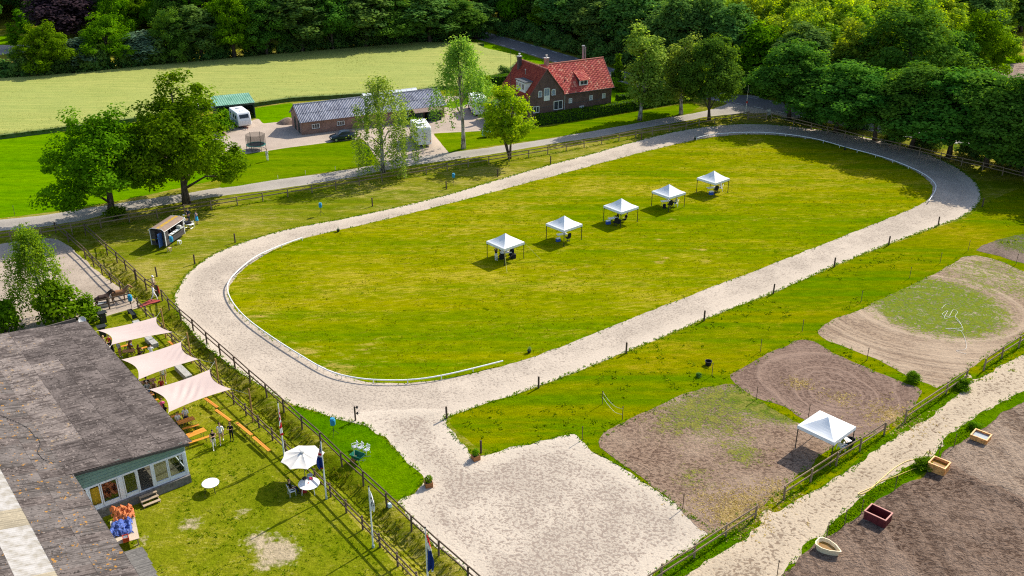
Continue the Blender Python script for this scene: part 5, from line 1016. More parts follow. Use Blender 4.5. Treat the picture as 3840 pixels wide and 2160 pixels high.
def person(label, loc, rz, pose='stand', top_='white', legs='jeans', feet='shoe', hair='brown', longhair=False, sleeve=True, shorts=False, dress=None, height=1.75, seat=.46, lean=0., arms=None, hat=None, skin=None, group=None):
    """one continuous body mesh in the given pose, facing its own +y; hair and hats are children"""
    global person_n
    person_n += 1; g = random.Random(person_n * 7); k = height / 1.75; S = skin or (SKIN if person_n % 3 else SKIN2)
    sit = pose == 'sit'; hip = (seat + .11) / k if sit else .93
    V, E, Rd, Lb = [], [], [], []
    def v(p, r, l, par=None):
        V.append((p[0] * k, p[1] * k, p[2] * k)); Rd.append(tuple(x * k for x in r) if hasattr(r, '__len__') else r * k); Lb.append(l)
        if par is not None: E.append((par, len(V) - 1))
        return len(V) - 1
    b = dress if dress else legs
    ly = lambda z: lean * (z - hip)
    pel = v((0, 0, hip), (.15, .11), 'legs'); spn = v((0, ly(hip + .2), hip + .20), (.135, .10), 'top', pel); che = v((0, ly(hip + .42), hip + .42), (.165, .115), 'top', spn)
    nb = v((0, ly(hip + .55), hip + .555), (.075, .07), 'top', che); nk = v((0, ly(hip + .6) + .01, hip + .615), .052, 'skin', nb); hy = ly(hip + .68) + .025
    h1 = v((0, hy + .01, hip + .68), (.066, .078), 'skin', nk); h2 = v((0, hy, hip + .755), (.076, .094), 'skin', h1); h3 = v((0, hy - .01, hip + .82), (.055, .07), 'skin', h2)
    v((0, hy + .105, hip + .715), .012, 'skin', h1)                                            # nose
    arms = arms or {'stand': ('down', 'down'), 'walk': ('swing', 'swingb'), 'sit': ('table', 'table')}[pose]
    for s, am in zip((-1, 1), arms):
        sh = v((s * .185, ly(hip + .5), hip + .50), .060, 'top', che); x, y, z = s * .185, ly(hip + .5), hip + .50
        el, wr = {'down': ((s * .235, y - .02, z - .28), (s * .225, y + .06, z - .52)), 'swing': ((s * .24, y + .10, z - .27), (s * .21, y + .28, z - .42)), 'swingb': ((s * .24, y - .14, z - .25), (s * .24, y - .10, z - .50)), 'table': ((s * .23, y + .14, z - .25), (s * .12, y + .36, z - .26)),
                  'fold': ((s * .24, y + .06, z - .26), (-s * .02, y + .20, z - .20)), 'hip': ((s * .38, y - .04, z - .22), (s * .2, y + .05, z - .42)), 'phone': ((s * .24, y + .13, z - .24), (s * .08, y + .30, z - .08)), 'face': ((s * .22, y + .16, z - .20), (s * .05, y + .13, z + .08)), 'lap': ((s * .23, y + .06, z - .27), (s * .09, y + .28, z - .36)), 'back': ((s * .25, y - .08, z - .27), (s * .28, y - .02, z - .53))}[am]
        e = v(el, .043, 'top' if sleeve else 'skin', sh); w = v(wr, .030, 'top' if sleeve == 2 else 'skin', e)
        hand(V, E, Rd, Lb, w, Vector(wr) - Vector(el), -s)
    st = {'walk': .26}.get(pose, 0.)
    for s in (-1, 1):
        if sit: kn, an = (s * .11, .43, hip - .02), (s * .11, .42 + g.uniform(-.08, .12), .085)
        else: kn, an = (s * .095, s * st * .55 + (.05 if st else .015), .50), (s * .095, s * st * (1.0 if s > 0 else 1.35), .085 + (.06 if st and s < 0 else 0))
        hj = v((s * .088, .0, hip - .04), .095, 'legs', pel); kk = v(kn, .062 if not dress else .066, 'skin' if (shorts or dress) else 'legs', hj); a = v(an, .040, 'skin' if (shorts or dress) else 'legs', kk)
        if sit or True: v((an[0], an[1] + .07, .045 + (.05 if st and s < 0 else 0)), .040, 'feet', a); v((an[0] + s * .015, an[1] + .16, .035 + (.02 if st and s < 0 else 0)), .034, 'feet', len(V) - 1)
    me = skin_mesh('body', V, E, Rd); me.materials.clear()
    mats = {'skin': S, 'top': CL[top_], 'legs': CL[dress or legs], 'feet': CL[feet]}; order = list(mats); [me.materials.append(mats[q]) for q in order]
    seg = [(np.array(V[a]), np.array(V[c]), order.index(Lb[c]) if Lb[c] != 'skin' or Lb[a] == 'skin' else order.index('skin')) for a, c in E]
    A = np.array([s_[0] for s_ in seg]); B = np.array([s_[1] for s_ in seg]); ix = np.array([s_[2] for s_ in seg]); D = B - A; LL = (D * D).sum(1) + 1e-9
    n = len(me.polygons); C = np.empty(n * 3); me.polygons.foreach_get('center', C); C = C.reshape(-1, 3)
    t_ = np.clip(((C[:, None] - A) * D).sum(2) / LL, 0, 1); d2 = ((C[:, None] - A - t_[..., None] * D) ** 2).sum(2)
    me.polygons.foreach_set('material_index', ix[d2.argmin(1)].astype(np.int32)); me.polygons.foreach_set('use_smooth', [True] * n)
    r = thing('person', label, 'person', loc, rz, group); link('body', me, r)
    hc = Vector((0, hy * k, (hip + .765) * k))
    if HAIR[hair]:
        m = MB(); nn, rows = 10, 6; VV = []
        for i in range(rows):
            th = (i / (rows - 1)) * 1.75
            for j in range(nn):
                a = 2 * math.pi * j / nn; front = max(0, math.sin(a)); tt = th * (1 - .45 * front); VV.append(hc + Vector((math.sin(tt) * math.cos(a) * .092, math.sin(tt) * math.sin(a) * .108 - .012, math.cos(tt) * .105 + .012)) * k)
        m.add(VV, [(i * nn + j, i * nn + (j + 1) % nn, (i + 1) * nn + (j + 1) % nn, (i + 1) * nn + j) for i in range(rows - 1) for j in range(nn)])
        if longhair: m.tube([hc + Vector((0, -.07, 0)) * k, hc + Vector((0, -.115, -.16)) * k, hc + Vector((0, -.125, -.34)) * k], [.085 * k, .08 * k, .04 * k], 8)
        m.build('hair', HAIR[hair], r, smooth=True)
    if hat: m = MB(); m.lathe([(.115 * k, .0), (.112 * k, .06 * k), (.08 * k, .11 * k), (.01, .125 * k)], hc + Vector((0, -.01, .02)), 12); m.box(hc + Vector((0, .13, .03)), (.16, .12, .015)); m.build('cap', CL[hat], r, smooth=True)
    if dress: m = MB(); m.lathe([(.20 * k, -.40 * k), (.175 * k, -.15 * k), (.15 * k, .08 * k)], (0, 0, hip * k), 14, False); m.build('skirt', CL[dress], r, smooth=True)
    return r
# ---- walkers in the garden
def face(px_dx, px_dy): return math.atan2(px_dy, px_dx) - math.pi / 2   # world heading -> rotation for +y facing
P8 = lambda x, y: gp('R8', x, y)
person('woman in black top and cream trousers walking across the beer garden', P8(205, 735), R(200), 'walk', 'black', 'offwhite', 'shoewhite', 'dark', sleeve=False, height=1.7, arms=('fold', 'swing'))
person('man in white T-shirt and grey-green shorts walking beside two women', P8(330, 640), R(195), 'walk', 'white', 'grey', 'shoewhite', 'brown', shorts=True, height=1.84)
person('person all in black standing with folded arms by the benches', P8(505, 605), R(180), 'stand', 'black', 'black', 'shoe', 'brown', True, height=1.72, arms=('fold', 'fold'), lean=.08)
person('man all in white striding over the red carpet bridge', gp('R5', 1230, 345), R(-50), 'walk', 'white', 'white', 'shoe', 'brown', height=1.78, sleeve=2)
person('person in white work clothes standing alone on the front lawn', gp('B', 785, 1170), R(160), 'stand', 'offwhite', 'white', 'shoe', 'brown', height=1.8, arms=('lap', 'down'))
person('man in dark navy clothes standing with hands on hips behind the wagon', gp('R4', 1620, 470), R(150), 'stand', 'navy', 'navy', 'shoe', 'brown', height=1.86, arms=('hip', 'hip'))
person('person in bright blue dress standing behind the wagon', gp('R4', 1880, 520), R(160), 'stand', 'blue', 'blue', 'shoe', 'dark', dress='skyblue', height=1.68, arms=('face', 'down'), sleeve=False)
person('person in black bodywarmer and white trousers under the nearest track tent', gp('R1', 515, 1010), R(-20), 'stand', 'black', 'white', 'shoewhite', 'blond', True, height=1.74, arms=('lap', 'lap'), sleeve=False)
# ================================================================== furniture
M_beer = wood('beer_bench_wood', (.62, .25, .035), .45, .12); M_leg = plain('leg_steel', (.03, .035, .032), .5); M_pw = plain('garden_plastic', (.82, .82, .82), .35, var=.04)
def plank_set(name, label, cat, a, b, w, h, group, mat=None, nplank=2):
    a, b = Vector(a), Vector(b); a.z = b.z = 0; d = b - a; L = d.length; o = thing(name, label, cat, (a + b) / 2, math.atan2(d.y, d.x), group); mat = mat or M_beer
    for k in range(nplank): m = MB(); m.bevbox((0, (k - (nplank - 1) / 2) * w / nplank, h - .0175), (L, w / nplank - .008, .035), .008); m.build('board', mat, o)
    for s in (-1, 1):
        m = MB(); x = s * (L / 2 - .3)
        for e in (-1, 1): m.tube([(x, e * (w / 2 - .06), h - .04), (x, e * (w / 2 - .03), 0)], .016, 5)
        m.tube([(x, -w / 2 + .05, h * .45), (x, w / 2 - .05, h * .45)], .012, 4); m.tube([(x, 0, h * .45), (x - s * .28, 0, h - .04)], .012, 4); m.build('leg_frame', M_leg, o)
    return o
T_, B_ = .76, .47; gt, gb = 'beer tables in the garden', 'beer benches in the garden'
def table(label, t_, x0, y0, x1, y1, w=.62, mat=None): return plank_set('beer_table', label, 'table', gp(t_, x0, y0, T_), gp(t_, x1, y1, T_), w, T_, gt, mat, 3)
def bench(label, t_, x0, y0, x1, y1): return plank_set('beer_bench', label, 'bench', gp(t_, x0, y0, B_), gp(t_, x1, y1, B_), .27, B_, gb)
table('orange beer table nearest the white annex corner, with flowers on it', 'H', 275, 640, 505, 552); table('orange beer table where a man in white shirt sits', 'H', 255, 497, 405, 448)
bench('orange beer bench nearest the annex corner', 'H', 312, 690, 545, 615); bench('orange bench between the two sunlit beer tables', 'H', 300, 550, 450, 510); bench('orange bench behind the man in white shirt', 'H', 195, 442, 330, 402)
bench('first bench from the sails in the row of four along the fence', 'H', 505, 272, 618, 355); bench('second bench from the sails in the row of four', 'H', 600, 375, 735, 475); bench('third bench from the sails in the row of four', 'H', 790, 492, 928, 605); bench('last bench of the row of four, nearest the parasol', 'H', 940, 620, 1088, 748)
bench('orange bench standing alone at the fence beside the second sail', 'G', 1045, 815, 1125, 870)
M_brown = wood('table_brown', (.36, .20, .10))
table('brown table under the first sail where two long-haired people sit', 'R6', 560, 430, 800, 400, .62, M_brown); table('tan table under the second sail', 'R7', 70, 105, 245, 62, .62, M_brown); table('orange table half hidden at the barn eave under the third sail', 'R7', 120, 250, 215, 215)
bench('bench under the first sail beside the man in white', 'R6', 930, 375, 1075, 335); bench('bench half hidden under the upper sail by the seated group', 'R6', 520, 330, 690, 290); table('orange table at the barn eave beside the blond person', 'R6', 60, 330, 190, 290)
bench('bench in front of the table at the eave under the third sail', 'R7', 170, 310, 275, 280)
# things on the front table
c = gp('R7', 652, 640, T_); o = thing('flower_pot', 'small pot of yellow flowers on the front beer table', 'flower pot', c); m = MB(); m.lathe([(.05, 0), (.075, .1), (.068, .1), (.05, .03)], n=10); m.build('pot', plain('pot_olive', (.10, .12, .03), .7), o)
V_, Q_, tt_ = leaves_np(np.random.default_rng(2).normal(0, .06, (60, 3)) + np.array([0, 0, .17]), None, np.tile([0, 0, 1.], (60, 1)), .03, np.full(60, .5), 3); link('flowers', mesh_np('flowers', V_, Q_, [leaf_mat('flower_yellow', (.30, .28, .01), (.60, .45, .02))], False, {'tint': tt_}), o)
for x_, y_, w_ in ((540, 690, 'left'), (568, 680, 'right')): m = MB(); m.lathe([(.035, 0), (.045, .1), (.04, .1), (.032, .01)], n=10); top(m.build('cup', M_pw, None, gp('R7', x_, y_, T_)), f'{w_} one of two pale cups on the front beer table', 'cup')
# ---- seated and standing guests, each on a bench
SEAT = [('R7', 575, 470, 195, 'man in white polo shirt sitting at the beer table', dict(top_='white', legs='navy', hair='bald')), ('R7', 492, 520, 195, 'boy in white shirt with black straps at the beer table', dict(top_='white', legs='navy', hair='brown', height=1.5)), ('R7', 462, 620, 60, 'man in navy T-shirt and denim shorts seen from behind at the table end', dict(top_='navy', legs='lightjeans', hair='dark', shorts=True, lean=.25)),
        ('R7', 350, 450, 30, 'curly-haired person in black leaning at the eave under the third sail', dict(top_='black', legs='black', hair='dark', longhair=True, sleeve=False, lean=.15)), ('R7', 322, 385, 30, 'person with a bright pink top under the third sail', dict(top_='pink', legs='jeans', hair='brown', lean=.1)), ('R7', 255, 420, 60, 'dark-haired person just showing above the barn eave', dict(top_='brown', legs='black', hair='dark')), ('R7', 150, 275, -60, 'person in pale yellow shirt at the orange table by the eave', dict(top_='yellow', legs='lightjeans', hair='brown', lean=.1)),
        ('R7', 160, 185, 200, 'person in grey top under the second sail', dict(top_='grey', legs='jeans', hair='grey')), ('R7', 232, 180, 190, 'brown-haired person right of the grey top under the second sail', dict(top_='brown', legs='black', hair='brown', longhair=True, sleeve=False)), ('R7', 312, 150, 190, 'person sitting at the edge of the third sail\'s upper rim', dict(top_='red', legs='black', hair='dark')), ('R7', 72, 160, 20, 'person at the left end of the tan table', dict(top_='beige', legs='black', hair='dark')), ('R7', 150, 140, 10, 'person in black hooded top at the tan table', dict(top_='black', legs='black', hair='dark', sleeve=2)),
        ('R6', 1160, 480, 20, 'man in white shirt seen from behind under the first sail', dict(top_='white', legs='navy', hair='dark', lean=.2, sleeve=2)), ('R6', 910, 480, -10, 'long-haired person in brown dress at the brown table', dict(top_='brown', legs='black', hair='brown', longhair=True)), ('R6', 725, 425, -5, 'person with long dark hair in brown at the brown table', dict(top_='brown', legs='brown', hair='brown', longhair=True)), ('R6', 175, 290, 160, 'blond person facing the garden at the eave table', dict(top_='beige', legs='jeans', hair='blond')), ('R6', 235, 410, -30, 'person in loose white shirt by the barn eave', dict(top_='white', legs='beige', hair='brown', sleeve=2)),
        ('R6', 720, 300, 180, 'person in purple-brown top partly under the first sail', dict(top_='brown', legs='jeans', hair='dark')), ('R6', 290, 270, 170, 'dark-haired person behind the loose white shirt', dict(top_='red', legs='black', hair='dark'))]
M_stool = plain('stool_seat', (.10, .06, .03), .7)
for t_, x_, y_, a_, lb, kw in SEAT:
    p_ = gp(t_, x_, y_, .5); p_.z = 0
    person(lb, p_, R(a_), 'sit', **kw)
    m = MB(); m.bevbox((0, 0, .41), (.42, .3, .05), .02)
    for sx in (-.16, .16):
        for sy in (-.1, .1): m.tube([(sx * 1.1, sy * 1.1, 0), (sx, sy, .39)], .015, 5)
    top(m.build('stool', M_stool, None, p_, R(a_)), 'low stool under the ' + lb.split(' ')[0] + ' ' + ' '.join(lb.split(' ')[1:9]), 'stool', 'stools under the garden guests')
person('person with teal shorts standing between the second and third sail', gp('R7', 345, 110), R(200), 'stand', 'white', 'teal', 'shoewhite', 'dark', shorts=True, height=1.75)
person('person in black skirt and tights standing under the first sail', gp('R6', 370, 540), R(30), 'stand', 'black', 'black', 'shoe', 'dark', True, dress='black', height=1.7)
person('person in grey top and black shorts standing bare-legged under the first sail', gp('R6', 520, 565), R(-30), 'stand', 'grey', 'black', 'shoewhite', 'brown', shorts=True, height=1.74)
# ---- grey concrete blocks, black bench, black stand
M_conc = plain('concrete', (.36, .35, .33), .9, var=.22, sc=5, bump=.3)
def block(label, t_, x0, y0, x1, y1, w=.62, h=.42):
    a, b = gp(t_, x0, y0, h), gp(t_, x1, y1, h); d = b - a; m = MB(); m.bevbox((0, 0, h / 2), (d.length, w, h), .02); o = m.build('concrete_block', M_conc, None, ((a.x + b.x) / 2, (a.y + b.y) / 2, 0), math.atan2(d.y, d.x)); top(o, label, 'block', 'concrete benches in the garden')
block('grey concrete bench block just above the first sail', 'R5', 850, 720, 920, 800); block('grey concrete bench block between the first and second sail', 'R6', 1080, 120, 1240, 270); block('grey concrete bench block between the second and third sail', 'G', 1150, 1095, 1285, 1225)
c = gp('R5', 800, 640); d = gp('R5', 850, 640, .45) - gp('R5', 760, 540, .45); o = thing('dark_bench', 'black slatted bench above the first sail', 'bench', gp('R5', 800, 640), math.atan2(d.y, d.x)); M_blk = plain('black_wood', (.02, .022, .022), .6)
for k in (-1, 0, 1): m = MB(); m.box((0, k * .15, .44), (1.6, .13, .05)); m.build('slat', M_blk, o)
for s in (-.7, .7): m = MB(); m.box((s, 0, .205), (.1, .42, .41)); m.build('leg', M_blk, o)
def tall_table(label, c, rz, zt):
    o = thing('standing_table', label, 'table', c, rz); m = MB(); m.box((0, 0, zt), (.85, .75, .05)); m.build('top', M_blk, o); m = MB(); m.box((0, 0, zt / 2), (.55, .5, zt - .05)); m.build('pedestal', M_blk, o)
tall_table('black standing table by the arena fence', gp('R5', 250, 760), R(35), 1.1); tall_table('dark standing table at the upper corner of the first sail', gp('G', 275, 760), R(35), 1.1)
# ---- the parasol table
C0 = gp('H', 1440, 1125); M_para = plain('parasol_cloth', (.70, .66, .60), .9, var=.05)
c = Vector((gp('H', 1385, 760, 2.45).x, gp('H', 1385, 760, 2.45).y, 0)); o = thing('parasol', 'off-white octagonal parasol over the round garden table', 'parasol', c)
rim = []; apex = Vector((0, 0, 2.45))
for k in range(8):
    a = R(22.5 + 45 * k); a2 = R(22.5 + 45 * (k + 1)); m = MB(); p0, p1 = Vector((math.cos(a) * 1.62, math.sin(a) * 1.62, 1.98)), Vector((math.cos(a2) * 1.62, math.sin(a2) * 1.62, 1.98)); N_ = 6; VV = []
    for i in range(N_ + 1):
        for j in range(N_ + 1):
            s, q = i / N_, j / N_; e = p0.lerp(p1, q); e = e * (1 - .05 * math.sin(math.pi * q)); e.z = 1.98 + .03 * math.sin(math.pi * q); w = apex.lerp(e, s); w.z -= .07 * math.sin(math.pi * s) * math.sin(math.pi * q); VV.append(w)
    m.add(VV, [(i * 7 + j, (i + 1) * 7 + j, (i + 1) * 7 + j + 1, i * 7 + j + 1) for i in range(N_) for j in range(N_)]); m.build('canopy_panel', M_para, o, smooth=True)
    m = MB(); m.tube([apex - Vector((0, 0, .03)), p0 - Vector((0, 0, .03))], .012, 4); m.build('rib', M_zinc, o)
m = MB(); m.tube([(0, 0, 0), (0, 0, 2.5)], .024, 8); m.build('pole', M_zinc, o); m = MB(); m.lathe([(.18, 2.44), (.15, 2.5), (.03, 2.53)], n=8); m.build('top_cap', plain('cap_grey', (.45, .45, .43), .6), o); m = MB(); m.lathe([(.28, 0), (.28, .05), (.06, .09)], n=12); m.build('base', M_blk, o)
def round_table(label, c, r, h, legmat):
    o = thing('round_table', label, 'table', c); m = MB(); m.lathe([(r * .96, h - .045), (r, h - .03), (r, h - .005), (r * .985, h)], n=28); m.build('top', M_pw, o)
    for k in range(4): a = R(45 + 90 * k); m = MB(); m.tube([(math.cos(a) * r * .72, math.sin(a) * r * .72, h - .04), (math.cos(a) * r * .86, math.sin(a) * r * .86, 0)], [.035, .025], 6); m.build('leg', legmat, o)
TP_ = gp('H', 1445, 1045, .72); round_table('white round table under the octagonal parasol', (TP_.x, TP_.y, 0), .78, .72, M_pw); TQ = gp('H', 553, 1040, .72); round_table('small white round table standing alone on the lawn', (TQ.x, TQ.y, 0), .62, .72, M_leg)
def plastic_chair(label, loc, rz, group=None, tilt=0.):
    o = thing('plastic_chair', label, 'chair', loc, rz, group)
    m = MB(); m.bevbox((0, 0, .43), (.46, .44, .03), .04); m.build('seat', M_pw, o)
    m = MB()
    for k in range(5): x = (k - 2) * .09; m.box((x, -.25, .68), (.05, .02, .4), rx=R(12))
    m.box((0, -.295, .88), (.46, .03, .07), rx=R(12)); m.box((0, -.215, .5), (.44, .03, .05)); m.build('backrest', M_pw, o)
    for s in (-1, 1):
        m = MB(); m.tube([(s * .24, .2, 0), (s * .235, .2, .64), (s * .235, -.02, .66), (s * .235, -.27, .66)], .022, 6); m.build('armrest', M_pw, o)
        m = MB(); m.tube([(s * .24, -.24, 0), (s * .21, -.2, .43)], .022, 6); m.build('leg', M_pw, o); m = MB(); m.tube([(s * .225, .2, .3), (s * .2, .15, .43)], .02, 5); m.build('leg', M_pw, o)
    o.rotation_euler = (tilt, 0, rz); return o
CH = gp('H', 1295, 1150); plastic_chair('white plastic garden chair at the parasol table', CH, R(-60)); person('person in dark top and blue trousers sitting at the parasol table', CH, R(-60), 'sit', 'black', 'navy', 'shoe', 'brown', lean=-.22, arms=('back', 'lap'), seat=.44)
# clutter on the parasol table
zt = .72
def on(x, y): return gp('H', x, y, zt)
m = MB(); m.lathe([(.16, 0), (.22, .16), (.205, .16), (.15, .02)], n=14); top(m.build('plastic_tub', plain('tub_clear', (.45, .50, .55), .3), None, on(1455, 985)), 'clear plastic tub on the parasol table', 'tub')
m = MB(); m.bevbox((0, 0, .06), (.26, .2, .12), .02); top(m.build('red_box', plain('box_red', (.55, .06, .10), .5), None, on(1465, 1005), .4), 'small red box on the parasol table', 'box')
m = MB(); m.bevbox((0, 0, .09), (.3, .22, .18), .05); top(m.build('dark_bag', M_blk, None, on(1405, 1005), .8), 'black bag on the parasol table', 'bag')
m = MB(); m.box((0, 0, .008), (.32, .24, .016), rz=.3); top(m.build('paper_sheet', plain('paper', (.80, .84, .88), .8), None, on(1390, 1050)), 'stack of paper on the parasol table', 'paper')
m = MB(); m.lathe([(.03, 0), (.04, .1), (.034, .1), (.028, .01)], n=8); top(m.build('red_cup', plain('cup_red', (.6, .05, .05), .5), None, on(1440, 1045)), 'red cup in the middle of the parasol table', 'cup')
m = MB(); m.bevbox((0, 0, .12), (.4, .28, .24), .04); top(m.build('red_bag', CL['red'], None, gp('H', 1400, 1125), .3), 'dark red bag on the grass under the parasol table', 'bag')
# ---- flagpoles with limp flags
def limp_flag(o, ztop, drop, width, cols, dirx, seed, hoist=1.0):
    """cloth hanging in folds from the top of the pole; cols(u, v) picks a material index"""
    g = random.Random(seed); N_, M_ = 14, 22; VV = []; F_ = []; mi = []; mats = cols[0]; fn = cols[1]; ph = g.uniform(0, 6)
    for j in range(M_ + 1):
        v_ = j / M_
        for i in range(N_ + 1):
            u_ = i / N_; spread = width * (.25 + .75 * math.sin(min(1, v_ * 1.25) * math.pi / 2)) * (1 - .25 * max(0, v_ - .7) / .3)
            x = .05 + u_ * spread; y = .085 * math.sin(u_ * 9 + ph + v_ * 2.) * (.4 + v_) ; z = ztop - v_ * drop - u_ * .25 * drop * (1 - v_) - .06 * math.sin(u_ * 5 + ph)
            VV.append((x * math.cos(dirx) - y * math.sin(dirx), x * math.sin(dirx) + y * math.cos(dirx), z))
    for j in range(M_):
        for i in range(N_): k = j * (N_ + 1) + i; F_.append((k, k + 1, k + N_ + 2, k + N_ + 1)); mi.append(fn(i / N_, j / M_))
    return link('flag', mesh_np('flag', VV, F_, mats, True, None, mi), o)
FR, FW, FB, FG = cloth('flag_red', (.55, .015, .03)), cloth('flag_white', (.80, .80, .82)), cloth('flag_blue', (.015, .04, .22)), cloth('flag_print', (.10, .10, .11)); M_fp = plain('flagpole_white', (.72, .76, .78), .3, var=.05)
def flagpole(label, t_, bx_, by_, H_, cols, dirx, drop, width, seed):
    c = gp(t_, bx_, by_); o = thing('flagpole', label, 'flagpole', c); m = MB(); m.tube([(0, 0, 0), (0, 0, H_)], [.065, .04], 10); m.build('pole', M_fp, o); m = MB(); m.lathe([(.05, H_ - .01), (.06, H_ + .05), (.02, H_ + .1)], n=8); m.build('cap', M_blk, o); limp_flag(o, H_ - .1, drop, width, cols, dirx, seed)
    m = MB(); m.lathe([(.09, 0), (.09, .2), (.066, .22)], n=10); m.build('sleeve', plain('sleeve_green', (.35, .45, .42), .5), o)
def f1(u, v): return 0 if (.20 < v < .36) or (.52 < v < .66 and u > .4) or v > .90 or (v < .12 and u > .5) or (.42 < v < .52 and .55 < u < .8) else 1
def f2(u, v): # blue with a red, white-edged cross
    w = v + .25 * u; return 0 if abs(w - .42) < .05 or (abs(u - .5) < .1 and w < .5) or v > .93 and u < .5 else (1 if abs(w - .42) < .11 or (abs(u - .5) < .2 and w < .42) else 2)
def f3(u, v): return 3 if (.30 < v < .40 and u < .8) or (.52 < v < .80 and .25 < u < .75 and math.sin(u * 20 + v * 14) > -.3) else 1
def f4(u, v): return 0 if v < .16 + .1 * u else (1 if v < .38 + .1 * u else (1 if v > .95 and u > .5 else 2))
FM = [FR, FW, FB, FG]
flagpole('white flagpole with a limp red and white flag', 'H', 1225, 815, 5.0, (FM, f1), R(-75), 2.7, .38, 1); flagpole('white flagpole with a limp blue, white and red cross flag beside the parasol', 'H', 1605, 1185, 5.0, (FM, f2), R(-150), 2.2, .42, 2)
flagpole('white flagpole with a limp white flag printed dark', 'K', 483, 1190, 5.0, (FM, f3), R(-30), 1.75, .42, 3); flagpole('white flagpole with a limp red, white and blue flag at the bottom edge', 'X', 1606, 2215, 5.0, (FM, f4), R(-20), 3.2, .5, 4)
# ---- shade sails and their poles
t = NT('sail_cloth'); o_ = t.N['Material Output']; d = t.N.new('ShaderNodeBsdfDiffuse'); tr = t.N.new('ShaderNodeBsdfTranslucent'); mx = t.N.new('ShaderNodeMixShader'); c_ = t.mix(t.noise(t.pos(), 2., 3), (.56, .44, .41), (.62, .50, .47)); t.set(d, 'Color', c_); t.set(tr, 'Color', c_); mx.inputs[0].default_value = .18
t.t.links.new(d.outputs[0], mx.inputs[1]); t.t.links.new(tr.outputs[0], mx.inputs[2]); t.t.links.new(mx.outputs[0], o_.inputs[0]); t.N.remove(t.b); M_sail = t.m
poles = []
for (t_, x_, y_) in (('G', 955, 432), ('G', 1262, 716), ('G', 1597, 1020), ('H', 900, 187)):
    p_ = gp(t_, x_, y_, 3.15); p_.z = 0; poles.append(p_)
PW = ['nearest the red carpet', 'between the first and second sail', 'between the second and third sail', 'beyond the third sail by the garden fence']
for p_, w_ in zip(poles, PW):
    m = MB(); m.lathe([(.075, -.2), (.07, 3.1), (.055, 3.15)], n=9); top(m.build('sail_pole', M_pole, None, p_), 'round wooden sail pole ' + w_, 'pole', 'wooden poles of the shade sails')
def sail(label, t_, px, zs, wr, seed, tie):
    P = [gp(t_, x, y, z) for (x, y), z in zip(px, zs)]; A, B, Cc, D = P; N_ = 28; ctr = (A + B + Cc + D) / 4; VV = []; g = random.Random(seed)
    for i in range(N_ + 1):
        for j in range(N_ + 1):
            s, q = i / N_, j / N_                              # A-B is s, A-D is q
            p_ = (A * (1 - s) + B * s) * (1 - q) + (D * (1 - s) + Cc * s) * q
            # edges pull inwards like taut cloth
            m1 = ((A + B) / 2 - (D + Cc) / 2) * .055 * math.sin(math.pi * s); m2 = ((A + D) / 2 - (B + Cc) / 2) * .10 * math.sin(math.pi * q)
            p_ = p_ + m1 * (2 * q - 1) * 1. + m2 * (2 * s - 1) * 1.
            p_.z -= .16 * math.sin(math.pi * s) * math.sin(math.pi * q) - wr(s, q)
            VV.append(p_ - ctr)
    o = thing('shade_sail', label, 'shade sail', ctr); m = MB(); m.add(VV, [(i * (N_ + 1) + j, (i + 1) * (N_ + 1) + j, (i + 1) * (N_ + 1) + j + 1, i * (N_ + 1) + j + 1) for i in range(N_) for j in range(N_)]); m.build('cloth', M_sail, o, smooth=True)
    for a, b in zip(P, tie): m = MB(); m.tube([a - ctr, b - ctr], .009, 4); m.build('rope', M_rope, o)
EZ_ = 3.25
def eave_pt(t_, x, y): return gp(t_, x, y, EZ_)
pz = lambda k, z=2.95: poles[k] + Vector((0, 0, z))
sail('rose-beige shade sail with parallel creases, nearest the horses', 'G', [(210, 690), (905, 530), (1090, 710), (370, 860)], (3.0, 2.6, 2.35, 2.9), lambda s, q: .035 * math.sin(q * 34 + 2.2 * s) * math.exp(-((q - .5) / .28) ** 2) * math.sin(math.pi * s), 1, [eave_pt('G', 150, 720), pz(0), pz(1, 2.6), eave_pt('G', 330, 930)])
sail('smooth rose-beige shade sail in the middle', 'G', [(490, 1035), (1195, 825), (1400, 1030), (690, 1270)], (3.0, 2.6, 2.35, 2.9), lambda s, q: .03 * math.sin((s * 1.3 + q) * 26) * max(0, s - .55) * 2 * math.sin(math.pi * q), 2, [eave_pt('G', 360, 990), pz(1), pz(2, 2.6), eave_pt('G', 650, 1320)])
sail('rose-beige shade sail with slanting creases, nearest the beer tables', 'H', [(0, 195), (545, 15), (745, 190), (175, 400)], (3.0, 2.6, 2.35, 2.9), lambda s, q: .05 * math.sin((s * 1.5 + q * .9) * 22) * math.exp(-((s - .45) / .25) ** 2) * math.sin(math.pi * q), 3, [eave_pt('H', -60, 180), pz(2), pz(3, 2.6), eave_pt('H', 140, 470)])
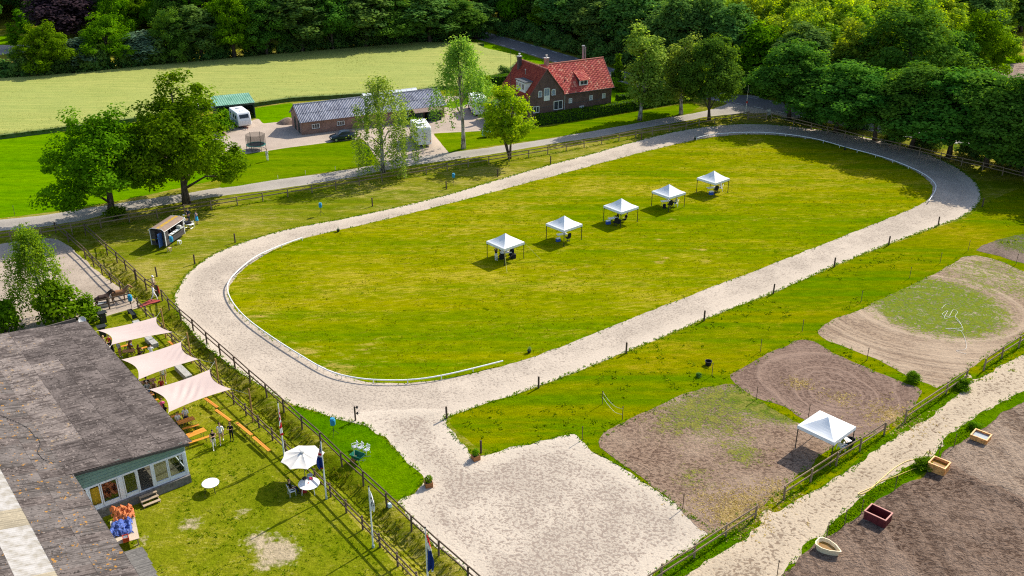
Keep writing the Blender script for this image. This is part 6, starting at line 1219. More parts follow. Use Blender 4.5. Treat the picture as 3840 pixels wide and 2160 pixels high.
# ================================================================== the big corrugated barn with its glazed annex
e_ = Vector((-.626, .780, 0)).normalized(); p_in = Vector((-e_.y, e_.x, 0)); p_in = -p_in if p_in.x > 0 else p_in      # along the eave away from us, and inwards
BO = Vector((-23.98, 58.45, 0)); BA = math.atan2(-p_in.y, -p_in.x)                                  # local x points outwards (towards the fence), y along the eave
BN = thing('corrugated_barn', 'large barn with mossy corrugated roof and a glazed annex at its front corner', 'barn', BO, BA)
M_fc = corr_mat('roof_fibre_cement', (.060, .048, .044), (.175, .145, .132), (.27, .225, .20), 0, .8); M_fc2 = corr_mat('roof_fibre_cement_pale', (.085, .068, .062), (.28, .235, .21), (.38, .27, .16), 0, .8); M_fc3 = corr_mat('roof_fibre_cement_lichen', (.070, .060, .055), (.185, .16, .148), (.46, .22, .03), 0, .7)
t = NT('roof_skylight', .35, .4); r_ = t.rnd(); M_sky = t.out(t.mix(t.ramp(t.noise(t.obj(), 1.4, 4), .35, .7), (.44, .42, .40), (.27, .24, .19))); M_sky2 = corr_mat('roof_skylight_old', (.30, .26, .19), (.42, .36, .26), None, 0, .25)
AW, AZ0, AZ1, ALEN = 8.05, 3.35, 4.30, 24.8                                       # annex: depth, eave height, height at the main wall, length
v_in = Vector((1, 0, -(AZ1 - AZ0) / AW)).normalized(); Lr = math.hypot(AW + .45, AZ1 - AZ0)
rz_ = random.Random(4)
pick_annex = lambda i, j, nc, nr: 1 if (j == 0 and i > 3) or (nc - 1 > i > nc - 11 and j in (1,) and i % 5 in (0, 1)) else 0
sheet_roof(BN, (-AW, -.25, AZ1 + .02), (0, 1, 0), v_in, ALEN + .3, Lr, 1.05, 2.1, [M_fc, M_fc2], .215, .034, .14, .008, 5, 'roof_sheet', pick_annex)
m = MB(); m.quad((-AW, -.2, AZ1 - .06), (.3, -.2, AZ0 - .1), (.3, ALEN, AZ0 - .1), (-AW, ALEN, AZ1 - .06), .04); m.build('roof_deck', plain('deck_dark', (.05, .04, .035), .9), BN)
MS = .27; v_m = Vector((1, 0, -MS)).normalized(); MLEN = 14.5; ms_w = 12.5
# main roof: three slopes of sheets, the middle one translucent
def main_strip(x0, x1, mats, pick=None, seed=0, y0=-16.0, y1=ALEN):
    l = (x1 - x0) * math.hypot(1, MS); sheet_roof(BN, (x0, y0, AZ1 - .1 - (x1 - 0) * 0 + (-AW + .3 - x0) * MS), (0, 1, 0), v_m, y1 - y0, l, 1.05, l if l < 2.6 else 2.3, mats, .215, .034, .14, .008, seed, 'roof_sheet', pick)
main_strip(-AW - 3.6, -AW + .3, [M_fc3, M_fc], lambda i, j, nc, nr: (i * 7 + j * 3) % 4 == 0, 6)
main_strip(-AW - 5.6, -AW - 3.6, [M_sky, M_sky2, M_fc2], lambda i, j, nc, nr: (0 if (i % 7) not in (3, 4) else 1) if i < nc - 20 else 2, 7)
main_strip(-AW - 10.6, -AW - 5.6, [M_fc3, M_fc], lambda i, j, nc, nr: (i + j) % 3 == 0, 8)
# walls
M_conc2 = plain('concrete_base', (.16, .15, .14), .95, var=.3, sc=3, bump=.3); M_wframe = plain('frame_pale_blue', (.66, .70, .74), .45, var=.04); M_clad = plain('cladding_green', (.17, .27, .23), .7, var=.1)
m = MB(); m.box((-3.6, -.14, .33), (7.3, .28, .66)); m.box((-.0, ALEN / 2, .33), (.28, ALEN - .2, .66)); m.build('plinth', M_conc2, BN)
fl = .66; wt = 2.62
# front glazing: frames, panes, door opening
def fpanel(x1, x0, z0, z1, glass=True, name='window', sillh=0.): # x counted inwards from the corner
    f = MB(); w = x0 - x1; fr = .075
    for xx in (x1 + fr / 2, x0 - fr / 2): f.box((-xx, -.02, (z0 + z1) / 2), (fr, .1, z1 - z0))
    f.box((-(x0 + x1) / 2, -.02, z1 - fr / 2), (w - 2 * fr, .1, fr)); f.box((-(x0 + x1) / 2, -.02, z0 + .16), (w - 2 * fr, .1, .32)); o = f.build(name, M_wframe, BN)
    if glass: g_ = MB(); g_.box((-(x0 + x1) / 2, 0, (z0 + .32 + z1 - fr) / 2), (w - 2 * fr, .015, z1 - z0 - .32 - fr)); g_.build('pane', M_gl, o)
t = NT('annex_glass', .03, .5); o_ = t.N['Material Output']; gl = t.N.new('ShaderNodeBsdfGlossy'); tp_ = t.N.new('ShaderNodeBsdfTransparent'); mx = t.N.new('ShaderNodeMixShader'); gl.inputs['Roughness'].default_value = .03; gl.inputs['Color'].default_value = (.9, .95, 1, 1); tp_.inputs['Color'].default_value = (.82, .86, .84, 1); fn = t.N.new('ShaderNodeFresnel'); fn.inputs[0].default_value = 1.5
t.t.links.new(fn.outputs[0], mx.inputs[0]); t.t.links.new(tp_.outputs[0], mx.inputs[1]); t.t.links.new(gl.outputs[0], mx.inputs[2]); t.t.links.new(mx.outputs[0], o_.inputs[0]); t.N.remove(t.b); M_gl = t.m
for a, b, g_, nm in ((.16, 1.36, True, 'window'), (1.38, 2.42, True, 'window'), (3.62, 4.55, True, 'door'), (4.95, 6.1, True, 'window'), (6.14, 6.9, False, 'window')): fpanel(a, b, fl, wt, g_, nm)
for x_, w_ in ((.08, .16), (2.52, .18), (3.56, .12), (4.75, .34), (7.0, .16)): m = MB(); m.box((-x_, -.03, (fl + wt) / 2), (w_, .14, wt - fl)); m.build('mullion', M_wframe, BN)
m = MB(); m.box((-3.6, -.02, fl + .03), (7.2, .12, .06)); m.box((-3.6, -.02, wt + .04), (7.2, .12, .08)); m.build('frame_rail', M_wframe, BN)
# green cladding above the glazing, board by board
nb = 6
for k in range(nb):
    z0 = wt + .09 + k * .26; xs_ = max(0, (z0 + .13 - AZ0) / (AZ1 - AZ0) * AW) if z0 + .13 > AZ0 - .05 else 0
    zt_ = min(z0 + .25, AZ1 - .1)
    if zt_ <= z0: continue
    m = MB(); L_ = AW - xs_; m.box((-(xs_ + AW) / 2, -.05 - (.0), (z0 + zt_) / 2), (L_, .03, zt_ - z0), rx=R(4)); m.build('cladding_board', M_clad, BN)
m = MB(); m.quad((.35, -.3, AZ0 - .16), (-AW, -.3, AZ1 - .18), (-AW, -.3, AZ1 - .0), (.35, -.3, AZ0 + .02), .03); m.build('barge_board', plain('barge_dark', (.07, .065, .06), .8), BN)
# long side under the eave: corner window, rendered wall, two white doors standing open
f = MB(); f.box((-.02, .1, (fl + AZ0) / 2 - .2), (.16, .16, AZ0 - fl - .3)); f.build('corner_post', M_wframe, BN)
for k in range(4):
    y0 = .2 + k * 1.25; f = MB(); fr = .07; z0, z1 = fl, wt
    for yy in (y0 + fr / 2, y0 + 1.2 - fr / 2): f.box((-.03, yy, (z0 + z1) / 2), (.1, fr, z1 - z0))
    f.box((-.03, y0 + .6, z1 - fr / 2), (.1, 1.2 - 2 * fr, fr)); f.box((-.03, y0 + .6, z0 + .16), (.1, 1.2 - 2 * fr, .32)); o = f.build('window', M_wframe, BN); g_ = MB(); g_.box((-.03, y0 + .6, (z0 + .32 + z1) / 2), (.015, 1.2 - 2 * fr, z1 - z0 - .4)); g_.build('pane', M_gl, o)
m = MB(); m.box((-.08, 2.7, (wt + AZ0) / 2), (.12, 5.2, AZ0 - wt - .1)); m.box((-.08, 5.25 + (ALEN - 5.4) / 2, AZ0 / 2), (.14, ALEN - 5.6, AZ0 - .12)); m.build('side_wall', plain('render_white', (.55, .54, .50), .9), BN)
for yy, a_ in ((10.9, 60), (18.3, 70)):
    m = MB(); m.box((.5, 0, 1.5), (1.0, .06, 2.1)); d_ = m.build('open_door', M_wframe, BN, (0, yy, 0), R(a_ - 80)); m = MB(); m.box((.5, -.04, 1.75), (.6, .02, 1.0)); m.build('pane', M_glass, d_)
m = MB(); m.box((-AW - .1, -8.2, 2.0), (.2, 15.8, 4.0)); m.box((-AW - .1, ALEN / 2, 2.1), (.2, ALEN - .2, 4.1)); m.build('main_wall', plain('wall_dark', (.10, .085, .07), .9), BN)
m = MB(); m.box((-AW / 2, ALEN - .1, 2.0), (AW - .4, .14, 3.6)); m.build('end_wall', plain('wall_dark', (.10, .085, .07), .9), BN)
m = MB(); m.box((-AW / 2, ALEN / 2, fl - .05), (AW - .3, ALEN - .4, .1)); m.build('floor', plain('floor_tan', (.20, .17, .13), .7), BN)
# white board at the wall of the main barn, yellow tarp inside the annex window
m = MB(); m.box((-6.55, .65, 1.45), (1.0, .7, 1.5)); m.build('yellow_board', plain('board_yellow', (.62, .38, .02), .7), BN)
m = MB(); m.box((-AW + .35, -1.6, 1.6), (.06, 3.0, 2.2)); m.build('side_panel', M_wframe, BN)
# loose cable over the roof
def on_main(t_, x, y, lift=.07):
    d = ray(t_, x, y); o0 = Vector((0, 0, CAM_H)); A_ = BN.matrix_basis; c0 = A_ @ Vector((-AW + .3, 0, AZ1 - .1)); n = (A_.to_3x3() @ Vector((MS, 0, 1))).normalized(); s = (c0 - o0).dot(n) / d.dot(n); return o0 + d * s + n * lift
bpy.context.view_layer.update()
rope('roof_cable', 'black cable winding over the barn roof', 'cable', [on_main('I', -30, 1130), on_main('I', 60, 1175), on_main('I', 200, 1230), on_main('I', 330, 1310), on_main('I', 400, 1400), on_main('J', 375, 60), on_main('J', 405, 130), on_main('J', 380, 210), on_main('J', 440, 285), on_main('J', 560, 320), on_main('J', 640, 310), on_main('J', 655, 380)], .018, M_blk)
# wooden steps before the annex door
o = thing('wooden_steps', 'three weathered wooden steps below the annex door', 'steps', BN.matrix_basis @ Vector((-3.2, -.3, 0)), BA); M_step = wood('step_wood', (.42, .32, .22))
for k in range(3): m = MB(); m.box((0, -.16 - k * .3, .56 - k * .19), (1.25, .24, .045)); m.build('tread', M_step, o)
for s in (-1, 1): m = MB(); m.add([(s * .55, -.02, .5), (s * .55, -.85, .0), (s * .55, -.02, .0), (s * .59, -.02, .5), (s * .59, -.85, .0), (s * .59, -.02, .0)], [(0, 1, 2), (5, 4, 3), (0, 3, 4, 1), (1, 4, 5, 2), (2, 5, 3, 0)]); m.build('stringer', M_step, o)
# ---- trailer bed with tarps and a crate beside the barn
def jp(x, y, z): return gp('J', x, y, z)
z_ = .62; A4 = [jp(1095, 815, z_), jp(1345, 840, z_), jp(1410, 1105, z_), jp(1160, 1185, z_)]; cen = sum(A4, Vector()) / 4; d = A4[3] - A4[0]; ang = math.atan2(d.y, d.x)
o = thing('work_table', 'pale board platform beside the barn loaded with tarps', 'platform', (cen.x, cen.y, 0), ang); LL, WW = 2.75, 1.6
M_ply = wood('plywood', (.48, .40, .30)); 
for k in range(2): m = MB(); m.box(((k - .5) * LL / 2, 0, z_ - .02), (LL / 2 - .01, WW, .04)); m.build('board', M_ply, o)
for sx in (-1, 1):
    for sy in (-1, 1): m = MB(); m.box((sx * (LL / 2 - .15), sy * (WW / 2 - .12), (z_ - .04) / 2), (.09, .09, z_ - .04)); m.build('leg', M_step, o)
def heap(name, label, c, rx, ry, h, mat, rz, seed):      # crumpled cloth thrown down in folds
    n = 30; X_, Y_ = np.meshgrid(np.linspace(-1, 1, n), np.linspace(-1, 1, n)); x, y = X_.ravel(), Y_.ravel(); r = np.maximum(np.abs(x), np.abs(y)) ** 1.2 / (.35 + 1.25 * fbm(x * 2.1 + seed, y * 2.1 + 4, seed))
    rd = np.abs(2 * fbm(x * 2.6 + 3, y * 2.6, seed + 5, 3) - .95); rd2 = np.abs(2 * fbm(x * 5. + 1, y * 5., seed + 9, 2) - .75)
    z = np.clip(1 - r ** 3, 0, 1) ** .5 * h * (.45 + .9 * (1 - rd * 2.2) * .8 + .35 * rd2) + .012
    keep = r < 1.08; I_ = np.arange(n * n).reshape(n, n); Q_ = np.stack([I_[:-1, :-1].ravel(), I_[:-1, 1:].ravel(), I_[1:, 1:].ravel(), I_[1:, :-1].ravel()], 1); Q_ = Q_[keep[Q_].all(1)]
    o = link(name, mesh_np(name, np.column_stack([x * rx * 1.15, y * ry * 1.15, z]), Q_, [mat]), None, c, rz); return top(o, label, 'tarp')
def crumple(name, c):
    t = NT(name, .45, .4); n = t.noise(t.obj(), 5., 4, .6, 1.5); t.bump(n, .9, .12); return t.out(t.mix(t.ramp(n, .35, .65), tuple(x * .55 for x in c), c))
heap('orange_tarp', 'crumpled orange tarp on the board platform', jp(1235, 830, z_), .66, .82, .42, crumple('tarp_orange', (.72, .20, .05)), ang + 1.57, 5); heap('blue_tarp', 'crumpled blue tarp on the board platform', jp(1225, 975, z_), .74, .66, .34, crumple('tarp_blue', (.07, .14, .50)), ang, 8)
def crate(label, c, w, d, h, rz, mat, slats=3, fill=None):
    o = thing('plastic_crate', label, 'crate', c, rz)
    for k in range(slats):
        z = h * (k + .5) / slats; hh = h / slats - .02
        m = MB(); m.box((0, -d / 2, z), (w, .025, hh)); m.box((0, d / 2, z), (w, .025, hh)); m.box((-w / 2, 0, z), (.025, d - .05, hh)); m.box((w / 2, 0, z), (.025, d - .05, hh)); m.build('slat_ring', mat, o)
    m = MB(); m.box((0, 0, .015), (w - .03, d - .03, .03)); m.build('bottom', mat, o)
    for sx in (-1, 1):
        for sy in (-1, 1): m = MB(); m.box((sx * w / 2, sy * d / 2, h / 2), (.04, .04, h)); m.build('corner_post', mat, o)
    if fill: m = MB(); m.box((0, 0, h * .8), (w - .06, d - .06, .02)); m.build('contents', fill, o)
crate('red plastic crate with metal parts on the board platform', jp(1270, 1090, z_), .42, .36, .34, ang, plain('crate_red', (.60, .07, .03), .5), 3, plain('metal_bits', (.30, .30, .32), .4, .5, .5, .5, 20))
# grey lean-to roof by the barn at the bottom edge
Q4_ = [jp(1165, 1235, 1.7), jp(1400, 1155, 1.4), jp(1480, 1500, 1.4), jp(1290, 1500, 1.7)]; o = thing('lean_to', 'dark corrugated lean-to against the barn at the bottom edge', 'lean-to', (Q4_[0].x, Q4_[0].y, 0)); c0 = Vector((Q4_[0].x, Q4_[0].y, 0))
U_ = (Q4_[3] - Q4_[0]); V__ = (Q4_[1] - Q4_[0]); sheet_roof(o, Vector((0, 0, 1.7)), U_, V__, U_.length + 2.0, V__.length, 1.05, V__.length, [corr_mat('lean_to_corr', (.11, .105, .10), (.19, .18, .17), None, 0, .5)], .177, .03)
for a in (.3, U_.length + 1.6): q = U_.normalized() * a + V__ * .95; m = MB(); m.box((q.x, q.y, .66), (.09, .09, 1.32)); m.build('post', M_step, o)
# small black-and-grey object at the barn's far roof corner: satellite dish
c = gp('I', 930, 75, 3.4); o = thing('satellite_dish', 'grey satellite dish at the far corner of the barn roof', 'dish', (c.x, c.y, 0)); m = MB(); m.lathe([(.02, 0), (.2, .03), (.34, .1), (.33, .105), (.19, .04), (.02, .015)], n=14); q = m.build('dish', plain('dish_grey', (.5, .5, .48), .5), o, (0, 0, 3.5)); q.rotation_euler = (R(60), 0, R(40)); m = MB(); m.tube([(0, 0, 0), (0, 0, 3.5)], .035, 6); m.build('mast', M_zinc, o)

# ================================================================== tents on the infield and what is under them
t = NT('tent_cloth'); o_ = t.N['Material Output']; d = t.N.new('ShaderNodeBsdfDiffuse'); tr = t.N.new('ShaderNodeBsdfTranslucent'); mx = t.N.new('ShaderNodeMixShader'); c_ = t.mix(t.noise(t.obj(), 1.3, 3), (.76, .78, .80), (.84, .85, .86)); t.set(d, 'Color', c_); t.set(tr, 'Color', c_); mx.inputs[0].default_value = .04
t.t.links.new(d.outputs[0], mx.inputs[1]); t.t.links.new(tr.outputs[0], mx.inputs[2]); t.t.links.new(mx.outputs[0], o_.inputs[0]); t.N.remove(t.b); M_tent = t.m; M_tleg = plain('tent_leg', (.025, .03, .032), .4, .4)
def make_tent(label, c, rz, eave=2.0, peak=3.03, w=3.0, sag=0., group='white party tents on the infield'):
    o = thing('party_tent', label, 'tent', (c[0], c[1], 0), rz, group); N_ = 16; h = w / 2 + .03; VV = []
    for i in range(N_ + 1):
        for j in range(N_ + 1):
            x, y = (i / N_ * 2 - 1), (j / N_ * 2 - 1); r = max(abs(x), abs(y)); dg = abs(abs(x) - abs(y)); f = (1 - r); f = f ** 1.35 * .9 + .1 * f
            z = eave + (peak - eave) * f - .05 * dg * math.sin(math.pi * r) - sag * math.sin(x * 4 + 1) * math.sin(y * 5) * (1 - r) * .5; VV.append((x * h, y * h, z))
    m = MB(); m.add(VV, [f for i in range(N_) for j in range(N_) for a, b, c_, d_ in [(i * (N_ + 1) + j, (i + 1) * (N_ + 1) + j, (i + 1) * (N_ + 1) + j + 1, i * (N_ + 1) + j + 1)] for f in (((a, b, c_), (a, c_, d_)) if (i - N_ / 2 + .5) * (j - N_ / 2 + .5) > 0 else ((a, b, d_), (b, c_, d_)))]); m.build('canopy', M_tent, o, smooth=False)
    for k in range(4):
        a = k * math.pi / 2; m = MB(); VV = []
        for i in range(13): x = -h + 2 * h * i / 12; VV += [(x, -h, eave), (x, -h - .015 - .01 * math.sin(i * 2.1), eave - .27 + .008 * math.sin(i * 3))]
        M_ = Matrix.Rotation(a, 4, 'Z'); m.add([M_ @ Vector(v) for v in VV], [(2 * i, 2 * i + 1, 2 * i + 3, 2 * i + 2) for i in range(12)]); m.build('valance', M_tent, o)
    for sx in (-1, 1):
        for sy in (-1, 1):
            m = MB(); m.box((sx * (w / 2 - .03), sy * (w / 2 - .03), eave / 2 - .02), (.06, .06, eave - .04)); m.build('leg', M_tleg, o); m = MB(); m.box((sx * (w / 2 - .03), sy * (w / 2 - .03), .012), (.12, .12, .02)); m.build('foot_plate', M_tleg, o)
    m = MB(); hw = w / 2 - .03
    for a, b in (((-hw, -hw), (hw, -hw)), ((hw, -hw), (hw, hw)), ((hw, hw), (-hw, hw)), ((-hw, hw), (-hw, -hw))): m.tube([(*a, eave - .08), ((a[0] + b[0]) / 2, (a[1] + b[1]) / 2, eave - .42), (*b, eave - .08)], .016, 4); m.tube([(*a, eave - .42), ((a[0] + b[0]) / 2, (a[1] + b[1]) / 2, eave - .08), (*b, eave - .42)], .016, 4)
    m.build('truss', M_tleg, o); m = MB(); m.tube([(0, 0, eave - .3), (0, 0, peak - .03)], .02, 6); m.build('centre_pole', M_tleg, o); return o
TC = [((-.74, 100.03), 'nearest of the five white infield tents, with yellow guy ropes'), ((6.15, 105.5), 'second infield tent from the near end, over an empty black chair'), ((13.47, 111.44), 'middle one of the five white infield tents'), ((20.13, 116.72), 'fourth infield tent from the near end, over a seated white-haired person'), ((26.88, 122.14), 'farthest of the five white infield tents')]
ROT = [-3.1, -2.8, -5.4, -6.5, -3.5]
for (c, lb), a in zip(TC, ROT): make_tent(lb, c, R(45 + a))
M_guy = plain('guy_yellow', (.62, .60, .18), .6); tc = Vector((-.74, 100.03, 0)); a_ = R(-3.1); cr_ = tc + Vector((math.cos(a_), math.sin(a_), 0)) * 2.12; cf_ = tc + Vector((math.sin(a_), -math.cos(a_), 0)) * 2.12
for c, e, w_ in ((cr_, gp('R1', 1965, 985), 'right'), (cf_, gp('R1', 865, 1395), 'front')): rope('guy_rope', f'yellow guy rope from the {w_} corner of the nearest infield tent', 'rope', [c + Vector((0, 0, 1.95)), c.lerp(e, .5) + Vector((0, 0, .95)), e + Vector((0, 0, .02))], .016, M_guy, 3)
M_camp = plain('camp_chair_black', (.012, .013, .016), .8); M_cool = plain('cooler_blue', (.03, .09, .45), .4)
def fold_table(label, c, rz, L=1.3, w=.6, h=.72):
    o = thing('folding_table', label, 'table', (c[0], c[1], 0), rz, 'white folding tables under the tents'); m = MB(); m.bevbox((0, 0, h - .02), (L, w, .045), .03); m.build('top', M_pw, o)
    for s in (-1, 1): m = MB(); x = s * (L / 2 - .2); m.tube([(x, -w / 2 + .08, 0), (x, -w / 2 + .08, h - .05)], .015, 5); m.tube([(x, w / 2 - .08, 0), (x, w / 2 - .08, h - .05)], .015, 5); m.tube([(x, -w / 2 + .08, .15), (x, w / 2 - .08, .15)], .012, 4); m.build('leg_frame', M_zinc, o)
def office_chair(label, c, rz):
    o = thing('swivel_chair', label, 'chair', (c[0], c[1], 0), rz, 'black swivel chairs under the tents'); m = MB(); m.bevbox((0, 0, .47), (.5, .5, .09), .06); m.build('seat', M_camp, o)
    m = MB(); VV = []; N_ = 10
    for i in range(N_ + 1):
        for j in range(N_ + 1):
            u, v = i / N_ * 2 - 1, j / N_; wd = .27 * (1 - .35 * max(0, v - .6) / .4) * (.82 + .18 * min(1, v * 3)); VV.append((u * wd, -.25 - .09 * v + .05 * u * u, .52 + v * .66 - .05 * u * u * v))
    k = len(VV); VV += [(x, y - .06, z) for x, y, z in VV]; fs = [(i * (N_ + 1) + j, i * (N_ + 1) + j + 1, (i + 1) * (N_ + 1) + j + 1, (i + 1) * (N_ + 1) + j) for i in range(N_) for j in range(N_)]
    m.add(VV, fs + [tuple(reversed([q + k for q in f])) for f in fs]); m.build('backrest', M_camp, o, smooth=True)
    for s in (-1, 1): m = MB(); m.tube([(s * .27, -.1, .48), (s * .29, -.1, .68), (s * .29, .16, .68)], .025, 6); m.build('armrest', M_camp, o)
    m = MB(); m.tube([(0, 0, .08), (0, 0, .44)], .03, 8)
    for k in range(5): a = R(72 * k); m.tube([(0, 0, .1), (math.cos(a) * .3, math.sin(a) * .3, .05)], [.028, .02], 5)
    m.build('base', M_camp, o)
    for k in range(5): a = R(72 * k); m = MB(); m.lathe([(.03, 0), (.03, .045)], (math.cos(a) * .3, math.sin(a) * .3, 0), 8); m.build('caster', M_camp, o)
def cooler(label, c, rz, s=1.):
    o = thing('cooler_box', label, 'cooler', (c[0], c[1], 0), rz, 'blue cool boxes under the tents'); m = MB(); m.bevbox((0, 0, .15 * s), (.42 * s, .28 * s, .3 * s), .03); m.build('body', M_cool, o); m = MB(); m.bevbox((0, 0, .335 * s), (.44 * s, .3 * s, .065 * s), .03); m.build('lid', M_pw, o); m = MB(); m.tube([(-.2 * s, 0, .3 * s), (-.2 * s, 0, .42 * s), (.2 * s, 0, .42 * s), (.2 * s, 0, .3 * s)], .012, 5); m.build('handle', M_pw, o)
def kp(t_, x, y, z=0.): q = gp(t_, x, y, z); q.z = 0; return q
# tent 1
fold_table('white folding table crowded by people under the nearest infield tent', kp('R1', 830, 720, .72), R(10)); office_chair('black swivel chair turned away under the nearest infield tent', kp('R1', 985, 930), R(150))
person('person in navy jacket leaning on the chair under the nearest tent', kp('R1', 1075, 900), R(100), 'sit', 'navy', 'navy', 'shoe', 'dark', sleeve=2, lean=.2, seat=.5); person('person in white shirt bent over the table under the nearest tent', kp('R1', 690, 930), R(-40), 'sit', 'white', 'navy', 'shoe', 'dark', sleeve=2, lean=.35, seat=.5)
person('person in red-brown top behind the table under the nearest tent', kp('R1', 980, 800), R(120), 'stand', 'brown', 'black', 'shoe', 'dark', height=1.7, arms=('table', 'table')); person('person in black at the back under the nearest infield tent', kp('R1', 640, 850), R(-100), 'stand', 'black', 'black', 'shoe', 'dark', height=1.75)
m = MB(); m.bevbox((0, 0, .25), (.5, .45, .5), .05); top(m.build('dark_stool', M_camp, None, kp('R1', 690, 945), .4), 'dark stool under the person in white at the nearest tent', 'stool')
m = MB(); m.bevbox((0, 0, .25), (.5, .45, .5), .05); top(m.build('dark_stool', M_camp, None, kp('R1', 1075, 915), .2), 'dark stool under the navy jacket at the nearest tent', 'stool')
# tent 2
fold_table('white folding table with papers under the second infield tent', kp('R2', 540, 675, .72), R(22)); office_chair('empty black swivel chair under the second infield tent', kp('R2', 690, 870), R(35)); cooler('blue cool box under the second infield tent', kp('R2', 440, 870), R(30), 1.2)
# tent 3
fold_table('white folding table under the middle infield tent', kp('R2', 1880, 255, .72), R(25)); office_chair('black swivel chair with its back to us under the middle infield tent', kp('R2', 1925, 460), R(20)); cooler('blue cool box beside the table of the middle infield tent', kp('R2', 1745, 415), R(20), 1.3)
person('person in dark clothes bent over the table under the middle infield tent', kp('R2', 2010, 380), R(80), 'sit', 'black', 'black', 'shoe', 'dark', lean=.2, seat=.5, sleeve=2); person('dark-haired person lying back on the grass under the middle infield tent', kp('R2', 2190, 350), R(110), 'sit', 'black', 'black', 'shoe', 'dark', lean=-.35, seat=.16)
m = MB(); m.bevbox((0, 0, .25), (.5, .45, .5), .05); top(m.build('dark_stool', M_camp, None, kp('R2', 2010, 395), .2), 'dark stool under the middle infield tent', 'stool')
# tent 4
fold_table('white folding table under the fourth infield tent', kp('R3', 550, 950, .72), R(20)); office_chair('black swivel chair under the fourth infield tent', kp('R3', 645, 1140), R(25)); plastic_chair('pale folding chair holding the white-haired person', kp('R3', 820, 1100), R(70)); person('white-haired person in grey leaning back under the fourth infield tent', kp('R3', 820, 1100), R(70), 'sit', 'grey', 'black', 'shoe', 'grey', lean=-.1, seat=.44, sleeve=2)
o = thing('trolley_bag', 'black trolley bag under the fourth infield tent', 'bag', kp('R3', 505, 1150), R(20)); m = MB(); m.bevbox((0, 0, .3), (.36, .26, .55), .05); m.build('body', M_camp, o); m = MB(); m.tube([(-.12, -.1, .55), (-.12, -.1, .85), (.12, -.1, .85), (.12, -.1, .55)], .012, 5); m.build('handle', M_zinc, o)
# tent 5
fold_table('white folding table under the farthest infield tent', kp('R3', 1780, 590, .72), R(18)); office_chair('black swivel chair under the farthest infield tent', kp('R3', 1885, 740), R(15)); cooler('blue cool box under the farthest infield tent', kp('R3', 1765, 785), R(20), 1.3); plastic_chair('pale folding chair under the farthest infield tent', kp('R3', 2020, 690), R(75)); person('person in white shirt sitting under the farthest infield tent', kp('R3', 2020, 690), R(75), 'sit', 'white', 'beige', 'shoe', 'dark', seat=.44, arms=('phone', 'phone'))
# the tent by the lane
make_tent('white party tent with sagging roof beside the sandy lane', (24.31, 62.47), R(45 - 2.8), 2.18, 3.02, 3.1, .12, None)
fold_table('white folding table under the tent beside the lane', kp('Y', 1150, 610, .72), R(25), 1.1, .6); cc_ = kp('Y', 1100, 760); person('person in olive top and pale blue cap sitting under the lane tent', cc_, R(-70), 'sit', 'olive', 'jeans', 'shoe', 'brown', hat='lightjeans', seat=.46); plastic_chair('white chair under the lane tent', cc_, R(-70))
m = MB(); m.lathe([(.30, 0), (.38, .42), (.40, .42), (.40, .45), (.36, .45), (.34, .41), (.28, .03)], n=18); top(m.build('black_tub', plain('tub_black', (.015, .015, .016), .6), None, kp('Y', 1235, 660)), 'large black tub under the tent beside the lane', 'tub')
m = MB(); m.lathe([(.24, 0), (.31, .38), (.33, .38), (.33, .42), (.29, .42), (.22, .03)], n=18); top(m.build('black_tub', plain('tub_black', (.015, .015, .016), .6), None, gp('M', 135, 310)), 'black rubber feed tub on the pasture beside the harrowed paddock', 'tub')

# ================================================================== the judges' wagon
wy = R(76.5 - 90); WG = thing('site_wagon', 'black wooden site wagon with rounded mossy roof and open counter', 'wagon', (-41.0, 103.0, 0), wy)
M_wb = wood('wagon_board', (.075, .068, .068), .7, .2); M_wt = plain('wagon_trim', (.72, .72, .72), .5); WWd, WLn, WZ0, WZ1 = 1.85, 4.0, .38, 2.12
t = NT('wagon_roof', .9, .2); o1 = t.obj(); xo = t.xyz(o1); nn = t.noise(o1, 2.5, 4, .65); band = t.ramp(t.mth('ABSOLUTE', t.mth('SUBTRACT', t.mth('ADD', xo[0], t.mth('MULTIPLY', nn, .35)), .33)), .30, .12)
M_wr = t.out(t.mix(t.mth('MULTIPLY', band, t.ramp(nn, .3, .55)), t.mix(nn, (.16, .115, .09), (.34, .25, .20)), (.48, .29, .015)))
m = MB(); m.box((0, WLn / 2, WZ0 - .04), (WWd, WLn, .1)); m.build('floor', M_wb, WG)
def boards(name, x, y0, y1, z0, z1, axis='x'):
    n = max(1, round((z1 - z0) / .145))
    for k in range(n):
        z = z0 + (k + .5) * (z1 - z0) / n; m = MB()
        if axis == 'x': m.box((x, (y0 + y1) / 2, z), (.035, y1 - y0, (z1 - z0) / n - .012))
        else: m.box(((y0 + y1) / 2, x, z), (y1 - y0, .035, (z1 - z0) / n - .012))
        m.build(name, M_wb, WG)
boards('board', WWd / 2, .05, WLn - .05, WZ0, 1.28); boards('board', WWd / 2, .05, .75, 1.29, WZ1); boards('board', WWd / 2, WLn - .25, WLn - .05, 1.29, WZ1); boards('board', -WWd / 2, .05, WLn - .05, WZ0, WZ1); boards('board', WLn, -WWd / 2 + .05, WWd / 2 - .05, WZ0, WZ1, 'y'); boards('board', 0., -WWd / 2 + .05, -.32, WZ0, WZ1, 'y'); boards('board', 0., .6, WWd / 2 - .05, WZ0, WZ1, 'y')
m = MB(); m.box((WWd / 2 + .02, 2.2, 1.3), (.42, 3.0, .04)); m.build('counter', plain('counter_pale', (.50, .52, .48), .5), WG)
for xx in (-1, 1):
    for yy in (0, WLn): m = MB(); m.box((xx * (WWd / 2 + .01), yy, (WZ0 + WZ1) / 2 - .05), (.09, .09, WZ1 - WZ0 + .1)); m.build('corner_post', M_wt, WG)
m = MB(); N_ = 16; prof = []
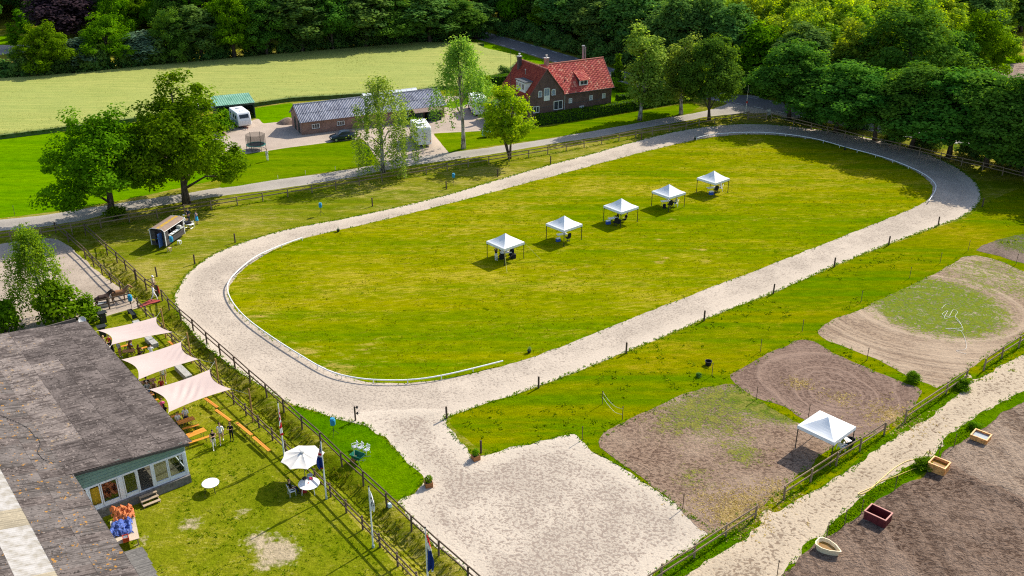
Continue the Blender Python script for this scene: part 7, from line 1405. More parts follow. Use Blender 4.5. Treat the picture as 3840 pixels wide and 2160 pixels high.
for k in range(N_ + 1):
    u = k / N_ * 2 - 1; prof.append((u * (WWd / 2 + .09), WZ1 + .34 * (1 - abs(u) ** 5.0) * 1.0 - .02))
VV = [(x, y, z) for y in (-.14, WLn + .14) for x, z in prof] + [(x, y, z - .04) for y in (-.14, WLn + .14) for x, z in prof]; n1 = N_ + 1
m.add(VV, [(k, k + 1, n1 + k + 1, n1 + k) for k in range(N_)] + [(2 * n1 + k, 3 * n1 + k, 3 * n1 + k + 1, 2 * n1 + k + 1) for k in range(N_)]); m.build('roof', M_wr, WG)
for yy in (-.15, WLn + .15): m = MB(); m.tube([(x, yy, z - .01) for x, z in prof], .035, 5); m.build('roof_trim', M_wt, WG)
m = MB(); m.tube([(WWd / 2 + .09, -.12, WZ1 - .02), (WWd / 2 + .09, WLn + .12, WZ1 - .02)], .03, 5); m.build('eave_trim', M_wt, WG)
d_ = MB(); d_.box((.0, -.42, 1.2), (.05, .82, 1.65)); d_.build('door', plain('door_blue', (.025, .07, .22), .5), WG, (.55, 0, 0))
m = MB(); m.box((-.62, -.03, .95), (.45, .02, .12)); m.build('nameplate', plain('plate_yellow', (.62, .45, .02), .5), WG)
for yy in (.8, 3.2):
    for xx in (-.75, .75): m = MB(); m.tube([(xx - .08, yy, .3), (xx + .08, yy, .3)], .3, 14); m.build('wheel', M_blk, WG)
m = MB(); m.tube([(0, WLn, .32), (0, WLn + .9, .3)], .05, 6); m.build('drawbar', M_blk, WG)
ws = lambda x, y, z=0.: WG.matrix_basis @ Vector((x, y, z))
person('person in navy inside the wagon doorway holding a blue cloth', ws(.1, .5, WZ0 + .01), wy + R(180), 'stand', 'navy', 'navy', 'shoe', 'dark', height=1.6, arms=('table', 'table'))
m = MB(); m.bevbox((0, 0, .06), (.3, .25, .12), .03); top(m.build('blue_cloth', CL['skyblue'], None, ws(.12, -.05, 1.15), wy), 'bright blue cloth in the wagon doorway', 'cloth')
m = MB(); m.bevbox((0, 0, .2), (.55, .4, .4), .05); top(m.build('equipment_box', plain('box_grey', (.45, .47, .44), .5), None, ws(.93, 3.0, 1.33), wy), 'pale equipment box on the wagon counter', 'box')
for k, (dx, dy) in enumerate(((.98, 1.3), (.95, 1.9), (1.0, 2.4))): m = MB(); m.box((0, 0, .03), (.28, .35, .06), rz=k * .5); top(m.build('papers', plain('paper', (.80, .84, .88), .8), None, ws(dx, dy, 1.325), wy), ('stack of papers at the near end', 'stack of papers in the middle', 'stack of papers at the far end')[k] + ' of the wagon counter', 'paper')
def side_stool(label, c, mat, s=.42):
    o = thing('stool', label, 'stool', c, wy); m = MB(); m.box((0, 0, s), (.38, .38, .04)); m.build('seat', mat, o)
    for sx in (-.15, .15):
        for sy in (-.15, .15): m = MB(); m.box((sx, sy, s / 2 - .01), (.05, .05, s - .02)); m.build('leg', mat, o)
side_stool('white plastic stool beside the wagon\'s long side', gp('R4', 1310, 1150), M_pw); side_stool('worn wooden stool below the wagon corner', gp('R4', 995, 1390), M_step, .46)
fold_table('folding table covered in dark things behind the wagon', kp('R4', 1590, 500, .7), R(-20), 1.2, .7); cc_ = kp('R4', 1480, 560); person('person in white cap and shirt sitting at the table behind the wagon', cc_, R(-70), 'sit', 'white', 'navy', 'shoe', 'grey', hat='white', seat=.44); plastic_chair('white chair behind the wagon under the person in white', cc_, R(-70)); plastic_chair('empty white chair at the table behind the wagon', kp('R4', 1710, 620), R(40))
m = MB(); m.bevbox((0, 0, .1), (.8, .4, .2), .06); top(m.build('dark_bag', M_camp, None, kp('R4', 1590, 500, .7) + Vector((0, 0, .72)), .3), 'dark bag on the table behind the wagon', 'bag')
# ---- loudspeakers on stands under blue bags
M_bag = crumple('bag_blue', (.02, .34, .62))
def speaker(label, c, zb, s=1., tripod=True, rz=0.):
    o = thing('speaker_stand', label, 'speaker', c, rz, 'loudspeakers wrapped in blue bags'); m = MB()
    VV = []; N_ = 12
    for i, (z, w) in enumerate(((0, .10), (.04, .17), (.15, .20), (.45, .21), (.55, .2), (.60, .14), (.66, .17))):
        for j in range(N_): a = 2 * math.pi * j / N_; q = 1 + .07 * math.sin(a * 5 + i * 2.); VV.append((math.copysign(abs(math.cos(a)) ** .6, math.cos(a)) * w * q, math.copysign(abs(math.sin(a)) ** .6, math.sin(a)) * w * .9 * q, zb + z * s))
    m.add(VV, [(i * N_ + j, i * N_ + (j + 1) % N_, (i + 1) * N_ + (j + 1) % N_, (i + 1) * N_ + j) for i in range(6) for j in range(N_)] + [tuple(range(6 * N_, 7 * N_)), tuple(reversed(range(N_)))]); m.build('bag', M_bag, o)
    m = MB(); m.tube([(0, 0, .3 if tripod else -.1), (0, 0, zb + .03)], .022, 6); m.build('pole', M_blk, o)
    if tripod:
        for k in range(3): a = R(120 * k + 30); m = MB(); m.tube([(0, 0, .55), (math.cos(a) * .42, math.sin(a) * .42, 0)], .016, 5); m.build('leg', M_blk, o)
speaker('blue-bagged loudspeaker on a tripod beside the green wheelbarrow', gp('H', 1672, 610), .95); speaker('blue-bagged loudspeaker on a pole by the arena fence near the horses', gp('R5', 795, 515), .95, 1.05, False); speaker('blue-bagged loudspeaker on a tripod at the wagon corner', gp('R4', 1090, 1330), .95, 1.); speaker('blue-bagged loudspeaker by the far fence, left of the two', gp('W', 808, 541), 1.0, .95); speaker('blue-bagged loudspeaker by the far fence below the birches', gp('C', 433, 1272), 1.0, .95)
# post with two lamps
c = gp('H', 1868, 475); o = thing('lamp_post', 'short brown post with two black floodlights at the sand yard neck', 'lamp', c); link('post', post_mesh(1.35, .07, M_post), o)
for z in (1.25, .68): m = MB(); m.lathe([(.05, 0), (.13, .1), (.125, .11), (.04, .02)], (0, 0, 0), 12); q = m.build('floodlight', M_blk, o, (.12, 0, z)); q.rotation_euler = (R(20), R(70), 0); 
for z in (1.25, .68): m = MB(); m.tube([(0, 0, z), (.14, 0, z)], .018, 5); m.build('bracket', M_blk, o)
# ---- wheelbarrow, chairs
c = gp('H', 1890, 850); o = thing('wheelbarrow', 'green two-wheeled wheelbarrow with a fork in it', 'wheelbarrow', c, R(150)); M_wbg = plain('barrow_green', (.015, .16, .10), .4); m = MB()
a_, b_ = [(-.55, -.36), (.5, -.36), (.5, .36), (-.55, .36)], [(-.3, -.24), (.32, -.24), (.32, .24), (-.3, .24)]
VV = [(x, y, .72) for x, y in a_] + [(x, y, .36) for x, y in b_] + [(x * .95, y * .93, .715) for x, y in a_] + [(x * .93, y * .92, .38) for x, y in b_]
m.add(VV, [(i, 4 + i, 4 + (i + 1) % 4, (i + 1) % 4) for i in range(4)] + [(7, 6, 5, 4)] + [(8 + i, 8 + (i + 1) % 4, 12 + (i + 1) % 4, 12 + i) for i in range(4)] + [(12, 13, 14, 15)] + [(i, (i + 1) % 4, 8 + (i + 1) % 4, 8 + i) for i in range(4)]); m.build('tray', M_wbg, o)
M_wheel = plain('wheel_orange', (.42, .20, .05), .6)
for s in (-.2, .2): m = MB(); m.tube([(.32, s - .045, .2), (.32, s + .045, .2)], .2, 14); m.build('wheel', M_wheel, o)
for s in (-.3, .3): m = MB(); m.tube([(.4, s * .8, .3), (-.4, s, .42), (-1.0, s, .72)], .02, 6); m.build('handle', M_zinc, o)
for s in (-.25, .25): m = MB(); m.tube([(-.25, s, .4), (-.35, s, .0)], .018, 5); m.build('leg', M_zinc, o)
c2 = gp('H', 1860, 790, .55); m = MB(); m.tube([(0, 0, 0), (-.15, .45, .75)], .016, 6); m.box((.03, -.08, -.08), (.22, .03, .16)); top(m.build('hay_fork', wood('fork_handle', (.5, .45, .30)), None, c2), 'pale-handled fork leaning in the wheelbarrow', 'fork')
plastic_chair('white chair tipped against the next, left of the trio behind the wheelbarrow', gp('H', 1862, 742), R(120), 'white chairs behind the wheelbarrow').scale = (.85, .85, .78); plastic_chair('white chair in the middle of the trio behind the wheelbarrow', gp('H', 1912, 752), R(130), 'white chairs behind the wheelbarrow').scale = (.85, .85, .78); plastic_chair('white chair at the right of the trio behind the wheelbarrow', gp('H', 1968, 772), R(140), 'white chairs behind the wheelbarrow').scale = (.85, .85, .78)
# ---- planters
def planter(label, c, rz, seed):
    o = thing('planter', label, 'planter', c, rz, 'wooden planters at the sand yard'); M_pl = wood('planter_wood', (.38, .16, .06))
    for k in range(3):
        z = .07 + k * .14; m = MB(); 
        for s in (-1, 1): m.box((0, s * .26, z), (.56, .03, .125)); m.box((s * .265, 0, z), (.03, .49, .125))
        m.build('board_ring', M_pl, o)
    m = MB(); m.box((0, 0, .36), (.5, .48, .04)); m.build('soil', plain('pot_soil', (.04, .03, .02), 1.), o)
    g = np.random.default_rng(seed); C = g.normal(0, 1, (220, 3)); C /= np.linalg.norm(C, axis=1)[:, None]; C = C * g.uniform(.3, 1, (220, 1)) ** .5 * np.array([.34, .34, .32]) + np.array([0, 0, .66]); V_, Q_, tt_ = leaves_np(C, None, C - np.array([0, 0, .5]), .07, np.full(220, .5), seed); link('plant', mesh_np('plant', V_, Q_, [M_bush], False, {'tint': tt_}), o)['kind'] = 'stuff'
planter('wooden planter with leafy plant at the grass tip before the brown post', gp('L', 445, 1310), .5, 3); planter('wooden planter with leafy plant on the left rim of the sand yard', gp('K', 985, 635), .3, 6)
m = MB(); m.bevbox((0, 0, .16), (.3, .26, .32), .04); top(m.build('jerrycan', plain('can_pale', (.55, .70, .75), .4), None, gp('K', 632, 822), .5), 'pale blue canister standing at the ditch fence post', 'canister')
# ---- troughs and boxes on the soil
o = thing('tub', 'cream plastic tub with brown water on the ploughed soil', 'tub', gp('P', 140, 1230), R(-42)); M_cream = plain('tub_cream', (.78, .66, .44), .5, var=.12)
out_ = [(-.75, .30), (-.62, .52), (-.15, .60), (.45, .42), (.98, .03), (.95, -.06), (.40, -.42), (-.15, -.55), (-.62, -.45), (-.75, -.2)]; VV = []
for (k, z) in ((.78, .0), (1., .55), (1.02, .60), (.92, .60), (.90, .52), (.70, .05)): VV += [(x * k, y * k, z) for x, y in out_]
n_ = len(out_); m = MB(); m.add(VV, [(i * n_ + j, i * n_ + (j + 1) % n_, (i + 1) * n_ + (j + 1) % n_, (i + 1) * n_ + j) for i in range(5) for j in range(n_)] + [tuple(range(5 * n_, 6 * n_)), tuple(reversed(range(n_)))]); m.build('shell', M_cream, o)
t = NT('brown_water', .08, .5); M_bw = t.out(t.mix(t.noise(t.obj(), 2., 3), (.20, .095, .012), (.30, .17, .03))); m = MB(); m.add([(x * .83, y * .83, .34) for x, y in out_], [tuple(range(n_))]); m.build('water', M_bw, o)
def big_box(label, c, w, d, h, rz, mat, slat=False, water=None, zw=.7):
    o = thing('trough_box', label, 'box', c, rz); th = .06
    n = 4 if slat else 1
    for k in range(n):
        z0, z1 = .1 + (h - .1) * k / n + (.015 if slat else 0), .1 + (h - .1) * (k + 1) / n
        for (cx, cy, sx, sy, nm) in ((0, -d / 2, w, th, 'side'), (0, d / 2, w, th, 'side'), (-w / 2, 0, th, d - th, 'side'), (w / 2, 0, th, d - th, 'side')):
            if slat:
                m = MB(); m.box((cx, cy, (z0 + z1) / 2), (sx, sy, z1 - z0)); nn = 5
                L_ = max(sx, sy)
                for q in range(nn):
                    u = (q + .5) / nn * L_ - L_ / 2; m.box((cx + (u if sx > sy else math.copysign(.035, cx)), cy + (u if sy > sx else math.copysign(.035, cy)), (z0 + z1) / 2), (.1 if sx > sy else .03, .03 if sx > sy else .1, (z1 - z0) * .8))
                m.build('slat', mat, o)
            else:
                m = MB(); m.box((cx, cy, (z0 + z1) / 2), (sx, sy, z1 - z0)); nn = 4; L_ = max(sx, sy)
                for q in range(nn): u = (q + .5) / nn * L_ - L_ / 2; m.box((cx + (u if sx > sy else math.copysign(.035, cx)), cy + (u if sy > sx else math.copysign(.035, cy)), (z0 + z1) / 2 - .06), (.05 if sx > sy else .03, .03 if sx > sy else .05, (z1 - z0) - .14))
                m.build(nm, mat, o)
    m = MB()
    for s in (-1, 1): m.box((0, s * d / 2, h + .02), (w + .1, .1, .05)); m.box((s * w / 2, 0, h + .021), (.1, d - .1, .048))
    m.build('rim', mat if slat else plain('rim_pink', (.42, .16, .13), .5), o)
    m = MB(); m.box((0, 0, .12), (w - th, d - th, .05)); m.build('bottom', mat, o)
    for sx in (-1, 1):
        for sy in (-1, 1): m = MB(); m.box((sx * (w / 2 - .1), sy * (d / 2 - .1), .05), (.16, .16, .1)); m.build('foot', mat if not slat else plain('foot_grey', (.22, .24, .25), .6), o)
    if water: m = MB(); m.box((0, 0, h * zw), (w - th - .01, d - th - .01, .01)); m.build('water', water, o)
M_maroon = plain('box_maroon', (.13, .022, .025), .5, var=.15); M_orng = plain('crate_orange', (.78, .38, .12), .5, var=.3, sc=4); M_gw = plain('water_grey', (.30, .34, .36), .08, .5)
big_box('dark red plastic box on the ploughed soil', gp('P', 600, 950), 1.5, 1.1, .75, R(-44), M_maroon); big_box('orange slatted box at the corner of the ploughed soil', gp('P', 1150, 500), 1.2, 1.1, .78, R(-43), M_orng, True, M_bw, .75); big_box('orange slatted box holding clear water on the lighter soil', gp('P', 1530, 230) + Vector((0, 0, .12)), 1.2, 1.1, .5, R(-43), M_orng, True, M_gw, .75)
# ---- small bushes by the lane and paddocks
tree('round_bush', 'little round bush on the grass strip beside the harrowed paddock', gp('N', 918, 1330), .9, 1.0, 'bush', None, 0, cat='bush'); tree('round_bush', 'dark little bush at the short lane fence', gp('N', 1350, 1390), .9, 1.3, 'bush', None, 2, cat='bush'); tree('round_bush', 'tiny dark bush on the pasture by the black tub', gp('M', 50, 420), .45, .5, 'bush', None, 1, cat='bush'); tree('round_bush', 'leafy weed clump behind the slatted box on the lane edge', gp('P', 1010, 470), .8, 1.2, 'bush', None, 0, cat='bush'); tree('round_bush', 'low leafy clump beside the box with water', gp('P', 1490, 110), .6, .9, 'bush', None, 2, cat='bush')
# ---- flower pots along the infield rim
def rim_pot(label, c):
    o = thing('rim_pot', label, 'flower pot', c, 0, 'black pots marking the track'); m = MB(); m.lathe([(.13, 0), (.19, .3), (.17, .3), (.12, .04)], n=12); m.build('pot', M_blk, o); C = np.random.default_rng(4).normal(0, .1, (70, 3)) + np.array([0, 0, .42]); V_, Q_, tt_ = leaves_np(C, None, np.tile([0, 0, 1.], (70, 1)), .05, np.full(70, .4), 3); link('plant', mesh_np('plant', V_, Q_, [M_pine], False, {'tint': tt_}), o)['kind'] = 'stuff'
rim_pot('small black pot on the infield edge of the near straight', gp('L', 928, 345)); rim_pot('small black pot at the start of the far straight', gp('E', 2290, 110 + 0) if False else gp('W', 851, 583)); rim_pot('small black pot where the far right rail begins', gp('C', 2375, 910)); rim_pot('small black pot on the rail of the right bend', gp('D', 1133, 1208))
# ---- red carpet over the ditch
P_ = GP('G', [(690, 395), (835, 322), (945, 330), (950, 345), (830, 372), (715, 415)], .06); m = MB(); m.prism([(p.x, p.y) for p in P_], -.02, .06); cp_ = m.build('red_carpet', plain('carpet_red', (.34, .06, .05), .95, var=.2), None); top(cp_, 'red carpet laid over the bridge in the ditch', 'carpet')
c = gp('G', 925, 285); o = thing('gate_post', 'brown gate post with red ribbons beside the red carpet', 'post', c); link('post', post_mesh(1.3, .1, M_post), o); m = MB(); m.box((.13, 0, .75), (.06, .08, .8)); m.box((.16, .08, .5), (.04, .08, .7)); m.build('ribbon', CL['red'], o)
person('bystander with white cap leaning at the fence by the red carpet', gp('G', 880, 215), R(-120), 'stand', 'beige', 'brown', 'shoe', 'grey', height=1.65, hat='white')

# ================================================================== horses
def horse(label, c, rz, coat, mane, headdown=0.):
    M_h = plain('coat_' + coat[0], coat[1], .55, .3, var=.2, sc=2.5); M_mn = plain('mane_' + mane[0], mane[1], .8); M_hf = plain('hoof', (.03, .025, .02), .6)
    V, E, Rd = [], [], []
    def v(p, r, par=None):
        V.append(p); Rd.append(r)
        if par is not None: E.append((par, len(V) - 1))
        return len(V) - 1
    barrel = v((0, 0, 1.05), (.29, .31)); chest = v((0, .45, 1.08), (.25, .30), barrel); wither = v((0, .62, 1.22), (.17, .22), chest); rump = v((0, -.48, 1.12), (.27, .28), barrel); croup = v((0, -.72, 1.08), (.20, .22), rump)
    h = headdown; n1 = v((0, .85, 1.40 - h * .1), (.13, .19), wither); n2 = v((0, 1.02, 1.62 - h * .3), (.10, .15), n1); poll = v((0, 1.12, 1.74 - h * .4), (.085, .11), n2); fc = v((0, 1.30, 1.60 - h * .42), (.075, .10), poll); mz = v((0, 1.45, 1.42 - h * .45), (.06, .07), fc)
    for s in (-1, 1):
        v((s * .06, 1.09, 1.88 - h * .4), .022, poll)
        sh = v((s * .16, .52, .92), (.11, .13), chest); el = v((s * .16, .50, .74), .075, sh); kn = v((s * .155, .52, .42), .05, el); fe = v((s * .155, .50, .14), .04, kn); v((s * .155, .54, .03), .055, fe)
        hp = v((s * .17, -.58, .88), (.13, .15), rump); st = v((s * .165, -.46, .70), .085, hp); hk = v((s * .16, -.68, .46), .052, st); fh = v((s * .16, -.62, .14), .04, hk); v((s * .16, -.57, .03), .055, fh)
    me = skin_mesh('body', V, E, Rd, 2); me.materials.clear(); me.materials.append(M_h); me.materials.append(M_hf); C = np.empty(len(me.polygons) * 3); me.polygons.foreach_get('center', C); me.polygons.foreach_set('material_index', (C.reshape(-1, 3)[:, 2] < .09).astype(np.int32)); me.polygons.foreach_set('use_smooth', [True] * len(me.polygons))
    o = thing('horse', label, 'horse', c, rz); link('body', me, o)
    m = MB(); m.tube([(0, -.86, 1.16), (0, -.98, .95), (0, -1.0, .6), (0, -.97, .25)], [.05, .09, .10, .03], 8); m.build('tail', M_mn, o, smooth=True)
    m = MB(); top_line = [(0, .62, 1.42), (0, .82, 1.60 - h * .1), (0, 1.0, 1.78 - h * .3), (0, 1.14, 1.87 - h * .4)]
    for s in (-1, 1):
        VV = top_line + [(s * .15, y + .0, z - .28) for _, y, z in top_line]; m.add(VV, [(i, i + 1, 5 + i, 4 + i) for i in range(3)])
    m.tube(top_line, .045, 6); m.tube([(0, 1.16, 1.86 - h * .4), (0, 1.26, 1.72 - h * .42)], [.05, .02], 6); m.build('mane', M_mn, o, smooth=True)
dk = kp('R5', 240, 470); horse('dark brown horse standing behind the arena fence', dk, R(-52), ('dark', (.045, .022, .014)), ('black', (.012, .009, .008)), .45); lt = kp('R5', 520, 400) + Vector((.1, .3, 0)); horse('light brown horse with pale mane beyond the dark horse', lt, R(-60), ('light', (.24, .11, .045)), ('blond', (.50, .36, .18)), .25)
P_ = GP('R5', [(170, 430), (330, 410), (345, 470), (200, 500)]); d = P_[1] - P_[0]; o = thing('water_trough', 'grey metal trough beside the dark horse', 'trough', (sum(P_, Vector()) / 4), math.atan2(d.y, d.x)); m = MB(); m.box((0, -.28, .2), (1.1, .03, .4)); m.box((0, .28, .2), (1.1, .03, .4)); m.box((-.54, 0, .2), (.03, .53, .4)); m.box((.54, 0, .2), (.03, .53, .4)); m.box((0, 0, .03), (1.08, .53, .04)); m.build('basin', M_zinc, o); m = MB(); m.box((0, 0, .3), (1.05, .52, .01)); m.build('water', M_gw, o)
# ================================================================== vehicles and yard things
M_body = plain('paint_white', (.78, .79, .80), .25, .5, var=.03); M_tyre = plain('tyre', (.015, .015, .016), .8); M_rim = plain('rim_alloy', (.45, .46, .48), .3, .5, .6); M_dglass = glass_mat('vehicle_glass', (.012, .015, .018)); M_red = plain('tail_red', (.45, .01, .01), .3); M_amber = plain('lamp_amber', (.6, .2, .02), .3); M_chassis = plain('chassis_dark', (.03, .03, .032), .7); M_grey = plain('trim_grey', (.30, .31, .33), .5)
def loft(mb, secs, cap=True):
    """secs: list of rings (same length) of points"""
    n = len(secs[0]); V = [p for s in secs for p in s]; m = len(secs)
    F = [(i * n + k, i * n + (k + 1) % n, (i + 1) * n + (k + 1) % n, (i + 1) * n + k) for i in range(m - 1) for k in range(n)]
    if cap: F += [tuple(reversed(range(n))), tuple(range((m - 1) * n, m * n))]
    mb.add(V, F)
def round_prof(pts, r=.12, n=3):               # round the corners of a closed 2-D profile
    out = []; m = len(pts)
    for i in range(m):
        p, a, b = Vector(pts[i]), Vector(pts[i - 1]), Vector(pts[(i + 1) % m]); u = (a - p); v = (b - p); k = min(r, u.length * .45, v.length * .45); u.normalize(); v.normalize()
        for j in range(n + 1): t = j / n; q = (p + u * k).lerp(p, t).lerp(p.lerp(p + v * k, t), t); out.append((q.x, q.y))
    return out
def box_body(mb, prof, w, inset=.09):          # profile in (y, z) extruded over x with softened flanks
    c = Vector((sum(p[0] for p in prof) / len(prof), sum(p[1] for p in prof) / len(prof))); rings = []
    for x, k in ((-w / 2, inset), (-w / 2 + inset, 0), (w / 2 - inset, 0), (w / 2, inset)):
        ring = []
        for y, z in prof: d = (c - Vector((y, z))).normalized() * k; ring.append((x, y + d.x, z + d.y))
        rings.append(ring)
    loft(mb, rings)
def wheel(parent, x, y, r, w, s):
    m = MB(); m.tube([(x - w / 2, y, r), (x + w / 2, y, r)], r, 18); o = m.build('wheel', M_tyre, parent); m = MB(); m.tube([(x + s * w / 2 - s * .01, y, r), (x + s * (w / 2 + .012), y, r)], r * .62, 14); m.build('rim', M_rim, o)
# caravan: near end towards the viewer, y runs away along its length
def flat(name, parent, c, d, mat, rx=0., rz=0.): m = MB(); m.box(c, d, rz, rx); return m.build(name, mat, parent)
CV = thing('caravan', 'white touring caravan before the green shed', 'caravan', (-43.5, 153.0, 0), R(121 - 90)); m = MB(); prof = round_prof([(.12, .42), (5.1, .42), (5.3, 1.3), (5.05, 2.55), (.55, 2.6), (.02, 1.55), (-.02, .8)], .25)
box_body(m, prof, 2.15); m.build('body', M_body, CV, smooth=False)
sl_ = math.atan2(.53, 1.05); flat('front_window', CV, (0, .215, 2.0), (1.5, .03, .62), M_dglass, -sl_); flat('front_locker', CV, (0, -.015, 1.05), (1.7, .03, .55), plain('locker_white', (.70, .71, .72), .4))
for y_, w_ in ((1.3, .55), (2.55, .6), (4.3, .55)): flat('side_window', CV, (-1.085, y_, 1.75), (.03, w_, .6), M_dglass)
flat('door', CV, (1.085, 3.2, 1.35), (.02, .65, 1.8), M_body); flat('stripe', CV, (-1.082, 2.6, 1.0), (.015, 4.6, .16), plain('stripe_blue', (.10, .20, .38), .4)); flat('stripe', CV, (-1.082, 2.6, .78), (.015, 4.6, .1), plain('stripe_grey', (.35, .38, .42), .4))
for y_ in (1.6, 3.6): flat('roof_hatch', CV, (0, y_, 2.66), (.55, .55, .09), M_pw)
for s in (-1, 1): wheel(CV, s * .93, 2.7, .32, .2, s)
m = MB(); m.tube([(-.6, .4, .42), (0, -1.1, .45)], .04, 6); m.tube([(.6, .4, .42), (0, -1.1, .45)], .04, 6); m.tube([(0, -1.1, .45), (0, -1.1, .05)], .03, 6); m.build('drawbar', plain('drawbar_red', (.18, .04, .03), .6), CV); flat('chassis', CV, (0, 2.6, .36), (1.8, 4.4, .1), M_chassis)
# motorhomes: rear towards the viewer
def motorhome(label, c, a, L=6.9, W=2.35, Hh=3.1, printed=False):
    o = thing('motorhome', label, 'motorhome', c, a, 'white motorhomes in the farm yard'); m = MB(); prof = round_prof([(0, .45), (L - 1.9, .45), (L - 1.9, 1.9), (L - 1.1, 2.3), (L - 1.5, Hh - .08), (.3, Hh), (0, Hh - .35)], .2); box_body(m, prof, W); m.build('body', M_body, o)
    m = MB(); cab = round_prof([(L - 2.0, .42), (L - .1, .42), (L, .8), (L - .15, 1.15), (L - .95, 1.35), (L - 1.55, 2.2), (L - 2.0, 2.2)], .14); box_body(m, cab, W * .9, .07); m.build('cab', M_body, o)
    flat('windscreen', o, (0, L - 1.2, 1.82), (W * .78, .03, 1.0), M_dglass, R(-35)); 
    for s in (-1, 1):
        flat('cab_window', o, (s * (W * .45 + .005), L - 1.72, 1.65), (.02, .62, .5), M_dglass); flat('side_window', o, (s * (W / 2 + .006), 2.6, 1.95), (.03, 1.25, .62), plain('window_tint', (.20, .11, .08), .15)); flat('side_window', o, (s * (W / 2 + .006), .9, 1.95), (.03, .6, .6), M_dglass)
        m = MB(); m.tube([(s * W * .45, L - 1.35, 1.5), (s * (W * .45 + .28), L - 1.3, 1.5)], .02, 5); m.bevbox((s * (W * .45 + .3), L - 1.3, 1.5), (.12, .14, .34), .03); m.build('mirror', M_chassis, o)
        for y_ in (1.5, L - 1.0): wheel(o, s * (W / 2 - .14), y_, .34, .22, s)
        for z_ in (.75, .95): flat('tail_lamp', o, (s * (W / 2 - .16), -.012, z_), (.1, .03, .16), M_red if z_ < .9 else M_amber)
    flat('bumper', o, (0, -.05, .5), (W - .1, .12, .18), M_pw); flat('number_plate', o, (0, -.118, .52), (.5, .02, .11), plain('plate_pale', (.75, .70, .4), .5)); flat('skirt', o, (0, L / 2 - .5, .38), (W - .15, L - 1.6, .18), M_chassis)
    for y_, w_ in ((1.2, .7), (2.6, .55), (3.7, .45)): flat('roof_hatch', o, (.25, y_, Hh + .045), (w_, w_, .1), M_pw)
    m = MB(); m.box((-.5, 1.6, Hh + .03), (.7, 1.2, .04)); m.build('solar_panel', plain('solar', (.05, .06, .09), .2, .5), o)
    if printed:
        t = NT('rear_print', .4, .4); q = t.obj(); n = t.noise(q, 4., 3, .6); M_pr = t.out(t.mix(t.ramp(n, .42, .55), (.30, .28, .36), t.mix(t.ramp(n, .55, .62), (.62, .55, .56), (.80, .80, .82)))); VV = [(math.cos(2 * math.pi * k / 16) * (.42 + .08 * math.sin(k * 2.3)), -.012, 1.5 + math.sin(2 * math.pi * k / 16) * (.42 + .07 * math.cos(k * 1.7))) for k in range(16)]; m = MB(); m.add([(x + .15, y, z) for x, y, z in VV], [tuple(range(16))]); m.build('printed_picture', M_pr, o); flat('lettering_bar', o, (.15, -.012, 2.12), (.7, .012, .08), plain('print_grey', (.25, .23, .30), .4))
    else: flat('rear_window', o, (0, -.012, 2.15), (1.1, .02, .5), M_dglass)
a_, b_ = Vector((-14.71, 142.37, 0)), Vector((-12.24, 143.02, 0)); d = b_ - a_; motorhome('white motorhome with a picture printed on its rear, nearest the drive', (a_ + b_) / 2, math.atan2(d.y, d.x), printed=True)
a_, b_ = Vector((-6.59, 160.28, 0)), Vector((-4.06, 160.68, 0)); d = b_ - a_; motorhome('white motorhome with blank rear parked beside the house', (a_ + b_) / 2, math.atan2(d.y, d.x) + R(4), 6.4)
# dark saloon car
CA = thing('parked_car', 'dark blue saloon car parked beside the long barn', 'car', (-26.6, 146.75, 0), R(205 - 90)); M_paint = plain('paint_navy', (.012, .025, .035), .15, .6, var=.05)
m = MB(); secs = []
for y_, hw, z0, z1 in ((-2.2, .62, .42, .72), (-2.1, .78, .28, .92), (-1.3, .85, .24, .98), (0, .87, .22, .96), (1.0, .86, .24, .92), (1.75, .80, .26, .80), (2.1, .66, .36, .66)):
    secs.append([(-hw, y_, z0 + .12), (-hw * .9, y_, z0), (hw * .9, y_, z0), (hw, y_, z0 + .12), (hw, y_, z1 - .16), (hw * .9, y_, z1), (-hw * .9, y_, z1), (-hw, y_, z1 - .16)])
loft(m, secs); m.build('body', M_paint, CA, smooth=True)
m = MB(); secs = []
for y_, hw, z1 in ((-1.75, .66, .97), (-1.0, .62, 1.36), (-.35, .60, 1.43), (.25, .61, 1.40), (1.05, .68, .95)): secs.append([(-.76, y_, .90), (.76, y_, .90), (hw, y_, z1), (-hw, y_, z1)])
loft(m, secs); gh = m.build('cabin_glass', M_dglass, CA); m = MB(); secs = []
for y_, hw, z1 in ((-1.05, .60, 1.36), (-.35, .60, 1.445), (.25, .59, 1.415), (.34, .56, 1.38)): secs.append([(-hw, y_, z1 - .03), (hw, y_, z1 - .03), (hw * .9, y_, z1 + .012), (-hw * .9, y_, z1 + .012)])
loft(m, secs); m.build('roof', M_paint, CA, smooth=False)
for s in (-1, 1):
    wheel(CA, s * .78, 1.34, .31, .2, s); wheel(CA, s * .78, -1.34, .31, .2, s)
    m = MB(); m.tube([(s * .70, -.38, .93), (s * .60, -.38, 1.42)], .03, 4); m.build('door_pillar', M_paint, CA); flat('headlamp', CA, (s * .55, 2.03, .62), (.32, .12, .14), plain('lamp_clear', (.7, .72, .74), .15)); flat('tail_lamp', CA, (s * .62, -2.16, .74), (.26, .08, .14), M_red); flat('door_handle', CA, (s * .87, -.1, .82), (.03, .16, .03), M_paint); m = MB(); m.bevbox((s * .92, .72, .98), (.16, .1, .12), .03); m.build('mirror', M_paint, CA)
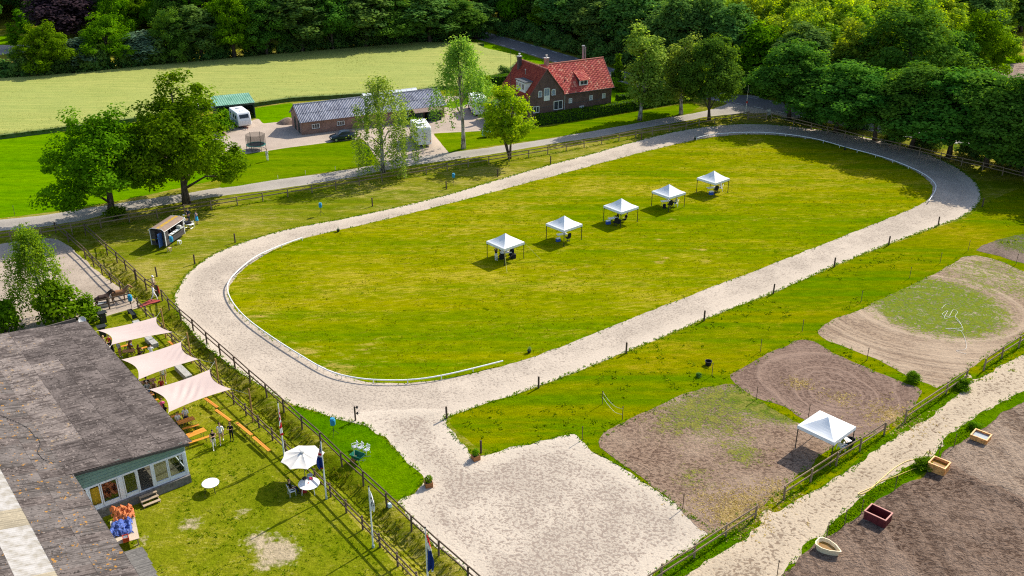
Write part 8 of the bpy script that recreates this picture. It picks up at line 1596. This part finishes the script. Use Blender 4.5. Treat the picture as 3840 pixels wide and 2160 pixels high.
# trampoline
TR = thing('trampoline', 'round trampoline with a tall dark safety net on the farm yard', 'trampoline', (-38.95, 141.35, 0)); m = MB(); m.lathe([(1.2, .80), (1.2, .82), (.02, .79)], n=24, close=False); m.build('mat', plain('mat_dark', (.03, .035, .04), .8), TR); m = MB(); m.lathe([(1.2, .80), (1.22, .87), (1.45, .87), (1.47, .80)], n=24, close=False); m.build('edge_pad', plain('pad_green', (.02, .14, .12), .6), TR)
t = NT('net'); o_ = t.N['Material Output']; d = t.N.new('ShaderNodeBsdfDiffuse'); tp_ = t.N.new('ShaderNodeBsdfTransparent'); mx = t.N.new('ShaderNodeMixShader'); t.set(d, 'Color', (.02, .02, .02)); mx.inputs[0].default_value = .45; t.t.links.new(tp_.outputs[0], mx.inputs[1]); t.t.links.new(d.outputs[0], mx.inputs[2]); t.t.links.new(mx.outputs[0], o_.inputs[0]); t.N.remove(t.b)
m = MB(); m.lathe([(1.3, .85), (1.36, 2.45)], n=24, close=False); m.build('net', t.m, TR)
for k in range(6): a = R(60 * k + 15); m = MB(); x, y = math.cos(a) * 1.42, math.sin(a) * 1.42; m.tube([(x, y, 0), (x, y, 2.5)], .035, 6); m.build('net_pole', M_blk, TR)
for k in range(3): a = R(120 * k + 45); m = MB(); m.tube([(math.cos(a - .3) * 1.4, math.sin(a - .3) * 1.4, .82), (math.cos(a - .3) * 1.45, math.sin(a - .3) * 1.45, .03), (math.cos(a + .3) * 1.45, math.sin(a + .3) * 1.45, .03), (math.cos(a + .3) * 1.4, math.sin(a + .3) * 1.4, .82)], .03, 5); m.build('leg', M_zinc, TR)
# green tank on the lawn
a_, b_ = Vector((-4.76, 147.9, 0)), Vector((-2.1, 148.9, 0)); d = b_ - a_; o = thing('plastic_tank', 'pale green cylindrical tank lying on the birch lawn', 'tank', (a_ + b_) / 2, math.atan2(d.y, d.x)); M_tank = plain('tank_green', (.22, .48, .36), .35, .4, var=.12); L_ = d.length; r0 = .55
V_ = []; prof = [(-L_ / 2, .1), (-L_ / 2 + .02, .3), (-L_ / 2 + .1, .48), (-L_ / 2 + .25, r0)]; n_ = 6
for k in range(n_ * 3 + 1): x = -L_ / 2 + .25 + (L_ - .5) * k / (n_ * 3); prof.append((x, r0 - (.045 if k % 3 == 0 else 0)))
prof += [(L_ / 2 - .25, r0), (L_ / 2 - .1, .48), (L_ / 2 - .02, .3), (L_ / 2, .1)]; nn = 20; V_ = [(x, r * math.cos(2 * math.pi * k / nn), .62 + r * math.sin(2 * math.pi * k / nn)) for x, r in prof for k in range(nn)]
m = MB(); m.add(V_, [(i * nn + k, i * nn + (k + 1) % nn, (i + 1) * nn + (k + 1) % nn, (i + 1) * nn + k) for i in range(len(prof) - 1) for k in range(nn)] + [tuple(range(nn)), tuple(range((len(prof) - 1) * nn, len(prof) * nn))]); m.build('shell', M_tank, o, smooth=True)
for x in (-.8, .8): m = MB(); m.box((x, 0, .06), (.12, .9, .12)); m.build('skid', M_blk, o)
m = MB(); m.lathe([(.16, 1.14), (.16, 1.26), (.02, 1.28)], n=12); m.build('lid', M_blk, o)
# wheelie bins
def bin_(label, c, rz, mat):
    o = thing('wheelie_bin', label, 'bin', c, rz, 'wheelie bins at the long barn'); m = MB(); m.box((0, 0, .52), (.44, .5, .96), 0, 0, 0, 1.22); m.build('body', mat, o); m = MB(); m.box((0, 0, 1.03), (.58, .66, .06), 0, R(4)); m.build('lid', mat, o)
    for s in (-1, 1): m = MB(); m.tube([(s * .2, .24, .1), (s * .26, .24, .1)], .1, 10); m.build('wheel', M_tyre, o)
M_bg = plain('bin_green', (.02, .10, .065), .5); M_bk = plain('bin_dark', (.02, .03, .028), .5)
for (x, y), w_, mm in (((2392, 735), 'left green', M_bg), ((2440, 730), 'black middle', M_bk), ((2488, 722), 'right green', M_bg)): bin_(f'{w_} wheelie bin of the three against the long barn', gp('B', x, y), R(26), mm)
# mound, logs, barrel, bicycle, markers
c = gp('B', 1030, 712); N_ = 22; VV = []
for i in range(7):
    s = i / 6
    for j in range(N_): a = 2 * math.pi * j / N_; n1 = .75 + .5 * float(fbm(math.cos(a) * 2 + 4, math.sin(a) * 2 + s, 3)); VV.append((math.cos(a) * 1.9 * (1 - s) * n1, math.sin(a) * 1.5 * (1 - s) * n1, .95 * (1 - (1 - s) ** 1.6)))
m = MB(); m.add(VV, [(i * N_ + j, i * N_ + (j + 1) % N_, (i + 1) * N_ + (j + 1) % N_, (i + 1) * N_ + j) for i in range(6) for j in range(N_)]); top(m.build('soil_heap', plain('heap_soil', (.24, .17, .125), 1., var=.35, sc=3, bump=.6), None, c, .4, True), 'heap of brown soil at the gable of the long barn', 'heap')
o = thing('timber_stack', 'small stack of pale timber left of the trampoline', 'timber', gp('B', 222, 862), R(-12))
for i in range(4):
    for j in range(3): m = MB(); m.box((0, (i - 1.5) * .22, .1 + j * .17), (1.6 - .1 * ((i + j) % 3), .2, .155)); m.build('beam', wood('timber_pale', (.34, .24, .17)), o)
m = MB(); m.lathe([(.26, 0), (.3, .2), (.3, .7), (.27, .88), (.25, .88), (.25, .84), (.02, .84)], n=16); top(m.build('barrel', plain('barrel_blue', (.02, .06, .20), .4), None, gp('B', 170, 1068)), 'dark blue barrel at the left edge of the farm yard', 'barrel')
o = thing('bicycle', 'bicycle leaning beside the caravan', 'bicycle', gp('B', 350, 820), R(35))
for s in (-.52, .52):
    m = MB(); m.tube([(s + math.cos(2 * math.pi * k / 18) * .33, 0, .34 + math.sin(2 * math.pi * k / 18) * .33) for k in range(19)], .022, 5); m.build('wheel', M_tyre, o)
m = MB(); m.tube([(-.52, 0, .34), (-.15, 0, .8), (.38, 0, .85), (.52, 0, .34)], .022, 5); m.tube([(-.52, 0, .34), (-.05, 0, .32), (.38, 0, .85)], .022, 5); m.tube([(-.05, 0, .32), (-.17, 0, .92)], .022, 5); m.build('frame', M_grey, o); m = MB(); m.box((-.18, 0, .95), (.26, .14, .06)); m.build('saddle', M_blk, o); m = MB(); m.tube([(.36, -.28, 1.0), (.38, 0, .98), (.36, .28, 1.0)], .018, 5); m.tube([(.38, 0, .85), (.38, 0, .98)], .018, 5); m.build('handlebar', M_grey, o)
mk_ = MB(); mk_.lathe([(.035, -.1), (.035, .55), (.02, .58)], n=6); mkm = mk_.mesh('marker', plain('marker_cream', (.70, .62, .40), .7))
for (x, y), w_ in (((910, 1388), 'left'), ((1243, 1330), 'middle'), ((1603, 1282), 'right')): top(link('marker_stake', mkm, None, gp('B', x, y)), f'{w_} one of three short pale marker stakes on the front lawn edge', 'stake', 'pale marker stakes on the front lawn')
top(link('fence_stake', st_me, None, gp('E', 150, 718)), 'pale stake at the edge of the meadow by the drive', 'stake', 'thin electric-fence stakes'); 
# shrubs about the farm and house
for (t_, x, y, h, w, v_, lb) in (('B', 215, 800, 3.2, 3.4, 2, 'loose green shrub between the timber and the caravan'), ('C', 600, 520, 3.2, 5.0, 0, 'broad shrub behind the large birch'), ('C', 668, 480, 2.2, 3.2, 2, 'shrub beside the hedge at the grain field'), ('C', 838, 425, 2.6, 3.0, 1, 'round dark shrub above the hedge by the lean-to'), ('C', 1735, 500, 1.8, 3.0, 2, 'grey-green shrub at the right corner of the house'), ('C', 1790, 520, 1.6, 2.6, 0, 'low shrub between house and second hedge'), ('C', 2060, 530, 2.4, 4., 1, 'shrub in the garden behind the second hedge'), ('B', 2535, 735, 1.4, 1.5, 0, 'small plant beside the wheelie bins'), ('D', 900, 985, 2.0, 2.2, 1, 'young dark shrub beside the second oak'), ('C', 1720, 640, 1.0, 1.6, 2, 'low flowering shrub at the foot of the house corner'), ('E', 1180, 745, 1.6, 2.2, 0, 'leafy shoots at the foot of the broad oak'), ('W', 210, 808, 2.6, 2.6, 2, 'bright green bush at the barn\'s far corner')):
    tree('garden_shrub', lb, gp(t_, x, y), h, w, 'bush', None, v_, cat='shrub')
tree('column_tree', 'slim dark conifer at the road behind the house', gp('C', 1752, 430), 5.2, 1.5, 'column')
# ================================================================== rough grass
M_tuft = leaf_mat('tall_grass', (.10, .135, .004), (.24, .225, .03), .35, 1.2, 0.); M_tuftg = leaf_mat('lush_grass', (.08, .18, .002), (.17, .27, .004), .45, 1.3, 0.); M_tuftd = leaf_mat('dry_straw', (.40, .28, .08), (.60, .46, .20), .3, 1.1, 0.); M_weed = leaf_mat('weed_leaf', (.12, .20, .003), (.24, .30, .01), .45, 1.3, 0.)
r9 = np.random.default_rng(9)
strip_poly = np.concatenate([FENCE_IN, FENCE_OUT[::-1]]); q = scatter(strip_poly, 9., 11); kz = fbm(q[:, 0] * .5, q[:, 1] * .5, 6); dd_ = ldist(q[:, 0], q[:, 1], ditch_mid); keep = (r9.uniform(size=len(q)) < .35 + 1.0 * (kz - .3)) & (np.hypot(q[:, 0] - CARPET.x, q[:, 1] - CARPET.y) > 1.5); q = q[keep]
top(link('ditch_grass', tufts('ditch_grass', np.column_stack([q, ground_h(q[:, 0], q[:, 1])]), .14 + .22 * fbm(q[:, 0] * .7, q[:, 1] * .7, 2), .13, M_tuft, .35, 4, 5)), 'tall rough grass growing in the ditch between the fences', 'grass', None, 'stuff')
def along(line, dens, spread, seed):
    P = np.asarray(line); out = []; g = np.random.default_rng(seed)
    for a, b in zip(P[:-1], P[1:]):
        L = np.hypot(*(b - a)); n = int(L * dens); t_ = g.uniform(0, 1, n)[:, None]; out.append(a + (b - a) * t_ + g.normal(0, spread, (n, 2)))
    return np.concatenate(out)
edges = [(outer, 9., .14), (yard, 6., .12), (p2, 3., .2), (p3, 4., .2), (p4, 4., .2), (lane, 5., .12), (xy(GP('O', [(1042, 925), (775, 1095), (490, 1285), (190, 1478)])), 24, .22), (xy(GP('M', [(1725, 950), (1505, 1095), (1290, 1225), (1060, 1375)]) + GP('O', [(1300, 760)])), 24, .22), (xy([gp('M', 1915, 825), gp('N', 1225, 1445), gp('N', 1400, 1322)]), 24, .22), (xy(GP('N', [(1565, 1232), (1725, 1125), (1880, 1028), (2040, 932)])), 24, .22), (xy(GP('P', [(1540, 60), (1300, 230), (1250, 270)])), 26, .2), (xy(GP('P', [(1020, 440), (860, 540), (640, 670), (440, 830), (250, 990), (150, 1060)])), 26, .18), (inner, 2., .12), (xy(GP('E', [(50, 985), (900, 862), (1930, 690), (2460, 605)]) + GP('C', [(465, 1145), (1060, 1050), (1605, 950), (2300, 828)])), 6, .3)]
q = np.concatenate([along(l, d_, s_, 20 + k) for k, (l, d_, s_) in enumerate(edges)])
sy_, so_, si_, sl2 = (sdist(q[:, 0], q[:, 1], P_) for P_ in (yard, outer, inner, lane)); q = q[(sy_ < .3) & (sl2 < .3) & ~((so_ > .3) & (si_ < -.3))]
top(link('edge_grass', tufts('edge_grass', np.column_stack([q, np.zeros(len(q))]), .13, .10, M_tuftg, .35, 6, 5)), 'lush longer grass along fences and track edges', 'grass', None, 'stuff')
q = scatter(past, 1.2, 31); kz = fbm(q[:, 0] * .22, q[:, 1] * .22, 12); ok = (kz > .50) & (sdist(q[:, 0], q[:, 1], p2) < -.3) & (sdist(q[:, 0], q[:, 1], p3) < -.3) & (sdist(q[:, 0], q[:, 1], p4) < -.3) & (sdist(q[:, 0], q[:, 1], yard) < -.3) & (sdist(q[:, 0], q[:, 1], outer) < -.3); q = q[ok]
top(link('pasture_weeds', tufts('pasture_weeds', np.column_stack([q, np.zeros(len(q))]), .16, .16, M_weed, .7, 7, 6)), 'leafy weeds scattered over the pasture', 'weeds', None, 'stuff')
q = scatter(garden, 5., 33); q = q[(bare_f(q[:, 0], q[:, 1]) < .3) & (fbm(q[:, 0] * .6, q[:, 1] * .6, 15) > .45)]; 
bi = BN.matrix_basis.inverted(); loc = np.array([(bi @ Vector((a, b, 0)))[:2] for a, b in q]); q = q[(loc[:, 0] > .2) | (loc[:, 1] < -.4)]
top(link('garden_tufts', tufts('garden_tufts', np.column_stack([q, np.full(len(q), .003)]), .10, .10, M_weed, .6, 8, 5)), 'uneven grass tufts over the beer garden lawn', 'grass', None, 'stuff')
sp_ = [(gp('O', 820, 850), 1.3, 500), (gp('O', 1000, 770), 1.0, 260), (gp('O', 1230, 680), .8, 220), (gp('O', 830, 950), .7, 160), (gp('M', 1800, 775), 1.3, 380), (gp('M', 970, 480), .6, 110), (gp('M', 1330, 610), .8, 90), (gp('O', 700, 800), 1.2, 120)]
q = np.concatenate([np.column_stack([r9.normal(c.x, r, n), r9.normal(c.y, r, n)]) for c, r, n in sp_])
top(link('scattered_straw', tufts('scattered_straw', np.column_stack([q, np.full(len(q), .015)]), .04, .13, M_tuftd, 2.2, 9, 4)), 'scattered golden straw in the paddock gateways', 'straw', None, 'stuff')
q = scatter(inner, 3.2, 41); q = q[fbm(q[:, 0] * .4, q[:, 1] * .4, 16) > .40]
top(link('infield_tufts', tufts('infield_tufts', np.column_stack([q, np.full(len(q), .008)]), .07, .11, leaf_mat('infield_blades', (.12, .19, .0), (.30, .29, .015), .4, 1.2, 0.), .7, 12, 3)), 'short uneven grass tufts over the infield', 'grass', None, 'stuff')
